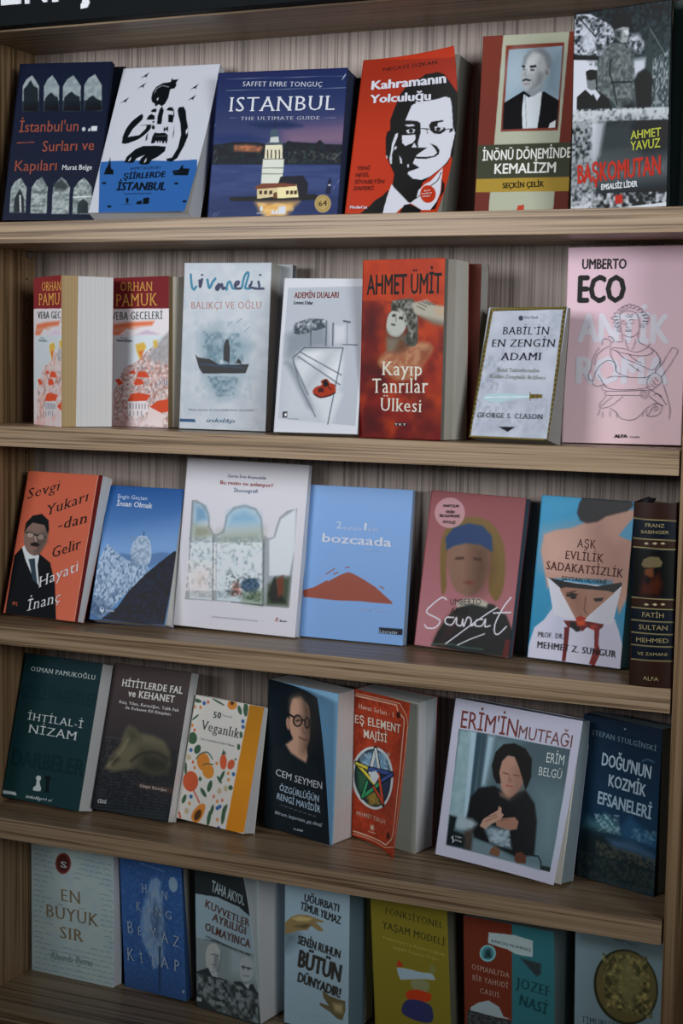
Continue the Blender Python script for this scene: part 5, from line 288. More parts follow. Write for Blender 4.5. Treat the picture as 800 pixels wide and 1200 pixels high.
B({"k":"sanat","row":2,"lab":"dusty pink paperback with a bust in a blue head cloth and white script","base":"#8a5457","o":[-0.1872,0.1121,1.27],"L":[[0.0,0.0,0.0051],[0.0042,0.0154,0.1108],[0.0083,0.0308,0.2164]],"C":[[0.0706,-0.0088,0.0036],[0.0747,0.0065,0.1093],[0.0788,0.0219,0.215]],"R":[[0.1411,-0.0177,0.0021],[0.1452,-0.0023,0.1078],[0.1493,0.0131,0.2135]],"bl":[0.0,0.0,0.0051],"r":[0.992,-0.1245,-0.0207],"u":[0.0387,0.1438,0.9888],"n":[0.1201,0.9817,-0.1475],"w":0.1422,"h":0.2137,"t":0.0145,"ly":[[0.0145,0.0113,"#3c4a55"]],"sp":"#7d494c","gain":0.626,"sheen":0.0334,"ops":[["G","#7c4a4c","#a06e74",1,[1089,2027,653,216],[]],["P","#26302c",1.5,1,0,[358,18,461,201,619,399,896,582,1229,653,1575,633,1859,518,2047,306,2027,10,1275,-9]],["P","#4a3522",10,0.8,0,[482,87,632,331,836,485,997,451,849,209,607,50]],["P","#6e5a3a",1.5,1,1,[353,1078,331,1403,544,1626,956,1707,1350,1649,1616,1435,1726,1145,1728,826,1604,681,1421,850,1383,1260,1005,1444,553,1370,494,1064,546,788,466,690]],["P","#7a5f50",2,1,1,[517,1252,630,1375,1007,1433,1287,1369,1377,1191,1367,938,1208,766,989,704,747,756,601,908,509,1088]],["P","#4a382f",14,0.8,0,[1026,1330,1291,1346,1417,1079,1279,794,1136,738]],["P","#2e4363",1.5,1,0,[459,1248,409,1408,559,1545,856,1620,1167,1604,1379,1490,1435,1287,1174,1362,865,1366,603,1315]],["P","#3b2c26",1.5,1,0,[669,1168,840,1189,845,1161,674,1145]],["P","#3b2c26",1.5,1,0,[1052,1193,1206,1189,1210,1166,1056,1170]],["P","#6b3a36",2,1,0,[900,871,1011,895,1128,885,1020,845]],["P","#a39b90",1.5,1,0,[777,596,957,667,1260,690,1458,647,1431,588,1122,610,826,542]],["E","#ab848a",0.8,0.9,[439,1730,324,18,37,-194]],["L","#c9c5ce",0.5,1,1,1.9,[577,623,475,644,279,536,179,435,387,381,493,343,411,255,237,234,171,271]],["L","#c9c5ce",0.5,1,1,1.9,[773,411,619,399,613,329,751,317,830,415,845,336,945,320,968,403]],["L","#c9c5ce",0.5,1,1,1.9,[968,403,1004,314,1059,433,1139,416,1153,337,1244,367]],["L","#c9c5ce",0.5,1,1,1.9,[1384,435,1254,414,1248,344,1379,355,1440,440,1445,349,1548,368]],["L","#c9c5ce",0.5,1,1,1.9,[1911,749,1769,602,1653,411,1655,297,1735,276,1884,383]],["L","#c9c5ce",0.5,1,1,1.9,[1593,531,1944,565]],["L","#c9c5ce",0.5,1,0,1.63,[662,67,1204,375,1481,523,1656,605]],["L","#c9c5ce",0.5,1,0,1.36,[914,71,1166,166,1454,258]],["P","#5a2a30",0.8,1,0,[1894,225,2007,223,1988,18,1861,-4]],["L","#7b8a90",3,0.5,0,1.63,[334,39,798,71,1071,55,1452,64]]],"tx":[["UMBERTO",673,565,1312,613,77,"#1a1c1c",0,0,0,"author_lettering"],["ARTE",694,456,1070,475,73,"#1a1c1c",0,0,0,"author_lettering"],["SANATÇILAR",284,1798,627,1810,32,"#2a2224",0.03,0,0,"badge_lettering"],["RESİM",369,1723,545,1726,32,"#2a2224",0.03,0,0,"badge_lettering"],["İNCELEMELERİ",238,1665,666,1682,32,"#2a2224",0.03,0,0,"badge_lettering"],["MİTOLOJİ",327,1590,588,1598,32,"#2a2224",0.03,0,0,"badge_lettering"]]})
B({"k":"ask","row":2,"lab":"blue paperback with a bare back and a torn paper face","base":"#3c7590","o":[-0.0211,0.0985,1.27],"L":[[0.0,0.0,0.005],[0.0027,0.0134,0.1118],[0.0053,0.0267,0.2187]],"C":[[0.0646,-0.0088,0.0045],[0.0672,0.0045,0.1114],[0.0699,0.0178,0.2182]],"R":[[0.1291,-0.0177,0.004],[0.1318,-0.0044,0.1109],[0.1344,0.009,0.2177]],"bl":[0.0,0.0,0.005],"r":[0.9907,-0.1359,-0.0076],"u":[0.0246,0.1238,0.992],"n":[0.1339,0.9829,-0.126],"w":0.1303,"h":0.2154,"t":0.0322,"ly":[[0,0.0322,"#3f6478"]],"sp":"#3c7590","gain":0.457,"sheen":0.0324,"ops":[["G","#3f7b9b","#39708c",1,[745,1979,576,145],[]],["P","#9a7a6e",1.5,1,0,[953,1696,954,1831,1588,1858,1985,1901,2157,1653,2000,1518,2224,1224,2015,856,1870,643,1672,1041,437,998,295,859,187,1089,78,1320,117,1520,343,1583,709,1625]],["P","#85665c",22,0.7,0,[1256,1663,1535,1624,1730,1531,2000,1518,2071,1063,1591,985,1399,1335]],["P","#a98a80",18,0.7,0,[166,1509,808,1591,978,1391,509,1133,221,1170]],["P","#a67f72",10,0.6,0,[1510,1778,1904,1846,1892,1641,1640,1527,1449,1595]],["P","#231f22",1.5,1,0,[823,1930,880,2005,1924,2005,1968,1951,1854,1882,1592,1833,1416,1799,1246,1727,1021,1699,879,1724,796,1812]],["P","#4d7f9b",1,1,0,[1908,1539,1722,1582,1943,1771,2019,1825,2066,1522]],["P","#b6b5c4",1,1,0,[91,374,287,479,450,633,969,587,1789,587,1901,441,2021,245,2038,-1,-62,-4]],["P","#8d8ea0",8,0.6,0,[348,391,496,636,786,575,798,212,365,287]],["P","#8d8ea0",14,0.4,0,[1529,519,1805,486,1917,59,1515,30]],["P","#c3c3cd",0.6,1,0,[273,994,534,977,1820,960,1880,1001,1756,508,1118,519,700,531,486,557]],["P","#1c1b1e",0.6,1,0,[287,1000,723,967,1369,952,1876,1027,1882,989,1698,876,1209,808,597,876]],["P","#8a6a5c",1,1,0,[560,874,686,902,1603,909,1741,891,1119,513,979,523]],["P","#6b4d44",8,0.5,0,[646,866,1061,877,1135,701,1068,541,919,610]],["P","#2a2020",0.6,1,0,[701,810,835,843,985,834,933,813,752,786]],["E","#2a2020",0.6,1,[876,789,69,4,3,-21]],["L","#33241f",0.5,1,0,1.19,[721,832,924,869]],["P","#2a2020",1,1,0,[1302,801,1526,822,1487,779,1353,765]],["L","#5a4038",1.5,1,0,1.19,[1141,804,1134,649,1197,601]],["P","#8a3a30",0.6,1,0,[954,539,1062,580,1205,550,1119,513,1004,511]],["P","#5c3028",0.8,1,0,[705,497,981,510,1070,528,1210,519,1576,507,1559,470,1455,411,1221,448,1139,391,996,420,811,421]],["P","#1c1c20",0.6,1,0,[846,488,1031,487,1093,388,1003,377,879,425]],["P","#a34a2c",1.5,1,0,[981,515,1163,527,1194,472,1014,447]],["P","#8f3f28",1.5,1,0,[1308,479,1443,488,1408,421,1291,439]],["P","#5c3028",0.6,1,0,[742,417,856,424,853,216,831,7,747,6,752,209]],["P","#6a352a",0.6,1,0,[1379,458,1494,453,1502,260,1563,162,1454,-12,1335,17,1420,203]]],"tx":[["AŞK",853,1398,1266,1400,98,"#4b2a26",0.008,1,0,"title_lettering"],["EVLİLİK",631,1244,1450,1242,98,"#4b2a26",0.008,1,0,"title_lettering"],["SADAKATSİZLİK",233,1097,1890,1084,98,"#4b2a26",0.008,1,0,"title_lettering"],["ŞEYTAN ÜÇGENİ",589,988,1554,988,44,"#33282a",0,0,0,"subtitle_lettering"],["PROF. DR.",189,263,755,274,62,"#23262e",0,1,0,"author_lettering"],["MEHMET Z. SUNGUR",192,132,1892,129,77,"#23262e",0.006,1,0,"author_lettering"]]})
B({"k":"fatih","row":2,"lab":"dark brown leather-like hardback spine with gold rules and a turbaned portrait","base":"#2a1c17","o":[0.1389,0.0032,1.27],"L":[[0.0,-0.0,0.0001],[-0.0008,0.0001,0.113],[-0.0017,0.0002,0.2258]],"C":[[0.0261,0.0016,0.0003],[0.0253,0.0017,0.1132],[0.0244,0.0019,0.226]],"R":[[0.0522,0.0033,0.0005],[0.0513,0.0034,0.1133],[0.0505,0.0035,0.2262]],"bl":[0.0,-0.0,0.0001],"r":[0.9979,0.0647,0.0074],"u":[-0.0075,0.0009,1.0],"n":[-0.0647,0.9979,-0.0014],"w":0.0523,"h":0.2256,"t":0.1,"ly":[[0.0366,0.0196,"#2a1c17"]],"sp":"#2a1c17","gain":0.586,"sheen":0.0054,"ops":[["P","#10171f",0.6,1,0,[-94,1817,104,1825,2077,1810,2104,1604,-68,1604]],["P","#10171f",0.6,1,0,[-57,1506,142,1515,2117,1503,2187,965,10,958]],["P","#10171f",0.6,1,0,[21,860,220,869,2200,863,2274,298,91,285]],["L","#8f8358",0.5,1,0,1.03,[-95,1821,1980,1809]],["L","#8f8358",0.5,1,0,1.03,[-69,1608,2007,1598]],["L","#8f8358",0.5,1,0,1.03,[-57,1511,2020,1502]],["L","#8f8358",0.5,1,0,1.03,[9,962,2090,959]],["L","#8f8358",0.5,1,0,1.03,[22,855,2104,852]],["L","#8f8358",0.5,1,0,1.03,[39,715,2122,714]],["L","#8f8358",0.5,1,0,1.03,[55,580,2139,579]],["L","#8f8358",0.5,1,0,1.03,[72,444,2156,445]],["L","#8f8358",0.5,1,0,1.03,[90,289,2176,292]],["P","#0b0e10",0.6,1,0,[66,1482,1973,1481,1967,996,87,982]],["P","#5a5038",1,1,0,[444,1324,536,1383,849,1419,1244,1415,1429,1359,1356,1312,963,1296,566,1295]],["P","#5a3420",1.5,1,0,[618,1280,1012,1301,1054,1204,782,1154,595,1221]],["P","#3a1c14",4,1,0,[578,1198,977,1180,1265,1253,1479,1117,1297,999,405,986,397,1056]],["P","#120c0a",1.5,1,0,[627,1210,927,1184,788,1108,634,1152]],["P","#a79c7c",0.6,1,0,[534,1557,652,1570,782,1555,655,1544]],["P","#a79c7c",0.6,1,0,[930,1561,1047,1574,1177,1559,1050,1549]],["P","#a79c7c",0.6,1,0,[1285,1565,1401,1578,1531,1563,1404,1553]],["P","#a79c7c",0.6,1,0,[616,896,733,909,864,895,736,884]],["P","#a79c7c",0.6,1,0,[1012,902,1129,915,1260,901,1133,889]],["P","#a79c7c",0.6,1,0,[1368,907,1485,920,1615,906,1488,895]]],"tx":[["FRANZ",591,1736,1460,1735,39,"#857a58",0,0,0,"author_lettering"],["BABINGER",402,1664,1665,1668,35,"#857a58",0,0,0,"author_lettering"],["FATİH",573,760,1544,761,51,"#857a58",0,0,0,"title_lettering"],["SULTAN",430,623,1719,629,51,"#857a58",0,0,0,"title_lettering"],["MEHMED",327,483,1776,492,47,"#857a58",0,0,0,"title_lettering"],["VE ZAMANI",404,342,1735,350,33,"#857a58",0,0,0,"title_lettering"],["ALFA",697,75,1394,73,42,"#857a58",0,0,0,"publisher_lettering"]],"spinebook":1})
B({"k":"ihtilal","row":3,"lab":"dark green paperback with two chess pawns at the foot of its cover","base":"#14272a","o":[-0.8422,0.0735,0.98],"L":[[-0.0,-0.0,0.0093],[0.0035,0.0264,0.1166],[0.007,0.0528,0.2238]],"C":[[0.0737,-0.0071,0.0086],[0.0772,0.0193,0.1159],[0.0808,0.0457,0.2231]],"R":[[0.1475,-0.0142,0.0079],[0.151,0.0122,0.1152],[0.1545,0.0386,0.2225]],"bl":[-0.0,-0.0,0.0093],"r":[0.9954,-0.0958,-0.009],"u":[0.0318,0.2391,0.9705],"n":[0.0908,0.9663,-0.241],"w":0.1482,"h":0.2211,"t":0.033,"ly":[[0.0265,0.033,"#c3b9b3"]],"sp":"#14272a","gain":0.323,"sheen":0.004,"ops":[["G","#122327","#15292b",1,[558,2042,784,28],[]],["P","#b9c4c6",0.6,1,0,[-1,84,332,87,370,51,5,40]],["P","#b9c4c6",0.6,1,0,[771,158,770,202,824,229,832,295,790,335,833,370,907,364,930,331,899,298,935,236,968,211,970,167]],["P","#0a1517",0.6,1,0,[1054,165,1085,201,1068,319,990,366,1086,391,1195,375,1148,327,1162,220,1207,170]]],"tx":[["GİZLİ ÖRGÜTLER",44,1385,2023,1409,168,"#102124",0.02,0,0,"background_lettering"],["DARBELER",95,443,1966,474,212,"#102124",0.02,0,0,"background_lettering"],["OSMAN PAMUKOĞLU",200,1763,1880,1768,61,"#9fa9aa",0,1,0,"author_lettering"],["İHTİLAL-İ",320,1092,1772,1098,98,"#c3cbcc",0,1,0,"title_lettering"],["NİZAM",410,920,1662,925,111,"#c3cbcc",0,1,0,"title_lettering"],["inkılâp",631,45,1062,51,42,"#b3bdc0",0.02,0,1,"publisher_lettering"],["94 yıl",1070,51,1325,59,38,"#7f8b8e",0,0,1,"publisher_lettering"]]})
B({"k":"hitit","row":3,"lab":"dark grey-brown paperback with an inscribed clay liver model","base":"#2a2828","o":[-0.6874,0.0832,0.98],"L":[[-0.0,0.0,0.0077],[0.0028,0.0274,0.1145],[0.0056,0.0547,0.2214]],"C":[[0.0675,-0.003,0.0067],[0.0703,0.0244,0.1135],[0.0731,0.0517,0.2203]],"R":[[0.135,-0.006,0.0057],[0.1378,0.0214,0.1125],[0.1406,0.0488,0.2193]],"bl":[-0.0,0.0,0.0077],"r":[0.9989,-0.0442,-0.015],"u":[0.0255,0.2481,0.9684],"n":[0.0391,0.9677,-0.2489],"w":0.1351,"h":0.2206,"t":0.023,"ly":[[0.0227,0.023,"#a9a9a6"]],"sp":"#332c2b","gain":0.38,"sheen":0.011,"ops":[["G","#3a3030","#202326",1,[893,2025,1030,53],[]],["L","#474b4c",2,0.35,0,1.27,[17,972,545,986]],["L","#474b4c",2,0.35,0,1.27,[19,930,548,944]],["L","#474b4c",2,0.35,0,1.27,[22,889,550,903]],["L","#474b4c",2,0.35,0,1.27,[25,847,553,861]],["L","#474b4c",2,0.35,0,1.27,[27,805,555,820]],["L","#474b4c",2,0.35,0,1.27,[30,763,558,778]],["L","#474b4c",2,0.35,0,1.27,[33,721,560,736]],["L","#474b4c",2,0.35,0,1.27,[35,680,563,695]],["L","#474b4c",2,0.35,0,1.27,[38,638,565,654]],["L","#474b4c",2,0.35,0,1.27,[40,596,1879,653]],["L","#474b4c",2,0.35,0,1.27,[43,555,1881,612]],["L","#474b4c",2,0.35,0,1.27,[46,513,1883,571]],["L","#474b4c",2,0.35,0,1.27,[48,471,1885,531]],["L","#474b4c",2,0.35,0,1.27,[51,430,1887,490]],["L","#474b4c",2,0.35,0,1.27,[54,388,1889,449]],["L","#474b4c",2,0.35,0,1.27,[56,347,1891,409]],["L","#474b4c",2,0.35,0,1.27,[59,305,1893,368]],["L","#474b4c",2,0.35,0,1.27,[62,264,1896,327]],["L","#474b4c",2,0.35,0,1.27,[64,222,1898,287]],["L","#474b4c",2,0.35,0,1.27,[67,181,1900,246]],["L","#474b4c",2,0.35,0,1.27,[69,139,1902,206]],["L","#474b4c",2,0.35,0,1.27,[72,98,1904,165]],["L","#474b4c",2,0.35,0,1.27,[75,56,1906,125]],["L","#474b4c",2,0.35,0,1.27,[77,15,1908,84]],["L","#474b4c",2,0.35,0,1.27,[80,-26,1910,44]],["N","#1e2022",0.9,2.22,1,0.5,[-276,968,1972,958,2032,146,35,9]],["P","#4f4b3c",3,1,0,[173,561,245,715,474,906,556,1135,627,1185,804,1154,916,1102,1275,1094,1572,1046,1775,917,1848,754,1793,628,1435,573,991,632,398,536]],["P","#22221f",12,0.85,0,[1056,881,1432,888,1819,848,1891,613,1347,553,984,655]],["P","#282822",4,1,0,[276,693,402,753,511,713,370,627]],["L","#2a2a24",4,1,1,3.81,[822,715,1071,833,1436,876,1736,817]],["P","#2f2f29",7,0.7,0,[594,1138,788,1129,965,1020,701,949]],["L","#77715a",5,0.6,0,1.91,[236,591,544,838,662,995]],["P","#4a332c",2,0.7,0,[1075,439,1985,453,1984,381,1117,380]]],"tx":[["HİTİTLERDE FAL",264,1694,1856,1701,87,"#c5c3be",0.03,1,0,"title_lettering"],["ve KEHANET",473,1568,1685,1571,87,"#c5c3be",0.03,1,0,"title_lettering"],["Kuş, Yılan, Karaciğer, Talih Falı",275,1459,1835,1460,36,"#b0aeaa",0.02,1,0,"subtitle_lettering"],["ile Kehanet Kil Kitapları",465,1394,1654,1393,36,"#b0aeaa",0.02,1,0,"subtitle_lettering"],["Güngör Karauğuz",1159,398,1849,398,38,"#b9b7b2",0,1,0,"author_lettering"],["ÇİZGİ",142,97,373,101,40,"#b9b9b9",0.03,0,0,"publisher_lettering"]]})
B({"k":"vegan","row":3,"lab":"small cream paperback patterned with vegetables and fruit, orange flap at its right","base":"#aca9a4","o":[-0.5507,0.0969,0.98],"L":[[0.0,0.0,0.0085],[0.0052,0.0195,0.0971],[0.0103,0.039,0.1857]],"C":[[0.0613,-0.0102,0.0072],[0.0664,0.0093,0.0958],[0.0716,0.0288,0.1844]],"R":[[0.1226,-0.0204,0.0059],[0.1277,-0.0009,0.0945],[0.1328,0.0186,0.1831]],"bl":[0.0,0.0,0.0085],"r":[0.9861,-0.1646,-0.0208],"u":[0.0564,0.2146,0.9751],"n":[0.156,0.9627,-0.2209],"w":0.1243,"h":0.1817,"t":0.0268,"ly":[[0.0092,0.0268,"#a3aeb6"]],"sp":"#9b9a92","gain":0.366,"sheen":0.005,"ops":[["P","#a5681f",0.5,1,0,[1574,2016,2245,2034,2059,30,1480,-46]],["G","#7d5416","#b5731f",0.9,[1885,2010,1830,25],[1574,2016,2245,2034,2059,30,1480,-46]],["E","#b5702f",0.8,1,[531,967,179,35,81,-139]],["E","#bd7a30",0.8,1,[713,841,160,32,67,-114]],["L","#2f4634",0.5,1,1,2.01,[308,988,401,1077,601,1130,780,1043]],["L","#2f4634",0.5,1,1,1.72,[525,910,633,948,821,957]],["E","#93432b",0.8,1,[254,619,223,27,50,-160]],["L","#93432b",0.5,1,0,2.59,[362,502,517,392,611,319]],["E","#9a452c",0.8,1,[1105,1034,100,12,36,-119]],["P","#2f4634",0.8,1,0,[1018,1134,1047,1227,1160,1163]],["E","#93432b",0.8,1,[1336,1017,99,-8,-27,-80]],["P","#2f4634",0.6,1,0,[1408,1089,1425,1142,1481,1111]],["P","#b5702f",0.8,1,1,[458,38,470,155,620,290,765,316,805,249,769,116,639,-3]],["E","#3d2a1a",2,1,[624,123,90,-10,-48,-95]],["E","#b5702f",0.8,1,[1088,1948,137,14,23,-75]],["E","#33241a",1.5,1,[1079,1978,55,6,11,-35]],["E","#2f4634",0.8,1,[104,1303,131,15,30,-96]],["E","#2f4634",0.8,1,[299,1143,93,-7,-26,-76]],["E","#2f4634",0.8,1,[46,1911,142,-6,-6,-31]],["E","#2f4634",0.8,1,[1327,1888,50,13,57,-69]],["E","#2f4634",0.8,1,[1496,1918,72,8,33,-112]],["E","#2f4634",0.8,1,[678,490,43,21,101,-63]],["E","#2f4634",0.8,1,[831,611,65,-1,-17,-96]],["E","#2f4634",0.8,1,[960,115,55,2,-2,-126]],["E","#2f4634",0.8,1,[1004,248,46,-1,-16,-91]],["E","#2f4634",0.8,1,[1353,216,55,3,6,-150]],["E","#2f4634",0.8,1,[1129,801,44,-6,-50,-99]],["E","#2f4634",0.8,1,[1076,743,32,15,82,-52]],["E","#2f4634",0.8,1,[152,321,56,-4,-26,-76]],["E","#2f4634",0.8,1,[51,802,38,4,31,-100]],["E","#2f4634",0.8,1,[684,1951,197,-38,-10,-15]],["E","#2f4634",0.8,1,[82,1640,93,60,22,-10]],["E","#2f4634",0.8,1,[1479,1507,45,5,16,-54]],["E","#2f4634",0.8,1,[1467,1313,45,5,15,-49]],["E","#2f4634",0.8,1,[1430,659,63,8,12,-39]],["E","#2f4634",0.8,1,[521,690,46,6,11,-35]],["E","#2f4634",0.8,1,[1391,323,36,-1,-14,-75]],["E","#2c4a72",0.7,1,[271,1890,51,5,10,-33]],["E","#2c4a72",0.7,1,[110,1111,52,6,10,-33]],["E","#2c4a72",0.7,1,[341,384,51,6,10,-32]],["E","#2c4a72",0.7,1,[1470,1723,50,5,10,-32]],["E","#2c4a72",0.7,1,[1448,877,50,6,10,-32]],["E","#2c4a72",0.7,1,[1154,298,50,6,10,-32]],["E","#2c4a72",0.7,1,[1215,331,50,6,10,-32]],["E","#2c4a72",0.7,1,[1279,-2,50,7,10,-32]],["E","#2c4a72",0.7,1,[1500,1637,50,5,10,-32]],["E","#b5702f",0.8,1,[17,1804,38,4,9,-28]],["E","#b5702f",0.8,1,[184,1813,37,4,9,-28]],["E","#b5702f",0.8,1,[921,987,37,4,8,-27]],["E","#93432b",0.8,1,[230,927,33,4,9,-28]],["E","#b5702f",0.8,1,[36,1505,38,4,9,-28]],["E","#93432b",0.8,1,[121,1435,33,4,9,-28]],["E","#93432b",0.8,1,[306,139,33,4,9,-27]],["E","#b5702f",0.8,1,[328,271,37,5,9,-27]],["E","#b5702f",0.8,1,[1118,403,36,5,8,-27]],["E","#b5702f",0.8,1,[1295,872,36,4,8,-27]],["E","#93432b",0.8,1,[995,465,32,4,8,-27]],["E","#93432b",0.8,1,[1253,438,32,4,8,-27]],["E","#b5702f",0.8,1,[304,845,37,4,9,-28]],["E","#b5702f",0.8,1,[1204,121,36,5,8,-27]],["E","#b5702f",0.8,1,[1334,774,36,4,8,-27]],["E","#93432b",0.8,1,[82,80,33,4,9,-27]],["E","#93432b",0.8,1,[121,33,33,4,9,-27]],["E","#93432b",0.8,1,[382,1920,33,3,9,-28]],["E","#8a7f68",1,1,[90,989,66,8,16,-50]],["E","#8a7f68",1,1,[1128,571,64,8,15,-49]],["E","#8a7f68",1,1,[1298,630,63,8,15,-49]],["E","#8a7f68",1,1,[281,144,65,8,15,-50]],["L","#c9c4ba",0.5,1,0,0.86,[1577,2004,1522,975,1471,-17]]],"tx":[["50",601,1690,832,1699,95,"#26302c",0.03,1,0,"title_lettering"],["Soruda",866,1744,1151,1741,30,"#4b5450",0,1,0,"subtitle_lettering"],["Veganlık",304,1468,1441,1446,150,"#26302c",0,1,0,"title_lettering"],["Zuzu Tırnakcıkar & Ebru Yılmaz",344,1309,1345,1300,35,"#4b5450",0,1,0,"author_lettering"]]})
B({"k":"cem","row":3,"lab":"black paperback with a man in round glasses, cover curling off a blue endpaper","base":"#10161b","o":[-0.4219,0.1295,0.98],"L":[[0.0,-0.0,0.0048],[0.0037,-0.0031,0.1141],[0.0075,-0.0062,0.2233]],"C":[[0.0593,-0.0124,0.0024],[0.0631,-0.0155,0.1117],[0.0668,-0.0186,0.2209]],"R":[[0.1178,-0.029,0.001],[0.1158,-0.0477,0.1273],[0.112,-0.0674,0.2174]],"bl":[0.0,-0.0,0.0048],"r":[0.9782,-0.2042,-0.0391],"u":[0.034,-0.0283,0.999],"n":[0.2051,0.9785,0.0208],"w":0.1232,"h":0.2187,"t":0.0487,"ly":[[0.0393,0.0487,"#b5a59f"]],"sp":"#10161b","gain":0.317,"sheen":0.0023,"ops":[["P","#14191d",3,1,0,[-12,998,571,1168,1058,1078,1452,1004,1833,797,1982,8,17,-5]],["P","#8d6f5e",2,1,0,[597,1169,833,1259,886,1327,1346,1173,1368,1045,1307,959,1113,995,787,1065]],["P","#8d6f5e",1.5,1,1,[698,1572,729,1747,842,1835,1126,1889,1434,1818,1524,1682,1493,1445,1443,1263,1286,1150,1058,1163,861,1261,730,1381]],["P","#2a211d",14,0.8,0,[1125,1877,1539,1781,1627,1450,1466,1176,1228,1127,1295,1347,1245,1591]],["P","#1d1e20",3,1,0,[624,1609,642,1782,811,1886,1127,1947,1483,1899,1539,1781,1125,1877,813,1831,714,1702,710,1551]],["P","#a98672",10,0.6,0,[814,1788,1124,1842,1152,1674,820,1625]],["E","#7d5f50",1.5,1,[660,1462,65,7,23,-83]],["L","#0d0f12",0.5,1,0,2.99,[625,1598,880,1564]],["E","#0d0f12",0.6,1,[1009,1525,183,12,1,-88]],["E","#7d6252",1,1,[1009,1525,127,8,0,-68]],["L","#0d0f12",0.5,1,0,2.32,[1180,1546,1294,1553]],["E","#0d0f12",0.8,1,[1382,1519,120,7,-7,-87]],["E","#4a3a32",1,1,[1382,1519,80,4,-6,-69]],["P","#231c1a",1.5,1,0,[927,1528,1088,1553,1106,1527,951,1508]],["L","#5a4338",2.5,1,0,1.99,[1189,1430,1223,1366,1327,1366]],["L","#4a2f2a",1.5,1,0,1.99,[1057,1297,1232,1274,1364,1272]],["L","#2f2420",1.5,1,0,1.33,[909,1566,1119,1591]],["P","#3c4c58",5,0.0,0,[1061,1984,1662,1979,1931,1961,1811,1895,1196,1944]],["L","#5a646c",0.5,1,0,0.66,[498,348,1616,284]]],"tx":[["CEM SEYMEN",299,736,1850,620,91,"#a9b0b5",0,0,0,"author_lettering"],["ÖZGÜRLÜĞÜN",436,543,1724,462,81,"#8fa3b3",0.015,0,0,"title_lettering"],["RENGİ MAVİDİR",371,420,1763,338,81,"#8fa3b3",0.015,0,0,"title_lettering"],["Bilirsem, başarırsam, geç olmaz!",328,214,1817,180,44,"#7d8a94",0,0,1,"subtitle_lettering"],["14. BASIM",927,66,1207,68,24,"#9aa3a8",0.02,0,0,"edition_lettering"]],"ep":"#5f8299"})
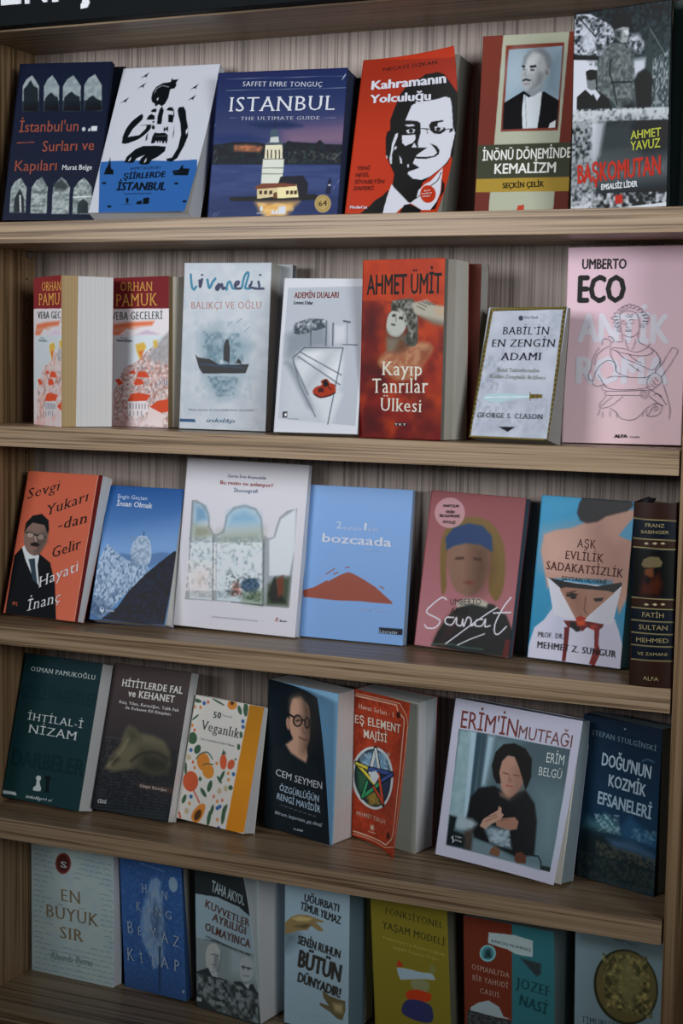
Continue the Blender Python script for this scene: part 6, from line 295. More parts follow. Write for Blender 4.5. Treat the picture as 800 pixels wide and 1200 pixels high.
B({"k":"havas","row":3,"lab":"red-brown paperback with a five-pointed star in a ring, cover springing open","base":"#72291a","o":[-0.2898,0.1474,0.98],"L":[[0.0,-0.0,0.0036],[0.0022,-0.0054,0.1115],[0.0044,-0.0108,0.2194]],"C":[[0.0531,-0.0141,0.0018],[0.0553,-0.0195,0.1097],[0.0575,-0.0249,0.2176]],"R":[[0.0895,-0.0638,-0.0004],[0.0989,-0.0577,0.1106],[0.1054,-0.054,0.2174]],"bl":[0.0,-0.0,0.0036],"r":[0.966,-0.2566,-0.0323],"u":[0.0203,-0.0496,0.9986],"n":[0.2579,0.9652,0.0427],"w":0.1116,"h":0.2161,"t":0.0446,"ly":[[0.0176,0.0221,"#9a9a98"],[0.0446,0.0405,"#7d8283"]],"sp":"#72291a","gain":0.325,"sheen":0.0047,"ops":[["N","#5a2117",0.7,10.5,1,0.5,[-189,1986,2050,2000,2153,34,-97,11]],["N","#8a3520",0.5,4.2,1,0.5,[-189,1986,2050,2000,2153,34,-97,11]],["L","#a3937f",0.5,1,0,1.75,[28,1917,1484,1922,1546,1853,1803,1781,1831,1719,1794,310,1744,208,1441,85,36,72]],["L","#94836f",0.5,1,0,1.05,[27,1944,1605,1956,1891,1833,1991,1714,1933,136,1406,47,37,38]],["E","#8f9596",0.8,1,[740,878,796,110,135,-406]],["E","#1a2226",0.8,1,[740,878,695,96,124,-374]],["P","#4a6478",3,1,0,[213,986,403,1161,755,1252,1141,1217,1381,1028,783,960]],["P","#23402f",3,1,0,[132,933,605,852,382,583,173,670]],["P","#5a4a22",3,1,0,[440,612,742,736,1034,575,635,503]],["P","#1f2738",3,1,0,[856,881,1426,990,1366,768,1101,605]],["N","#7f97a3",0.6,2.45,1,0.5,[204,1162,1331,1281,1311,1020,245,923]],["N","#7d6a30",0.6,2.45,1,0.5,[438,634,1079,733,1037,554,510,487]],["L","#0f1418",0.5,1,0,7.7,[765,1275,554,879]],["L","#b5b9b8",0.5,1,0,5.6,[766,1264,565,892]],["L","#0f1418",0.5,1,0,7.7,[765,1275,937,1021]],["L","#a9adac",0.5,1,0,4.9,[766,1264,924,1019]],["L","#0f1418",0.5,1,0,7.7,[100,1007,767,805]],["L","#9a8f35",0.5,1,0,4.9,[100,1007,747,807]],["L","#0f1418",0.5,1,0,7.0,[100,1007,564,980]],["L","#9a8f35",0.5,1,0,4.2,[100,1007,564,980]],["L","#0f1418",0.5,1,0,7.7,[564,980,1494,1015]],["L","#2c3a66",0.5,1,0,4.9,[564,980,1472,1012]],["L","#0f1418",0.5,1,0,7.7,[1494,1015,863,820]],["L","#2c3a66",0.5,1,0,4.55,[1472,1012,939,847]],["L","#0f1418",0.5,1,0,7.7,[323,572,962,827]],["L","#2a6a44",0.5,1,0,4.9,[334,577,943,821]],["L","#0f1418",0.5,1,0,7.0,[323,572,487,794]],["L","#2a6a44",0.5,1,0,4.2,[334,577,487,794]],["L","#0f1418",0.5,1,0,7.0,[913,953,1181,572]],["L","#9a3a22",0.5,1,0,4.55,[913,948,1165,581]],["L","#0f1418",0.5,1,0,6.3,[1181,572,740,757]],["L","#9a3a22",0.5,1,0,3.15,[1163,587,740,757]],["P","#a3a9aa",1,1,0,[586,938,812,985,949,924,799,808,619,832]],["P","#8f8474",1.5,1,0,[662,230,797,248,819,185,681,177]],["L","#8f8474",0.5,1,0,1.05,[591,139,896,153]],["E","#2a1410",2,1,[1581,1802,77,8,9,-47]],["E","#2a1410",2,1,[1517,214,83,13,18,-44]]],"tx":[["Havas Sırları - 1",134,1758,1395,1758,58,"#b3a898",0,1,0,"series_lettering"],["BEŞ ELEMENT",-142,1549,1714,1578,104,"#b9b0a2",0.02,1,0,"title_lettering"],["MAJİSİ",332,1385,1212,1402,104,"#b9b0a2",0.02,1,0,"title_lettering"],["MEHMET TURGAY",153,310,1374,341,52,"#9f8f80",0,1,0,"author_lettering"]],"ep":"#6f7069"})
B({"k":"erim","row":3,"lab":"large white-bordered cookbook with a photo of a young person in a dark sweater","base":"#a3a3b3","o":[-0.1411,0.0913,0.98],"L":[[-0.0,-0.0,0.0132],[0.0064,0.0156,0.1192],[0.0127,0.0312,0.2251]],"C":[[0.0908,-0.0128,0.0097],[0.0976,0.0027,0.1156],[0.1061,0.018,0.2214]],"R":[[0.1788,-0.0412,0.0083],[0.1885,-0.0127,0.1116],[0.199,0.0024,0.2184]],"bl":[-0.0,-0.0,0.0132],"r":[0.9895,-0.1395,-0.0391],"u":[0.0595,0.1453,0.9876],"n":[0.1321,0.9795,-0.152],"w":0.1863,"h":0.2145,"t":0.0395,"ly":[[0.0314,0.0395,"#68757a"]],"sp":"#8f8f9d","gain":0.395,"sheen":0.0106,"ops":[["P","#3c4a50",0.6,1,0,[111,1623,1883,1636,1903,142,156,144]],["G","#3c4a50","#4a5c62",1,[1447,1562,1561,198],[111,1623,1883,1636,1903,142,156,144]],["P","#6b8288",2,1,0,[131,1612,325,1619,443,380,133,382]],["N","#7d9296",0.6,5.29,1,0.5,[131,1612,325,1619,370,538,150,500]],["P","#8fa6b3",1.5,1,0,[319,1612,406,1619,461,554,387,546]],["P","#2b3d47",1.5,1,0,[406,1619,491,1615,491,899,488,672,441,664]],["P","#7f96a3",3,1,0,[583,1609,708,1615,701,1359,661,984,589,972]],["P","#4f626a",6,1,0,[708,1615,1154,1622,921,1535,737,1167,691,1018]],["P","#2f3f48",2,1,0,[491,1615,575,1614,587,944,530,934]],["P","#5f777f",20,0.6,0,[1511,1072,1862,1078,1888,370,1665,382]],["P","#161c1d",1.5,1,0,[424,547,452,808,558,939,803,1008,1036,935,1304,1037,1476,900,1557,693,1606,289,1334,209,597,323]],["P","#8a6a5c",1.5,1,1,[859,1328,944,1412,1091,1393,1220,1246,1236,1109,1171,986,1077,909,953,949,881,1078,838,1211]],["P","#5f463c",8,0.6,0,[1078,1279,1227,1247,1235,1025,1097,904,1114,1089]],["P","#1d1b1a",1.2,1,0,[765,1115,714,1248,744,1422,849,1537,1020,1578,1206,1537,1325,1431,1358,1213,1328,1097,1298,1036,1241,1138,1147,1290,1051,1415,944,1412,870,1329,850,1185,904,1053,833,1041]],["P","#8a6a5c",2,1,0,[977,1389,1059,1374,1060,1276,1003,1294]],["L","#2a1e1a",0.5,1,0,0.99,[907,1189,994,1186]],["L","#2a1e1a",0.5,1,0,0.99,[1077,1189,1159,1191]],["L","#7a3a34",0.5,1,0,1.32,[986,1044,1087,1045]],["P","#6b4a3e",2,1,0,[1006,1183,1057,1107,1024,1088]],["P","#7d5f52",3,1,0,[907,941,1076,914,1064,884,933,903]],["P","#8d7062",1,1,0,[662,476,701,568,799,641,914,718,921,775,969,755,979,701,1020,680,988,618,856,539,760,451]],["P","#7a5a4c",1,1,0,[904,575,1021,638,1196,683,1270,641,1262,542,1122,503,933,524]],["L","#5f463c",1.5,1,0,0.99,[768,608,906,660]],["L","#5f463c",1.5,1,0,0.99,[742,547,911,633]],["L","#5f463c",1.5,1,0,0.99,[991,605,1113,641]],["P","#5f6f78",3,1,0,[763,438,825,505,1122,503,1221,298,903,295]],["N","#8d9aa3",0.7,2.31,1,0.5,[758,465,1158,509,1203,295,867,288]],["P","#1b2022",1.5,1,0,[145,527,278,522,253,346,560,316,552,159,154,152]],["P","#7d8a90",3,1,0,[288,529,520,536,610,495,543,412,321,387,275,436]],["P","#3a3430",3,1,0,[420,362,561,416,588,166,457,156]],["P","#56666e",2,1,0,[584,292,867,288,1267,168,1489,184,1730,190,1747,125,591,152]],["P","#5a4234",1,1,0,[873,163,896,237,963,278,1057,240,1043,159]],["P","#4a2f26",1,1,0,[1296,174,1304,258,1390,289,1481,251,1494,163,1348,142]],["L","#1b2022",0.5,1,0,1.98,[1542,276,1669,287,1731,231,1751,153]],["P","#20282a",0.6,1,0,[1741,192,1904,197,1903,142,1744,138]],["P","#b3b9bd",0.6,1,0,[223,256,256,284,252,247,286,224,244,180,259,225]]],"tx":[["ERİM'İN",130,1641,1041,1657,216,"#5a302c",0.008,0,0,"title_lettering"],["MUTFAĞI",1063,1652,1890,1654,156,"#5a3c3a",0,0,0,"title_lettering"],["ERİM",1551,1426,1821,1434,120,"#9aa3a3",0,0,0,"author_lettering"],["BELGÜ",1467,1254,1822,1263,102,"#9aa3a3",0,0,0,"author_lettering"],["Doğan",297,269,402,274,22,"#a3a9ad",0,0,0,"publisher_lettering"],["Kitap",305,225,410,227,22,"#a3a9ad",0,0,0,"publisher_lettering"]],"ep":"#b5b2ac"})
B({"k":"dogu","row":3,"lab":"dark night-blue paperback with icy mountains, at the right end of the fourth shelf","base":"#0f1a26","o":[0.0479,0.1258,0.98],"L":[[0.0,-0.0,0.0016],[0.0015,0.0007,0.1113],[0.0031,0.0014,0.221]],"C":[[0.0562,-0.0187,0.001],[0.0577,-0.018,0.1107],[0.0593,-0.0173,0.2204]],"R":[[0.1124,-0.0375,0.0003],[0.1139,-0.0368,0.11],[0.1155,-0.036,0.2197]],"bl":[0.0,-0.0,0.0016],"r":[0.9487,-0.3159,-0.0112],"u":[0.0139,0.0065,0.9999],"n":[0.3158,0.9488,-0.0105],"w":0.1185,"h":0.2194,"t":0.0295,"ly":[[0,0.0107,"#12181d"],[0.0265,0.0295,"#4a5458"]],"sp":"#12202b","gain":0.262,"sheen":0.0019,"ops":[["G","#0f1824","#14283a",1,[865,1927,763,727],[]],["P","#2c4a52",4,1,0,[195,770,484,716,657,846,800,819,992,754,1097,637,542,614,69,602]],["N","#6f878c",0.8,2.12,1,0.5,[379,814,1026,867,1097,637,495,608]],["P","#1d3850",4,1,0,[1087,722,1297,898,1626,786,1859,707,1989,744,1983,594,1147,600]],["N","#56757f",0.6,2.38,1,0.55,[1313,749,1984,786,2003,618,1374,606]],["P","#141c1e",8,1,0,[22,596,683,609,1246,525,2028,387,2070,8,-55,-34]],["P","#2a3f52",4,1,0,[736,550,1377,584,1926,502,2021,450,1391,457,931,465]],["N","#3a3a30",0.8,1.85,1,0.5,[460,495,2021,450,2035,324,479,322]],["N","#252b28",0.8,1.32,1,0.5,[3,329,2040,282,2068,29,-8,-28]],["L","#3a5468",2,1,0,1.06,[1540,1577,1670,1612,1828,1596]],["E","#8d9ba3",0.6,1,[1064,1914,18,2,1,-8]],["E","#5f7078",0.6,1,[844,2037,18,2,1,-9]]],"tx":[["STEPAN STULGİNSKİ",221,1768,1880,1728,59,"#4a5a63",0,1,0,"author_lettering"],["DOĞU'NUN",511,1428,1775,1389,149,"#8fa0ab",0.035,0,0,"title_lettering"],["KOZMİK",713,1195,1675,1166,140,"#8fa0ab",0.035,0,0,"title_lettering"],["EFSANELERİ",458,954,1845,914,149,"#7f929e",0.035,0,0,"title_lettering"]]})
B({"k":"sir","row":4,"lab":"parchment-patterned book with a dark red wax seal, leftmost of the bottom shelf","base":"#667376","o":[-0.8404,0.1511,0.69],"L":[[0.0,-0.0,0.0],[-0.0004,-0.0009,0.113],[-0.0008,-0.0017,0.226]],"C":[[0.0784,-0.0041,0.0002],[0.078,-0.0049,0.1133],[0.0776,-0.0057,0.2263]],"R":[[0.1567,-0.0082,0.0005],[0.1563,-0.009,0.1135],[0.1559,-0.0098,0.2265]],"bl":[0.0,-0.0,0.0],"r":[0.9986,-0.0519,0.003],"u":[-0.0034,-0.0071,1.0],"n":[0.0519,0.9986,0.0073],"w":0.1569,"h":0.226,"t":0.02,"ly":[[0.0241,0.02,"#647884"]],"sp":"#5f7179","gain":0.148,"sheen":0.0007,"ops":[["N","#79827f",0.7,11.51,1,0.5,[8,1849,2035,1855,2038,0,-5,11]],["L","#35454c",0.6,0.75,0,1.57,[68,1750,126,1759,182,1747]],["L","#35454c",0.6,0.75,0,1.57,[237,1746,283,1756,328,1744]],["L","#35454c",0.6,0.75,0,1.57,[383,1743,453,1752,523,1740]],["L","#35454c",0.6,0.75,0,1.57,[1060,1729,1172,1737,1284,1724]],["L","#35454c",0.6,0.75,0,1.57,[1337,1723,1438,1731,1540,1719]],["L","#35454c",0.6,0.75,0,1.57,[1593,1718,1691,1726,1788,1714]],["L","#35454c",0.6,0.75,0,1.57,[1841,1713,1894,1722,1947,1711]],["L","#35454c",0.6,0.75,0,1.57,[68,1676,151,1685,233,1673]],["L","#35454c",0.6,0.75,0,1.57,[288,1672,348,1681,408,1669]],["L","#35454c",0.6,0.75,0,1.57,[463,1668,514,1678,565,1666]],["L","#35454c",0.6,0.75,0,1.57,[1205,1653,1310,1662,1414,1649]],["L","#35454c",0.6,0.75,0,1.57,[1467,1648,1569,1657,1670,1644]],["L","#35454c",0.6,0.75,0,1.57,[1723,1643,1823,1651,1924,1639]],["L","#35454c",0.6,0.75,0,1.57,[67,1602,121,1612,174,1600]],["L","#35454c",0.6,0.75,0,1.57,[229,1599,292,1609,355,1597]],["L","#35454c",0.6,0.75,0,1.57,[410,1596,499,1605,589,1593]],["L","#35454c",0.6,0.75,0,1.57,[1161,1582,1269,1590,1378,1578]],["L","#35454c",0.6,0.75,0,1.57,[1431,1577,1474,1586,1516,1575]],["L","#35454c",0.6,0.75,0,1.57,[1569,1574,1654,1583,1739,1571]],["L","#35454c",0.6,0.75,0,1.57,[1791,1570,1881,1578,1971,1566]],["L","#35454c",0.6,0.75,0,1.57,[67,1529,147,1538,227,1526]],["L","#35454c",0.6,0.75,0,1.57,[282,1525,334,1534,385,1523]],["L","#35454c",0.6,0.75,0,1.57,[440,1522,517,1531,593,1519]],["L","#35454c",0.6,0.75,0,1.57,[1071,1511,1179,1519,1287,1507]],["L","#35454c",0.6,0.75,0,1.57,[1340,1506,1421,1515,1501,1503]],["L","#35454c",0.6,0.75,0,1.57,[1554,1502,1614,1511,1674,1500]],["L","#35454c",0.6,0.75,0,1.57,[1727,1499,1836,1507,1945,1495]],["L","#35454c",0.6,0.75,0,1.57,[66,1455,152,1464,238,1452]],["L","#35454c",0.6,0.75,0,1.57,[293,1451,405,1460,516,1447]],["L","#35454c",0.6,0.75,0,1.57,[1051,1438,1121,1447,1191,1436]],["L","#35454c",0.6,0.75,0,1.57,[1663,1428,1711,1437,1760,1426]],["L","#35454c",0.6,0.75,0,1.57,[1812,1425,1872,1435,1932,1423]],["L","#35454c",0.6,0.75,0,1.57,[66,1381,172,1390,279,1378]],["L","#35454c",0.6,0.75,0,1.57,[333,1377,374,1387,414,1375]],["L","#35454c",0.6,0.75,0,1.57,[468,1375,509,1384,549,1373]],["L","#35454c",0.6,0.75,0,1.57,[1892,1352,1943,1362,1994,1350]],["L","#35454c",0.6,0.75,0,1.57,[65,1307,138,1316,210,1305]],["L","#35454c",0.6,0.75,0,1.57,[265,1304,319,1314,372,1302]],["L","#35454c",0.6,0.75,0,1.57,[1663,1283,1773,1292,1882,1280]],["L","#35454c",0.6,0.75,0,1.57,[65,1233,111,1243,156,1232]],["L","#35454c",0.6,0.75,0,1.57,[211,1231,253,1241,295,1230]],["L","#35454c",0.6,0.75,0,1.57,[1699,1211,1738,1220,1777,1210]],["L","#35454c",0.6,0.75,0,1.57,[1829,1209,1921,1218,2013,1206]],["L","#35454c",0.6,0.75,0,1.57,[64,1159,178,1168,292,1156]],["L","#35454c",0.6,0.75,0,1.57,[1755,1138,1854,1147,1952,1135]],["L","#35454c",0.6,0.75,0,1.57,[64,1085,136,1095,208,1083]],["L","#35454c",0.6,0.75,0,1.57,[263,1083,380,1092,497,1080]],["L","#35454c",0.6,0.75,0,1.57,[1721,1066,1787,1075,1854,1064]],["L","#35454c",0.6,0.75,0,1.57,[1906,1063,2020,1072,2133,1061]],["L","#35454c",0.6,0.75,0,1.57,[63,1011,129,1021,194,1010]],["L","#35454c",0.6,0.75,0,1.57,[249,1009,287,1019,324,1008]],["L","#35454c",0.6,0.75,0,1.57,[1715,993,1785,1003,1855,992]],["L","#35454c",0.6,0.75,0,1.57,[1907,991,1959,1001,2011,990]],["L","#35454c",0.6,0.75,0,1.57,[63,937,105,947,147,936]],["L","#35454c",0.6,0.75,0,1.57,[202,935,244,946,285,935]],["L","#35454c",0.6,0.75,0,1.57,[1685,921,1730,931,1775,920]],["L","#35454c",0.6,0.75,0,1.57,[1828,920,1906,929,1985,918]],["L","#35454c",0.6,0.75,0,1.57,[62,863,166,872,269,861]],["L","#35454c",0.6,0.75,0,1.57,[324,860,395,870,467,859]],["L","#35454c",0.6,0.75,0,1.57,[1705,848,1760,858,1816,848]],["L","#35454c",0.6,0.75,0,1.57,[1868,847,1976,856,2084,845]],["L","#35454c",0.6,0.75,0,1.57,[62,788,170,798,278,787]],["L","#35454c",0.6,0.75,0,1.57,[333,786,412,796,491,785]],["L","#35454c",0.6,0.75,0,1.57,[1754,776,1793,786,1833,775]],["L","#35454c",0.6,0.75,0,1.57,[1885,775,1996,784,2107,773]],["L","#35454c",0.6,0.75,0,1.57,[61,714,147,724,232,713]],["L","#35454c",0.6,0.75,0,1.57,[287,713,409,722,530,711]],["L","#35454c",0.6,0.75,0,1.57,[1793,703,1869,713,1945,702]],["L","#35454c",0.6,0.75,0,1.57,[61,640,106,650,151,639]],["L","#35454c",0.6,0.75,0,1.57,[206,639,261,649,316,638]],["L","#35454c",0.6,0.75,0,1.57,[1875,630,1962,640,2050,629]],["L","#35454c",0.6,0.75,0,1.57,[60,565,168,576,274,564]],["L","#35454c",0.6,0.75,0,1.57,[329,564,411,574,493,564]],["L","#35454c",0.6,0.75,0,1.57,[1758,558,1799,568,1840,557]],["L","#35454c",0.6,0.75,0,1.57,[1893,557,2007,567,2121,556]],["L","#35454c",0.6,0.75,0,1.57,[60,491,180,501,299,490]],["L","#35454c",0.6,0.75,0,1.57,[1442,486,1533,496,1623,486]],["L","#35454c",0.6,0.75,0,1.57,[1676,485,1717,496,1757,485]],["L","#35454c",0.6,0.75,0,1.57,[1810,485,1859,495,1907,485]],["L","#35454c",0.6,0.75,0,1.57,[59,417,151,427,242,416]],["L","#35454c",0.6,0.75,0,1.57,[298,416,383,426,468,416]],["L","#35454c",0.6,0.75,0,1.57,[777,415,891,425,1005,414]],["L","#35454c",0.6,0.75,0,1.57,[1059,414,1114,424,1168,414]],["L","#35454c",0.6,0.75,0,1.57,[1222,414,1258,424,1294,414]],["L","#35454c",0.6,0.75,0,1.57,[1347,413,1459,424,1571,413]],["L","#35454c",0.6,0.75,0,1.57,[1624,413,1661,423,1697,413]],["L","#35454c",0.6,0.75,0,1.57,[1750,412,1857,423,1964,412]],["L","#35454c",0.6,0.75,0,1.57,[59,342,106,353,153,342]],["L","#35454c",0.6,0.75,0,1.57,[208,342,314,352,420,342]],["L","#35454c",0.6,0.75,0,1.57,[475,342,578,352,681,341]],["L","#35454c",0.6,0.75,0,1.57,[736,341,846,352,956,341]],["L","#35454c",0.6,0.75,0,1.57,[1010,341,1092,351,1174,341]],["L","#35454c",0.6,0.75,0,1.57,[1228,340,1337,351,1446,340]],["L","#35454c",0.6,0.75,0,1.57,[1499,340,1551,350,1603,340]],["L","#35454c",0.6,0.75,0,1.57,[1657,340,1747,350,1838,340]],["L","#35454c",0.6,0.75,0,1.57,[1890,339,1953,350,2015,339]],["L","#35454c",0.6,0.75,0,1.57,[58,268,172,278,286,267]],["L","#35454c",0.6,0.75,0,1.57,[341,267,444,278,546,267]],["L","#35454c",0.6,0.75,0,1.57,[601,267,677,278,753,267]],["L","#35454c",0.6,0.75,0,1.57,[808,267,888,278,969,267]],["L","#35454c",0.6,0.75,0,1.57,[1023,267,1061,278,1099,267]],["L","#35454c",0.6,0.75,0,1.57,[1153,267,1192,278,1231,267]],["L","#35454c",0.6,0.75,0,1.57,[1284,267,1369,278,1454,267]],["L","#35454c",0.6,0.75,0,1.57,[1508,267,1584,277,1660,267]],["L","#35454c",0.6,0.75,0,1.57,[1713,267,1819,277,1925,267]],["L","#35454c",0.6,0.75,0,1.57,[58,193,147,204,236,193]],["L","#35454c",0.6,0.75,0,1.57,[292,193,340,204,389,193]],["L","#35454c",0.6,0.75,0,1.57,[444,193,511,204,579,193]],["L","#35454c",0.6,0.75,0,1.57,[633,193,735,204,836,193]],["L","#35454c",0.6,0.75,0,1.57,[890,194,971,204,1051,194]],["L","#35454c",0.6,0.75,0,1.57,[1104,194,1141,204,1178,194]],["L","#35454c",0.6,0.75,0,1.57,[1232,194,1337,204,1443,194]],["L","#35454c",0.6,0.75,0,1.57,[1496,194,1600,204,1704,194]],["L","#35454c",0.6,0.75,0,1.57,[1757,194,1799,204,1841,194]],["L","#35454c",0.6,0.75,0,1.57,[1894,194,1974,205,2053,194]],["L","#35454c",0.6,0.75,0,1.57,[57,118,127,129,197,119]],["L","#35454c",0.6,0.75,0,1.57,[252,119,357,129,461,119]],["L","#35454c",0.6,0.75,0,1.57,[515,119,578,130,641,119]],["L","#35454c",0.6,0.75,0,1.57,[696,119,752,130,808,120]],["L","#35454c",0.6,0.75,0,1.57,[862,120,940,130,1017,120]],["L","#35454c",0.6,0.75,0,1.57,[1071,120,1188,131,1304,120]],["L","#35454c",0.6,0.75,0,1.57,[1358,121,1401,131,1445,121]],["L","#35454c",0.6,0.75,0,1.57,[1498,121,1543,131,1588,121]],["L","#35454c",0.6,0.75,0,1.57,[1641,121,1728,132,1814,121]],["L","#35454c",0.6,0.75,0,1.57,[1867,121,1975,132,2082,122]],["L","#35454c",0.6,0.75,0,1.57,[57,44,138,55,219,44]],["L","#35454c",0.6,0.75,0,1.57,[274,44,348,55,422,45]],["L","#35454c",0.6,0.75,0,1.57,[477,45,587,56,696,45]],["L","#35454c",0.6,0.75,0,1.57,[751,46,853,56,954,46]],["L","#35454c",0.6,0.75,0,1.57,[1008,46,1050,57,1092,46]],["L","#35454c",0.6,0.75,0,1.57,[1146,47,1255,57,1365,47]],["L","#35454c",0.6,0.75,0,1.57,[1418,47,1470,58,1522,48]],["L","#35454c",0.6,0.75,0,1.57,[1575,48,1635,58,1696,48]],["L","#35454c",0.6,0.75,0,1.57,[1749,48,1853,59,1957,49]],["L","#35454c",0.6,0.75,0,1.57,[56,-31,130,-20,203,-31]],["L","#35454c",0.6,0.75,0,1.57,[258,-30,364,-19,469,-30]],["L","#35454c",0.6,0.75,0,1.57,[524,-29,574,-19,625,-29]],["L","#35454c",0.6,0.75,0,1.57,[680,-29,790,-18,900,-28]],["L","#35454c",0.6,0.75,0,1.57,[955,-28,1006,-17,1056,-27]],["L","#35454c",0.6,0.75,0,1.57,[1110,-27,1159,-16,1207,-27]],["L","#35454c",0.6,0.75,0,1.57,[1261,-27,1338,-16,1415,-26]],["L","#35454c",0.6,0.75,0,1.57,[1468,-26,1532,-15,1596,-25]],["L","#35454c",0.6,0.75,0,1.57,[1649,-25,1729,-14,1809,-25]],["L","#35454c",0.6,0.75,0,1.57,[1862,-24,1971,-14,2080,-24]],["L","#35454c",0.6,0.75,0,1.57,[56,-106,154,-95,252,-105]],["L","#35454c",0.6,0.75,0,1.57,[307,-105,345,-94,382,-104]],["L","#35454c",0.6,0.75,0,1.57,[437,-104,500,-93,563,-103]],["L","#35454c",0.6,0.75,0,1.57,[618,-103,701,-92,783,-102]],["L","#35454c",0.6,0.75,0,1.57,[838,-102,915,-91,992,-101]],["L","#35454c",0.6,0.75,0,1.57,[1046,-101,1143,-90,1238,-100]],["L","#35454c",0.6,0.75,0,1.57,[1292,-100,1368,-89,1444,-99]],["L","#35454c",0.6,0.75,0,1.57,[1498,-99,1540,-88,1581,-99]],["L","#35454c",0.6,0.75,0,1.57,[1635,-98,1690,-88,1746,-98]],["L","#35454c",0.6,0.75,0,1.57,[1799,-98,1904,-87,2008,-97]],["E","#3f1d1a",0.7,1,[784,1617,192,21,-1,-150]],["E","#2a1210",0.7,1,[784,1617,150,16,0,-122]]],"tx":[["S",717,1561,874,1557,83,"#9aa5a8",0.02,1,0,"seal_lettering"],["EN",746,1083,1213,1092,167,"#3f3626",0,1,0,"title_lettering"],["BÜYÜK",368,818,1644,822,174,"#3f3626",0,1,0,"title_lettering"],["SIR",719,555,1289,563,161,"#3f3626",0,1,0,"title_lettering"],["Rhonda Byrne",499,225,1508,243,105,"#3f4a4c",0,0,1,"author_lettering"]]})
B({"k":"han","row":4,"lab":"night-blue book with a column of pale smoke and spaced capitals","base":"#1c3254","o":[-0.6724,0.1585,0.69],"L":[[0.0,-0.0,0.0],[-0.004,-0.0039,0.1132],[-0.008,-0.0078,0.2264]],"C":[[0.0592,-0.0092,0.0018],[0.0552,-0.0131,0.115],[0.0512,-0.017,0.2282]],"R":[[0.1185,-0.0184,0.0036],[0.1145,-0.0222,0.1168],[0.1104,-0.0261,0.23]],"bl":[0.0,-0.0,0.0],"r":[0.9878,-0.1527,0.0298],"u":[-0.0354,-0.0342,0.9988],"n":[0.1515,0.9877,0.0392],"w":0.1199,"h":0.2267,"t":0.0357,"ly":[[0.0046,0.014,"#14243c"],[0.0357,0.0203,"#4f4f49"]],"sp":"#1c3254","gain":0.163,"sheen":0.0005,"ops":[["N","#3d5a7c",0.3,1.23,1,0.68,[92,1819,2339,1800,2184,4,-133,-65]],["P","#51667d",4,0.75,0,[900,1413,1021,1586,1198,1630,1311,1581,1285,1447,1344,1334,1360,1130,1375,925,1318,683,1261,440,974,351,885,521,657,708,606,911,700,1158]],["N","#8296a6",0.6,4.9,0.6,0.5,[900,1413,1021,1586,1198,1630,1311,1581,1285,1447,1344,1334,1360,1130,1375,925,1318,683,1261,440,974,351,885,521,657,708,606,911,700,1158]],["P","#1a2535",12,0.8,0,[1000,1363,1298,1213,1300,859,1108,662,954,885]],["L","#152030",2,1,0,3.68,[1213,673,1141,40]],["E","#6f8799",0.8,1,[1724,1585,137,20,24,-99]],["P","#1b2b45",20,0.8,0,[-108,180,2262,131,2247,-48,-139,-126]],["E","#8d9aa6",0.6,1,[1922,130,34,4,-2,-21]],["L","#5f7690",0.5,0.8,0,1.02,[656,1791,1450,1740]]],"tx":[["H",701,1390,863,1392,119,"#8fa0b0",0,1,0,"author_lettering"],["A",1021,1371,1168,1378,101,"#8fa0b0",0,1,0,"author_lettering"],["N",1333,1363,1525,1356,112,"#8fa0b0",0,1,0,"author_lettering"],["K",499,1122,654,1124,120,"#8fa0b0",0,1,0,"author_lettering"],["A",814,1103,974,1094,108,"#8fa0b0",0,1,0,"author_lettering"],["N",1115,1113,1323,1103,113,"#8fa0b0",0,1,0,"author_lettering"],["G",1447,1108,1653,1098,107,"#8fa0b0",0,1,0,"author_lettering"],["B",181,782,381,786,163,"#8fa0b0",0,1,0,"title_lettering"],["E",537,786,664,786,120,"#8fa0b0",0,1,0,"title_lettering"],["Y",930,776,1168,781,150,"#8fa0b0",0,1,0,"title_lettering"],["A",1291,763,1540,764,143,"#8fa0b0",0,1,0,"title_lettering"],["Z",1669,747,1881,738,148,"#8fa0b0",0,1,0,"title_lettering"],["K",158,404,401,407,164,"#8fa0b0",0,1,0,"title_lettering"],["İ",578,401,698,407,133,"#8fa0b0",0,1,0,"title_lettering"],["T",910,410,1119,408,144,"#8fa0b0",0,1,0,"title_lettering"],["A",1259,416,1536,415,150,"#8fa0b0",0,1,0,"title_lettering"],["P",1701,411,1865,407,155,"#8fa0b0",0,1,0,"title_lettering"]]})
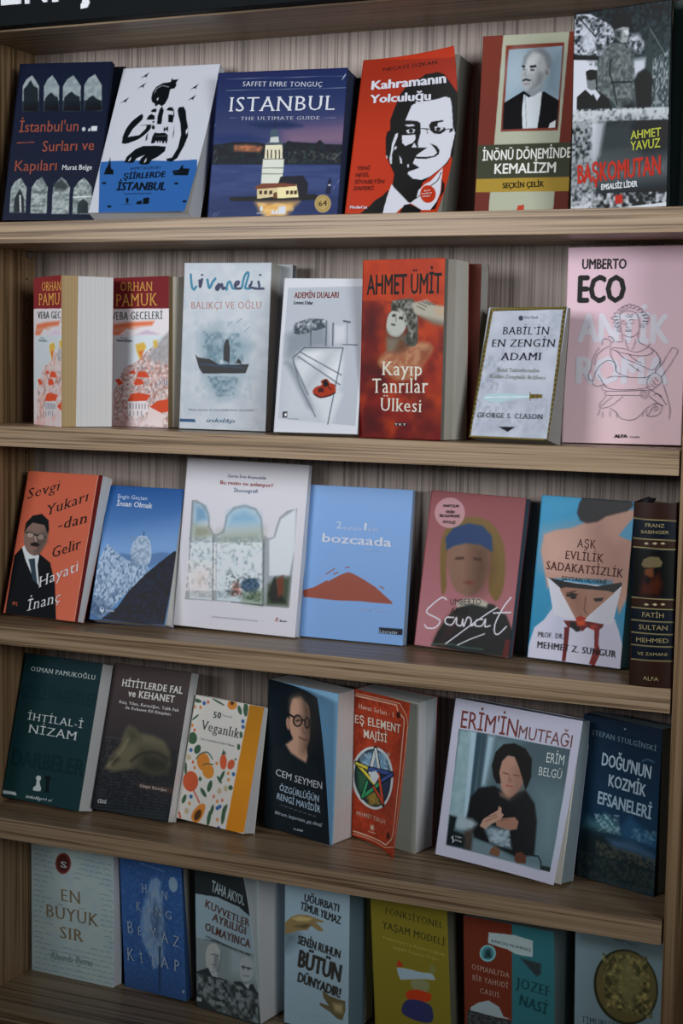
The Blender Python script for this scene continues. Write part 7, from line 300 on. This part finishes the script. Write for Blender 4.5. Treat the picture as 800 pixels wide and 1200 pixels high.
B({"k":"taha","row":4,"lab":"black and pale blue book with two grey portraits under a dark red title","base":"#15191a","o":[-0.5331,0.1356,0.69],"L":[[-0.0,-0.0,0.0014],[0.0003,-0.0065,0.1197],[0.0006,-0.0129,0.238]],"C":[[0.0597,-0.0101,0.0007],[0.0569,-0.016,0.119],[0.0572,-0.0225,0.2373]],"R":[[0.1191,-0.0227,0.001],[0.1102,-0.0356,0.1356],[0.1049,-0.0608,0.2381]],"bl":[-0.0,-0.0,0.0014],"r":[0.986,-0.1661,-0.0117],"u":[0.0027,-0.0545,0.9985],"n":[0.1665,0.9846,0.0533],"w":0.1165,"h":0.237,"t":0.067,"ly":[[0.0391,0.041,"#6d706c"],[0.067,0.0649,"#6f8086"]],"sp":"#15191a","gain":0.158,"sheen":0.0005,"ops":[["P","#75878f",0.6,1,0,[3,1497,784,1519,1602,1437,2107,1277,2128,782,1469,860,734,939,-17,916]],["P","#4b5456",0.6,1,0,[-17,916,733,925,1469,860,2082,783,2069,342,1387,408,-3,477]],["P","#5f6b6e",6,0.6,0,[1172,879,2074,757,2036,482,1127,551]],["P","#8b8f8c",1.2,1,1,[324,738,438,860,657,892,810,805,769,664,631,542,419,523,338,599]],["P","#23282a",5,0.7,0,[578,788,808,777,704,576,525,533]],["P","#1b2022",0.6,1,0,[67,485,386,562,523,505,831,422,818,285,-12,192]],["P","#9aa3a4",0.6,1,0,[406,550,523,505,666,540,695,465,520,463]],["P","#6b7173",1.2,1,1,[1455,593,1516,727,1748,770,1910,680,1835,527,1645,471,1486,490]],["P","#1b2022",0.6,1,0,[1219,450,1503,465,1670,422,1852,453,1999,339,1999,202,1155,236]],["P","#9aa3a4",0.6,1,0,[1469,476,1602,431,1746,450,1695,374]],["L","#1b2022",0.5,1,0,1.3,[1515,647,1860,628]],["E","#23282a",0.6,0.7,[1586,639,58,1,-5,-24]],["E","#23282a",0.6,0.7,[1750,627,58,1,-5,-23]],["L","#33393a",0.5,1,0,1.3,[1538,538,1751,535]],["L","#33393a",0.5,1,0,1.3,[489,747,618,752]],["L","#33393a",0.5,1,0,1.3,[675,746,776,742]],["L","#3b4040",0.5,1,0,1.3,[509,615,708,621]],["P","#4b5152",2,0.6,0,[682,740,800,694,740,579,595,539]],["P","#1c2021",1,1,0,[-31,468,835,463,2005,363,2021,6,-48,-127]],["N","#5a6263",0.8,3.91,1,0.5,[-4,448,1113,443,1999,339,1992,25,658,23,-12,192]],["P","#6f7b80",0.6,1,0,[-27,127,157,133,155,88,-29,75]]],"tx":[["TAHA AKYOL",554,1585,1844,1467,150,"#7d8a8d",0.03,0,0,"author_lettering"],["KUVVETLER",317,1360,1960,1167,98,"#33201c",0.02,1,0,"title_lettering"],["AYRILIĞI",569,1207,1786,1058,97,"#33201c",0.02,1,0,"title_lettering"],["OLMAYINCA",318,1057,1901,886,101,"#33201c",0.02,1,0,"title_lettering"],["OTORİTER DEMOKRASİ 1946-1960",357,960,1864,784,31,"#2a3032",0.02,0,0,"subtitle_lettering"]],"ep":"#74797a"})
B({"k":"senin","row":4,"lab":"pale blue-grey book with two bronze hands and heavy black lettering","base":"#5a6a73","o":[-0.3882,0.1392,0.69],"L":[[0.0,-0.0,0.0026],[0.0024,-0.0078,0.1194],[0.0049,-0.0155,0.2361]],"C":[[0.0524,-0.0034,0.0013],[0.0549,-0.0112,0.118],[0.0573,-0.0189,0.2348]],"R":[[0.1049,-0.0068,0.0],[0.1073,-0.0146,0.1167],[0.1097,-0.0223,0.2335]],"bl":[0.0,-0.0,0.0026],"r":[0.9976,-0.0647,-0.025],"u":[0.0207,-0.0662,0.9976],"n":[0.0662,0.9957,0.0647],"w":0.1051,"h":0.234,"t":0.0772,"ly":[[0.0561,0.0522,"#394850"],[0.0739,0.0772,"#6c7880"]],"sp":"#5a6a73","gain":0.189,"sheen":0.0005,"ops":[["P","#6a7a82",40,0.5,0,[224,1820,1955,1778,1996,444,615,450]],["P","#1b2226",14,0.7,0,[-9,1197,387,1209,298,1100,6,996]],["P","#54482f",0.8,1,0,[-11,1317,201,1418,443,1470,715,1486,1195,1456,1208,1432,957,1419,1168,1359,1211,1318,1019,1315,808,1362,719,1291,447,1260,174,1202,-9,1171]],["P","#8a7a52",2,0.8,0,[232,1396,474,1448,836,1452,716,1411,414,1383]],["P","#2a2418",2,0.8,0,[294,1301,657,1360,838,1365,598,1305]],["P","#3c3524",0.8,1,0,[1188,548,1399,507,1698,488,1906,485,1910,360,1824,225,1645,231,1464,287,1102,349,1131,383,1402,369,1220,463]],["P","#6f6548",3,0.8,0,[1521,419,1819,426,1822,313,1583,325]],["L","#45535a",0.5,0.7,0,0.77,[468,142,1288,122]],["L","#45535a",0.5,0.7,0,0.77,[803,196,1227,191]]],"tx":[["UĞURBATI",591,1659,1678,1615,94,"#1d1f20",0.045,0,0,"author_lettering"],["TİMUR YILMAZ",472,1543,1729,1462,99,"#1d1f20",0.045,0,0,"author_lettering"],["SENİN RUHUN",408,1091,1730,1021,110,"#201f1c",0.045,0,0,"title_lettering"],["BÜTÜN",413,796,1751,719,220,"#201f1c",0.055,0,0,"title_lettering"],["DÜNYADIR!",417,594,1757,514,126,"#201f1c",0.045,0,0,"title_lettering"]]})
B({"k":"fonks","row":4,"lab":"mustard book with a stack of coloured pebbles","base":"#4c4515","o":[-0.2499,0.1573,0.69],"L":[[0.0,-0.0,0.0],[-0.0044,-0.0068,0.1141],[-0.0088,-0.0136,0.2282]],"C":[[0.0606,-0.007,0.0019],[0.0562,-0.0138,0.116],[0.0519,-0.0206,0.2301]],"R":[[0.1213,-0.014,0.0038],[0.1169,-0.0208,0.1179],[0.1125,-0.0276,0.232]],"bl":[0.0,-0.0,0.0],"r":[0.993,-0.1141,0.0314],"u":[-0.0383,-0.0594,0.9975],"n":[0.112,0.9917,0.0634],"w":0.1221,"h":0.2288,"t":0.0622,"ly":[[0.0611,0.0622,"#3c3c32"]],"sp":"#4c4515","gain":0.192,"sheen":0.0004,"ops":[["P","#6b1f10",0.8,1,0,[636,985,650,1044,704,1086,816,1010]],["P","#6f7f88",0.8,1,0,[635,980,941,989,1242,976,1568,991,1637,916,1287,894,726,829,669,883]],["E","#4a4a2c",2,1,[1571,1040,80,8,-4,-60]],["P","#4f5038",0.8,1,1,[990,827,1134,866,1386,879,1483,839,1426,746,1223,708,1050,746]],["P","#6f220f",0.8,1,1,[857,676,1125,741,1475,727,1523,694,1468,626,1215,588,912,594]],["P","#1c1e38",0.8,1,1,[729,463,859,572,1166,608,1465,576,1549,498,1525,371,1297,327,945,347,744,389]]],"tx":[["FONKSİYONEL",380,1655,1881,1595,82,"#1f1e10",0,1,0,"title_lettering"],["YAŞAM MODELİ",288,1460,1926,1379,90,"#1f1e10",0,1,0,"title_lettering"],["Fonksiyonel Tıp Bilgileri Işığında",304,1329,1907,1250,32,"#77713a",0,1,0,"subtitle_lettering"],["Sağlıklı Yaşamın Yolları",562,1223,1754,1174,32,"#77713a",0,1,0,"subtitle_lettering"]]})
B({"k":"osman","row":4,"lab":"half brick-red, half teal book with a small blue medallion","base":"#431c12","o":[-0.1103,0.1483,0.69],"L":[[0.0,0.0,0.0],[-0.0013,-0.0077,0.1046],[-0.0026,-0.0154,0.2093]],"C":[[0.0665,-0.0051,0.0005],[0.0652,-0.0128,0.1051],[0.0638,-0.0206,0.2097]],"R":[[0.133,-0.0103,0.0009],[0.1316,-0.018,0.1056],[0.1303,-0.0257,0.2102]],"bl":[0.0,0.0,0.0],"r":[0.997,-0.0774,0.0069],"u":[-0.0126,-0.0737,0.9972],"n":[0.0766,0.9943,0.0745],"w":0.1334,"h":0.2099,"t":0.0875,"ly":[[0.0676,0.0875,"#3c4444"]],"sp":"#2c1611","gain":0.201,"sheen":0.0004,"ops":[["P","#1d4348",0.6,1,0,[1083,2095,2069,2006,2193,598,1067,567]],["P","#6f7c7d",0.6,1,0,[563,1830,896,1848,1160,1859,1539,1830,1531,1609,1321,1600,1157,1604,960,1650,827,1655,547,1683]],["E","#4f7d80",0.7,1,[538,1538,181,22,-2,-116]],["E","#2c4f54",0.7,1,[538,1538,141,17,-1,-91]],["P","#132528",1.5,1,0,[457,1465,492,1573,593,1606,625,1486]],["P","#1c2224",1.5,1,0,[1256,1563,1485,1550,1712,1537,1711,1394,1613,1353,1451,1444]],["P","#606b6e",0.6,1,0,[140,735,311,821,549,882,783,821,882,700,1068,684,546,663,125,683]],["P","#1a1c1e",0.6,1,0,[71,692,1068,659,1065,358,30,298]],["N","#3c3f3c",0.7,2.6,1,0.5,[70,663,1068,650,1066,442,66,387]]],"tx":[["AARON NOMMAZ",614,1704,1499,1674,41,"#1d2427",0,0,0,"author_lettering"],["OSMANLI'DA",177,1277,1021,1257,71,"#6f5a50",0,1,0,"title_lettering"],["BİR YAHUDİ",188,1128,993,1111,71,"#6f5a50",0,1,0,"title_lettering"],["CASUS",361,966,792,958,71,"#6f5a50",0,1,0,"title_lettering"],["JOZEF",1172,1153,1904,1112,140,"#10292c",0,1,0,"title_lettering"],["NASİ",1230,921,1838,858,148,"#10292c",0,1,0,"title_lettering"]]})
B({"k":"coin","row":4,"lab":"grey book with a large bronze coin, at the right end of the bottom shelf","base":"#3f4c50","o":[0.0464,0.151,0.69],"L":[[-0.0,0.0,0.0],[-0.0018,-0.0016,0.108],[-0.0036,-0.0032,0.2159]],"C":[[0.0634,-0.0095,0.0009],[0.0616,-0.0111,0.1089],[0.0598,-0.0127,0.2169]],"R":[[0.1268,-0.019,0.0018],[0.125,-0.0207,0.1098],[0.1232,-0.0223,0.2178]],"bl":[-0.0,0.0,0.0],"r":[0.9888,-0.1485,0.0144],"u":[-0.0168,-0.0149,0.9997],"n":[0.1483,0.9888,0.0173],"w":0.1283,"h":0.216,"t":0.0281,"ly":[[0.0057,0.0281,"#3f4c50"]],"sp":"#3f4c50","gain":0.121,"sheen":0.0005,"ops":[["P","#2c3436",6,0.6,0,[91,1915,801,1940,1950,1924,2019,1782,60,1777]],["E","#17180f",0.8,1,[1136,1340,682,185,217,-445]],["E","#35301c",1.2,1,[1149,1346,632,171,203,-418]],["N","#5c5532",0.9,3.34,1,0.5,[605,1707,1597,1788,1750,1013,689,1026]],["N","#17180f",0.8,3.76,1,0.5,[605,1707,1597,1788,1750,1013,689,1026]],["P","#4a452a",5,0.7,0,[1008,1641,1205,1740,1341,1567,1477,1395,1222,1096,951,1290]]],"tx":[["KAYIP TARİH",868,1898,1398,1877,30,"#1d2325",0,0,0,"subtitle_lettering"],["TİMURLENK",164,755,1097,781,85,"#1d2325",0,1,0,"title_lettering"]]})  # soft dark band near the cover top is a painted shadow
TEXT = {}
def need_text(s, wt, serif, it):
    k = (s, wt, serif, it)
    if k in TEXT: return
    c = bpy.data.curves.new('txt', 'FONT'); c.body = s; c.size = 1; c.resolution_u = 2; c.fill_mode = 'FRONT'
    c.offset = wt - .014 if serif else (.022 if wt == .0299 else 0); c.shear = .28 if it else 0
    if serif: c.space_character = 1.12
    o = bpy.data.objects.new('txt', c); COL.objects.link(o); TEXT[k] = o
need_text('H', 0, 0, 0); need_text('x', 0, 0, 0); need_text('H', 0, 1, 0); need_text('x', 0, 1, 0)
for d in BOOKS:
    for t in d['tx']: need_text(t[0], t[7], t[8], t[9])
for s in SIGN: need_text(s[0], .0299, 0, 0)
dg = bpy.context.evaluated_depsgraph_get(); GL = {}
for k, o in TEXT.items():
    ev = o.evaluated_get(dg); me = ev.to_mesh()
    v = np.array([(q.co.x, q.co.y) for q in me.vertices]) if len(me.vertices) else np.zeros((0, 2))
    f = [tuple(p.vertices) for p in me.polygons]
    ec = {}
    for p in f:
        for i in range(len(p)):
            e = (min(p[i], p[i - 1]), max(p[i], p[i - 1])); ec[e] = ec.get(e, 0) + 1
    GL[k] = (v, f, [e for e, n in ec.items() if n == 1]); ev.to_mesh_clear()
CAPS = [GL[('H', 0, k, 0)][0][:, 1].max() for k in (0, 1)]; XHS = [GL[('x', 0, k, 0)][0][:, 1].max() for k in (0, 1)]; CAP, XH = CAPS[1], XHS[1]
for o in list(TEXT.values()):
    c = o.data; bpy.data.objects.remove(o); bpy.data.curves.remove(c)
def glyphs(s, wt, serif, it):
    v, f, be = GL[(s, wt, serif, it)]
    if not len(v): return v, f
    if serif:
        sh = .28 if it else 0; s_ = .016
        V = [np.c_[v + (-s_, 0), np.zeros(len(v))], np.c_[v + (s_, 0), np.ones(len(v))]]; F = list(f) + [tuple(i + len(v) for i in p) for p in f]
        n = 2 * len(v); ex = []
        for a, b in be:
            p, q = v[a], v[b]; y = (p[1] + q[1]) / 2; l = abs(p[0] - q[0])
            if abs(p[1] - q[1]) < .012 and .04 < l < .2 and (abs(y) < .03 or abs(y - CAP) < .04 or abs(y - XH) < .03 or abs(y - CAP * 1.05) < .05):
                x0, x1 = min(p[0], q[0]) - .062, max(p[0], q[0]) + .062; hh = .034
                yy0, yy1 = (y - .006, y + hh) if y < .1 else (y - hh, y + .006)
                k_ = 2 + (len(ex) // 4) % 2; ex += [(x0, yy0, k_), (x1, yy0, k_), (x1, yy1, k_), (x0, yy1, k_)]; F.append((n, n + 1, n + 2, n + 3)); n += 4
        V = np.vstack(V + ([np.array(ex)] if ex else []))
        return V, F
    if wt > .003:
        e_ = wt * .95; V = []; F = []
        for dx, dy in ((0, 0), (-e_, 0), (e_, 0), (-e_ * .5, 0), (e_ * .5, 0), (0, e_ * .5), (0, -e_ * .5)):
            F += [tuple(i + len(V) * len(v) for i in p) for p in f]; V.append(np.c_[v + (dx, dy), np.full(len(v), float(len(V)))])
        return np.vstack(V), F
    return np.c_[v, np.zeros(len(v))], f
def clip_faces(v, f):
    """clip a flat mesh to the unit square"""
    if v[:, :2].min() >= 0.004 and v[:, :2].max() <= .996: return v, f
    bm = bmesh.new(); vs = [bm.verts.new(tuple(a)) for a in v]
    for p in f:
        try: bm.faces.new([vs[i] for i in p])
        except ValueError: pass
    for co, no in (((.004, 0, 0), (-1, 0, 0)), ((.996, 0, 0), (1, 0, 0)), ((0, .004, 0), (0, -1, 0)), ((0, .996, 0), (0, 1, 0))):
        bmesh.ops.bisect_plane(bm, geom=bm.verts[:] + bm.edges[:] + bm.faces[:], plane_co=co, plane_no=no, clear_outer=True)
    bm.verts.index_update()
    V = np.array([tuple(q.co) for q in bm.verts]) if len(bm.verts) else np.zeros((0, 3)); F = [tuple(x.index for x in p.verts) for p in bm.faces]; bm.free()
    return V, F

# ---------------------------------------------------------------- books
def build_book(d):
    gain = d['gain']; SHEEN[0] = d['sheen']; w, h, t = d['w'], d['h'], d['t']; row = d['row']
    e = empty('hardback_book' if d.get('spinebook') else 'book', d['o'], d['lab'], 'book', ['books on the top shelf', 'books on the second shelf', 'books on the third shelf', 'books on the fourth shelf', 'books on the bottom shelf'][row])
    Lc, Cc, Rc = [np.array(d[k]) for k in 'LCR']; n = np.array(d['n']); r = np.array(d['r']); u = np.array(d['u']); bl = np.array(d['bl'])
    if d.get('spinebook'): Cc = Cc - n * .012
    def q3(a, v): v = v[:, None]; return a[0] * (1 - v) * (1 - 2 * v) + a[1] * 4 * v * (1 - v) + a[2] * v * (2 * v - 1)
    def S(U, V, lift=0.0):
        U = U.ravel(); V = V.ravel(); a, c, b = q3(Lc, V), q3(Cc, V), q3(Rc, V); x = U[:, None]
        P = a * (1 - x) ** 2 + 2 * c * x * (1 - x) + b * x * x
        du = 2 * ((c - a) * (1 - x) + (b - c) * x); nn = np.cross(du, u); nn /= np.linalg.norm(nn, axis=1)[:, None]
        nn *= np.sign((nn @ n))[:, None]
        return P - nn * lift
    # front cover: printed sheet with a thin edge
    TK = .0005
    if d['ops']:
        nx, ny, IMG = paint(d['ops'], d['base'], w * 1000, h * 1000, gain)
    else: nx, ny, IMG = 24, 24, None
    U, V = np.meshgrid(np.linspace(0, 1, nx + 1), np.linspace(0, 1, ny + 1))
    F0 = S(U, V, TK); nv = len(F0)
    idx = np.arange(nv).reshape(ny + 1, nx + 1)
    faces = np.stack([idx[:-1, :-1], idx[:-1, 1:], idx[1:, 1:], idx[1:, :-1]], -1).reshape(-1, 4)
    ring = list(idx[0, :]) + list(idx[1:, -1]) + list(idx[-1, -2::-1]) + list(idx[-2:0:-1, 0])
    Bk = S(U, V, 0.0)[ring]; m = len(ring)
    rf = np.array([(ring[i], nv + i, nv + (i + 1) % m, ring[(i + 1) % m]) for i in range(m)])
    nb = 9 if 'ep' not in d and not d.get('spinebook') else 49
    uu, vv = np.meshgrid(np.linspace(0, 1, nb), np.linspace(0, 1, nb)); Bb = S(uu, vv, .00002); k0 = nv + m
    id2 = np.arange(nb * nb).reshape(nb, nb) + k0
    bf = np.stack([id2[:-1, :-1], id2[1:, :-1], id2[1:, 1:], id2[:-1, 1:]], -1).reshape(-1, 4)
    AV = np.vstack([F0, Bk, Bb]); AF = np.vstack([faces, rf, bf]).astype(np.int32)
    me = bpy.data.meshes.new('front_cover'); me.vertices.add(len(AV)); me.vertices.foreach_set('co', AV.astype(np.float32).ravel())
    me.loops.add(AF.size); me.loops.foreach_set('vertex_index', AF.ravel())
    me.polygons.add(len(AF)); me.polygons.foreach_set('loop_start', np.arange(0, AF.size, 4, dtype=np.int32)); me.polygons.foreach_set('loop_total', np.full(len(AF), 4, np.int32))
    me.update(calc_edges=True)
    colr = me.color_attributes.new('print_colour', 'FLOAT_COLOR', 'POINT')
    C4 = np.ones((len(AV), 4), np.float32); flat = fit((lin(d['base']) - SHEEN[0]) / gain)
    if IMG is not None: C4[:nv, :3] = IMG.reshape(-1, 3); C4[nv:nv + m, :3] = IMG.reshape(-1, 3)[ring]
    else: C4[:nv + m, :3] = flat
    C4[k0:, :3] = np.clip(lin('#c9c7c2') / gain, .01, .8) if 'ep' in d else flat
    colr.data.foreach_set('color', C4.ravel())
    me.materials.append(print_mat()); o = bpy.data.objects.new('spine' if d.get('spinebook') else 'front_cover', me); COL.objects.link(o); o.parent = e
    me.polygons.foreach_set('use_smooth', np.ones(len(AF), bool))
    # block of pages, back cover and spine
    off = .0 if 'ep' not in d else .0008
    def ring4(dl, dT, dB, ins=0.0):
        return [bl + n * dl + u * ins, bl + r * (w - ins) + n * dB + u * ins, bl + r * (w - ins) + u * (h - ins) + n * dT, bl + u * (h - ins) + n * dl]
    mx = max(max(a, b) for a, b, _ in d['ly'])
    prev = (off, off, off)
    if 'ep' in d:
        hexa('endpaper', ring4(.0001, .0001, .0001), ring4(off, off, off), ink(d['ep'], gain, .55), e)
    ax = tuple(float(v) for v in n)
    for i, (dT, dB, c) in enumerate(d['ly']):
        dT = max(dT, prev[1] + .0004); dB = max(dB, prev[2] + .0004); dl = max(prev[0] + .0004, t * max(dT, dB) / max(mx, .001))
        last = i == len(d['ly']) - 1
        nm = 'page_block' if last or i > 0 else 'page_block'
        if d.get('spinebook'): hexa('page_block', ring4(prev[0], prev[1], prev[2], .004), ring4(dl, dT, dB, .004), paper_mat('#8f8672', gain, ax), e)
        else: hexa(nm, ring4(*prev, .0006), ring4(dl, dT, dB, .0006), paper_mat(c, gain, ax), e)
        prev = (dl, dT, dB)
    sp = ink(d['sp'], gain, .4)
    if not d.get('spinebook'):
        a = [bl - r * .0006 + n * -TK, bl + n * -TK * .2, bl + u * h + n * -TK * .2, bl - r * .0006 + u * h + n * -TK]
        hexa('spine', a, [x + n * (prev[0] + TK) for x in a], sp, e)
        hexa('back_cover', ring4(*prev), ring4(prev[0] + .0004, prev[1] + .0004, prev[2] + .0004), sp, e)
    else:
        for s in (0, 1):
            b0 = bl + r * (w * s - (.0025 if s else 0)); b1 = b0 + r * .0025
            a = [b0, b1, b1 + u * h, b0 + u * h]; hexa('cover_board', a, [x + n * d['t'] for x in a], sp, e)
        rb = [bl + r * x + u * (h - .002) + n * y for x, y in ((.008, .004), (.014, .004), (.02, .02), (.012, .02))]
        hexa('ribbon_marker', rb, [x + u * .006 + r * .004 for x in rb], ink('#1b1c1e', gain), e)
    # lettering
    k = 0
    for (s, u0, v0, u1, v1, hv, c, wt, serif, it, nm) in d['tx']:
        v, f = glyphs(s, wt, serif, it)
        if not len(v): continue
        a0 = np.array([u0 * w, v0 * h]) / 2000; a1 = np.array([u1 * w, v1 * h]) / 2000; ln = np.linalg.norm(a1 - a0); ex = (a1 - a0) / ln; ey = np.array([-ex[1], ex[0]])
        x0, x1 = v[:, 0].min(), v[:, 0].max(); sx = ln / max(x1 - x0, 1e-4); ch = CAPS[1 if serif else 0] if s.lower() != s or any(q in s for q in 'bdfhklt0123456789') else XHS[1 if serif else 0] * 1.15
        sy = hv / 2000 * h / ch
        p = a0 + (v[:, :1] - x0) * sx * ex + v[:, 1:2] * sy * ey
        q, f = clip_faces(np.c_[p / np.array([w, h]), v[:, 2]], f)
        if not len(f): continue
        P3 = S(q[:, 0], q[:, 1], (TK + .0002 + .00003 * k + .00002 * q[:, 2])[:, None]); k += 8
        mesh_obj(nm, P3, f, ink(c, gain), e)
    for i, (wd, c, p) in enumerate(d.get('lines', [])[:1]):
        P3 = []; F = []
        for wd, c, p in d['lines']:
            pts = catmull(np.array([[p[i] / 2000 * w, p[i + 1] / 2000 * h] for i in range(0, len(p), 2)]), False); hw = wd / 2000
            dr = np.gradient(pts, axis=0); dr /= np.maximum(np.linalg.norm(dr, axis=1)[:, None], 1e-9); nn = np.stack([-dr[:, 1], dr[:, 0]], 1)
            b0 = len(P3)
            for a, b in zip(pts + nn * hw, pts - nn * hw): P3 += [a, b]
            F += [(b0 + 2 * i, b0 + 2 * i + 1, b0 + 2 * i + 3, b0 + 2 * i + 2) for i in range(len(pts) - 1)]
        P3 = np.array(P3); mesh_obj('line_drawing', S(P3[:, 0] / w, P3[:, 1] / h, TK + .0019), F, ink(c, gain), e)
    return e
for d in BOOKS: build_book(d)

# plain copies standing right behind another book
for c in COPIES:
    SHEEN[0] = 0.0
    e = empty('book', c['o'], c['lab'], 'book', c['grp'])
    n, r, u = [np.array(c[k]) for k in ('n', 'r', 'u')]; bl = np.array(c['bl']); w, h, t = c['w'], c['h'], c['t']
    def rg(dp, ins=0): return [bl + n * dp, bl + r * (w - ins) + n * dp, bl + r * (w - ins) + u * (h - ins) + n * dp, bl + u * (h - ins) + n * dp]
    hexa('front_cover', rg(0), rg(.0005), ink(c['c'], c['gain']), e)
    hexa('page_block', rg(.0005, .0006), rg(t, .0006), paper_mat(c['pc'], c['gain'], tuple(float(v) for v in n)), e)
    hexa('back_cover', rg(t), rg(t + .0005), ink(c['c'], c['gain']), e)

# dark book seen spine-on at the right end of the top shelf
e = empty('book', (XR - .036, .03, DZ), 'dark green-black book standing spine outwards at the right end of the top shelf', 'book', 'books on the top shelf')
vs = []; fs = []; nn = 12; W = .03; H = .245
for j, z in enumerate((0, H)):
    for i in range(nn + 1):
        a = math.pi * i / nn; vs.append((W / 2 - W / 2 * math.cos(a), -.006 * math.sin(a), z))
for i in range(nn): fs.append((i, i + 1, nn + 2 + i, nn + 1 + i))
fs.append(tuple(range(nn, -1, -1))); fs.append(tuple(range(nn + 1, 2 * nn + 2)))
g = ink('#16211f', .7)
sp = mesh_obj('spine', vs, fs, g, e, smooth=False)
hexa('cover_board', [(0, 0, 0), (.0025, 0, 0), (.0025, 0, H), (0, 0, H)], [(0, .12, 0), (.0025, .12, 0), (.0025, .12, H), (0, .12, H)], g, e)
hexa('cover_board', [(W - .0025, 0, 0), (W, 0, 0), (W, 0, H), (W - .0025, 0, H)], [(W - .0025, .12, 0), (W, .12, 0), (W, .12, H), (W - .0025, .12, H)], g, e)
hexa('page_block', [(.0025, 0, .003), (W - .0025, 0, .003), (W - .0025, 0, H - .003), (.0025, 0, H - .003)], [(.0025, .117, .003), (W - .0025, .117, .003), (W - .0025, .117, H - .003), (.0025, .117, H - .003)], paper_mat('#8a8578', .7, (1, 0, 0)), e)

# ---------------------------------------------------------------- header sign over the top shelf
sg = empty('header_sign', (XL, -.006, DZ + GEO['zs']), 'black header sign with large white capitals above the top shelf', 'sign')
box('sign_board', -.019, XR - XL + .019, -.016, .0055, 0, .16, BLACK, sg, .0008)
for s, x0, x1, zb, hh in SIGN:
    v, f = GL[(s, .0299, 0, 0)][:2]
    x = (v[:, 0] - v[:, 0].min()) / (v[:, 0].max() - v[:, 0].min()) * (x1 - x0) + x0 - XL
    z = v[:, 1] / CAPS[0] * hh + zb - (DZ + GEO['zs'])
    n0 = len(v); V3 = [(a, -.0185, b) for a, b in zip(x, z)] + [(a, -.0162, b) for a, b in zip(x, z)]
    be = GL[(s, .0299, 0, 0)][2]
    mesh_obj('sign_letter', V3, list(f) + [tuple(i + n0 for i in reversed(p)) for p in f] + [(a, b, b + n0, a + n0) for a, b in be], WHITE, sg)
for m in list(bpy.data.meshes):
    if m.users == 0: bpy.data.meshes.remove(m)
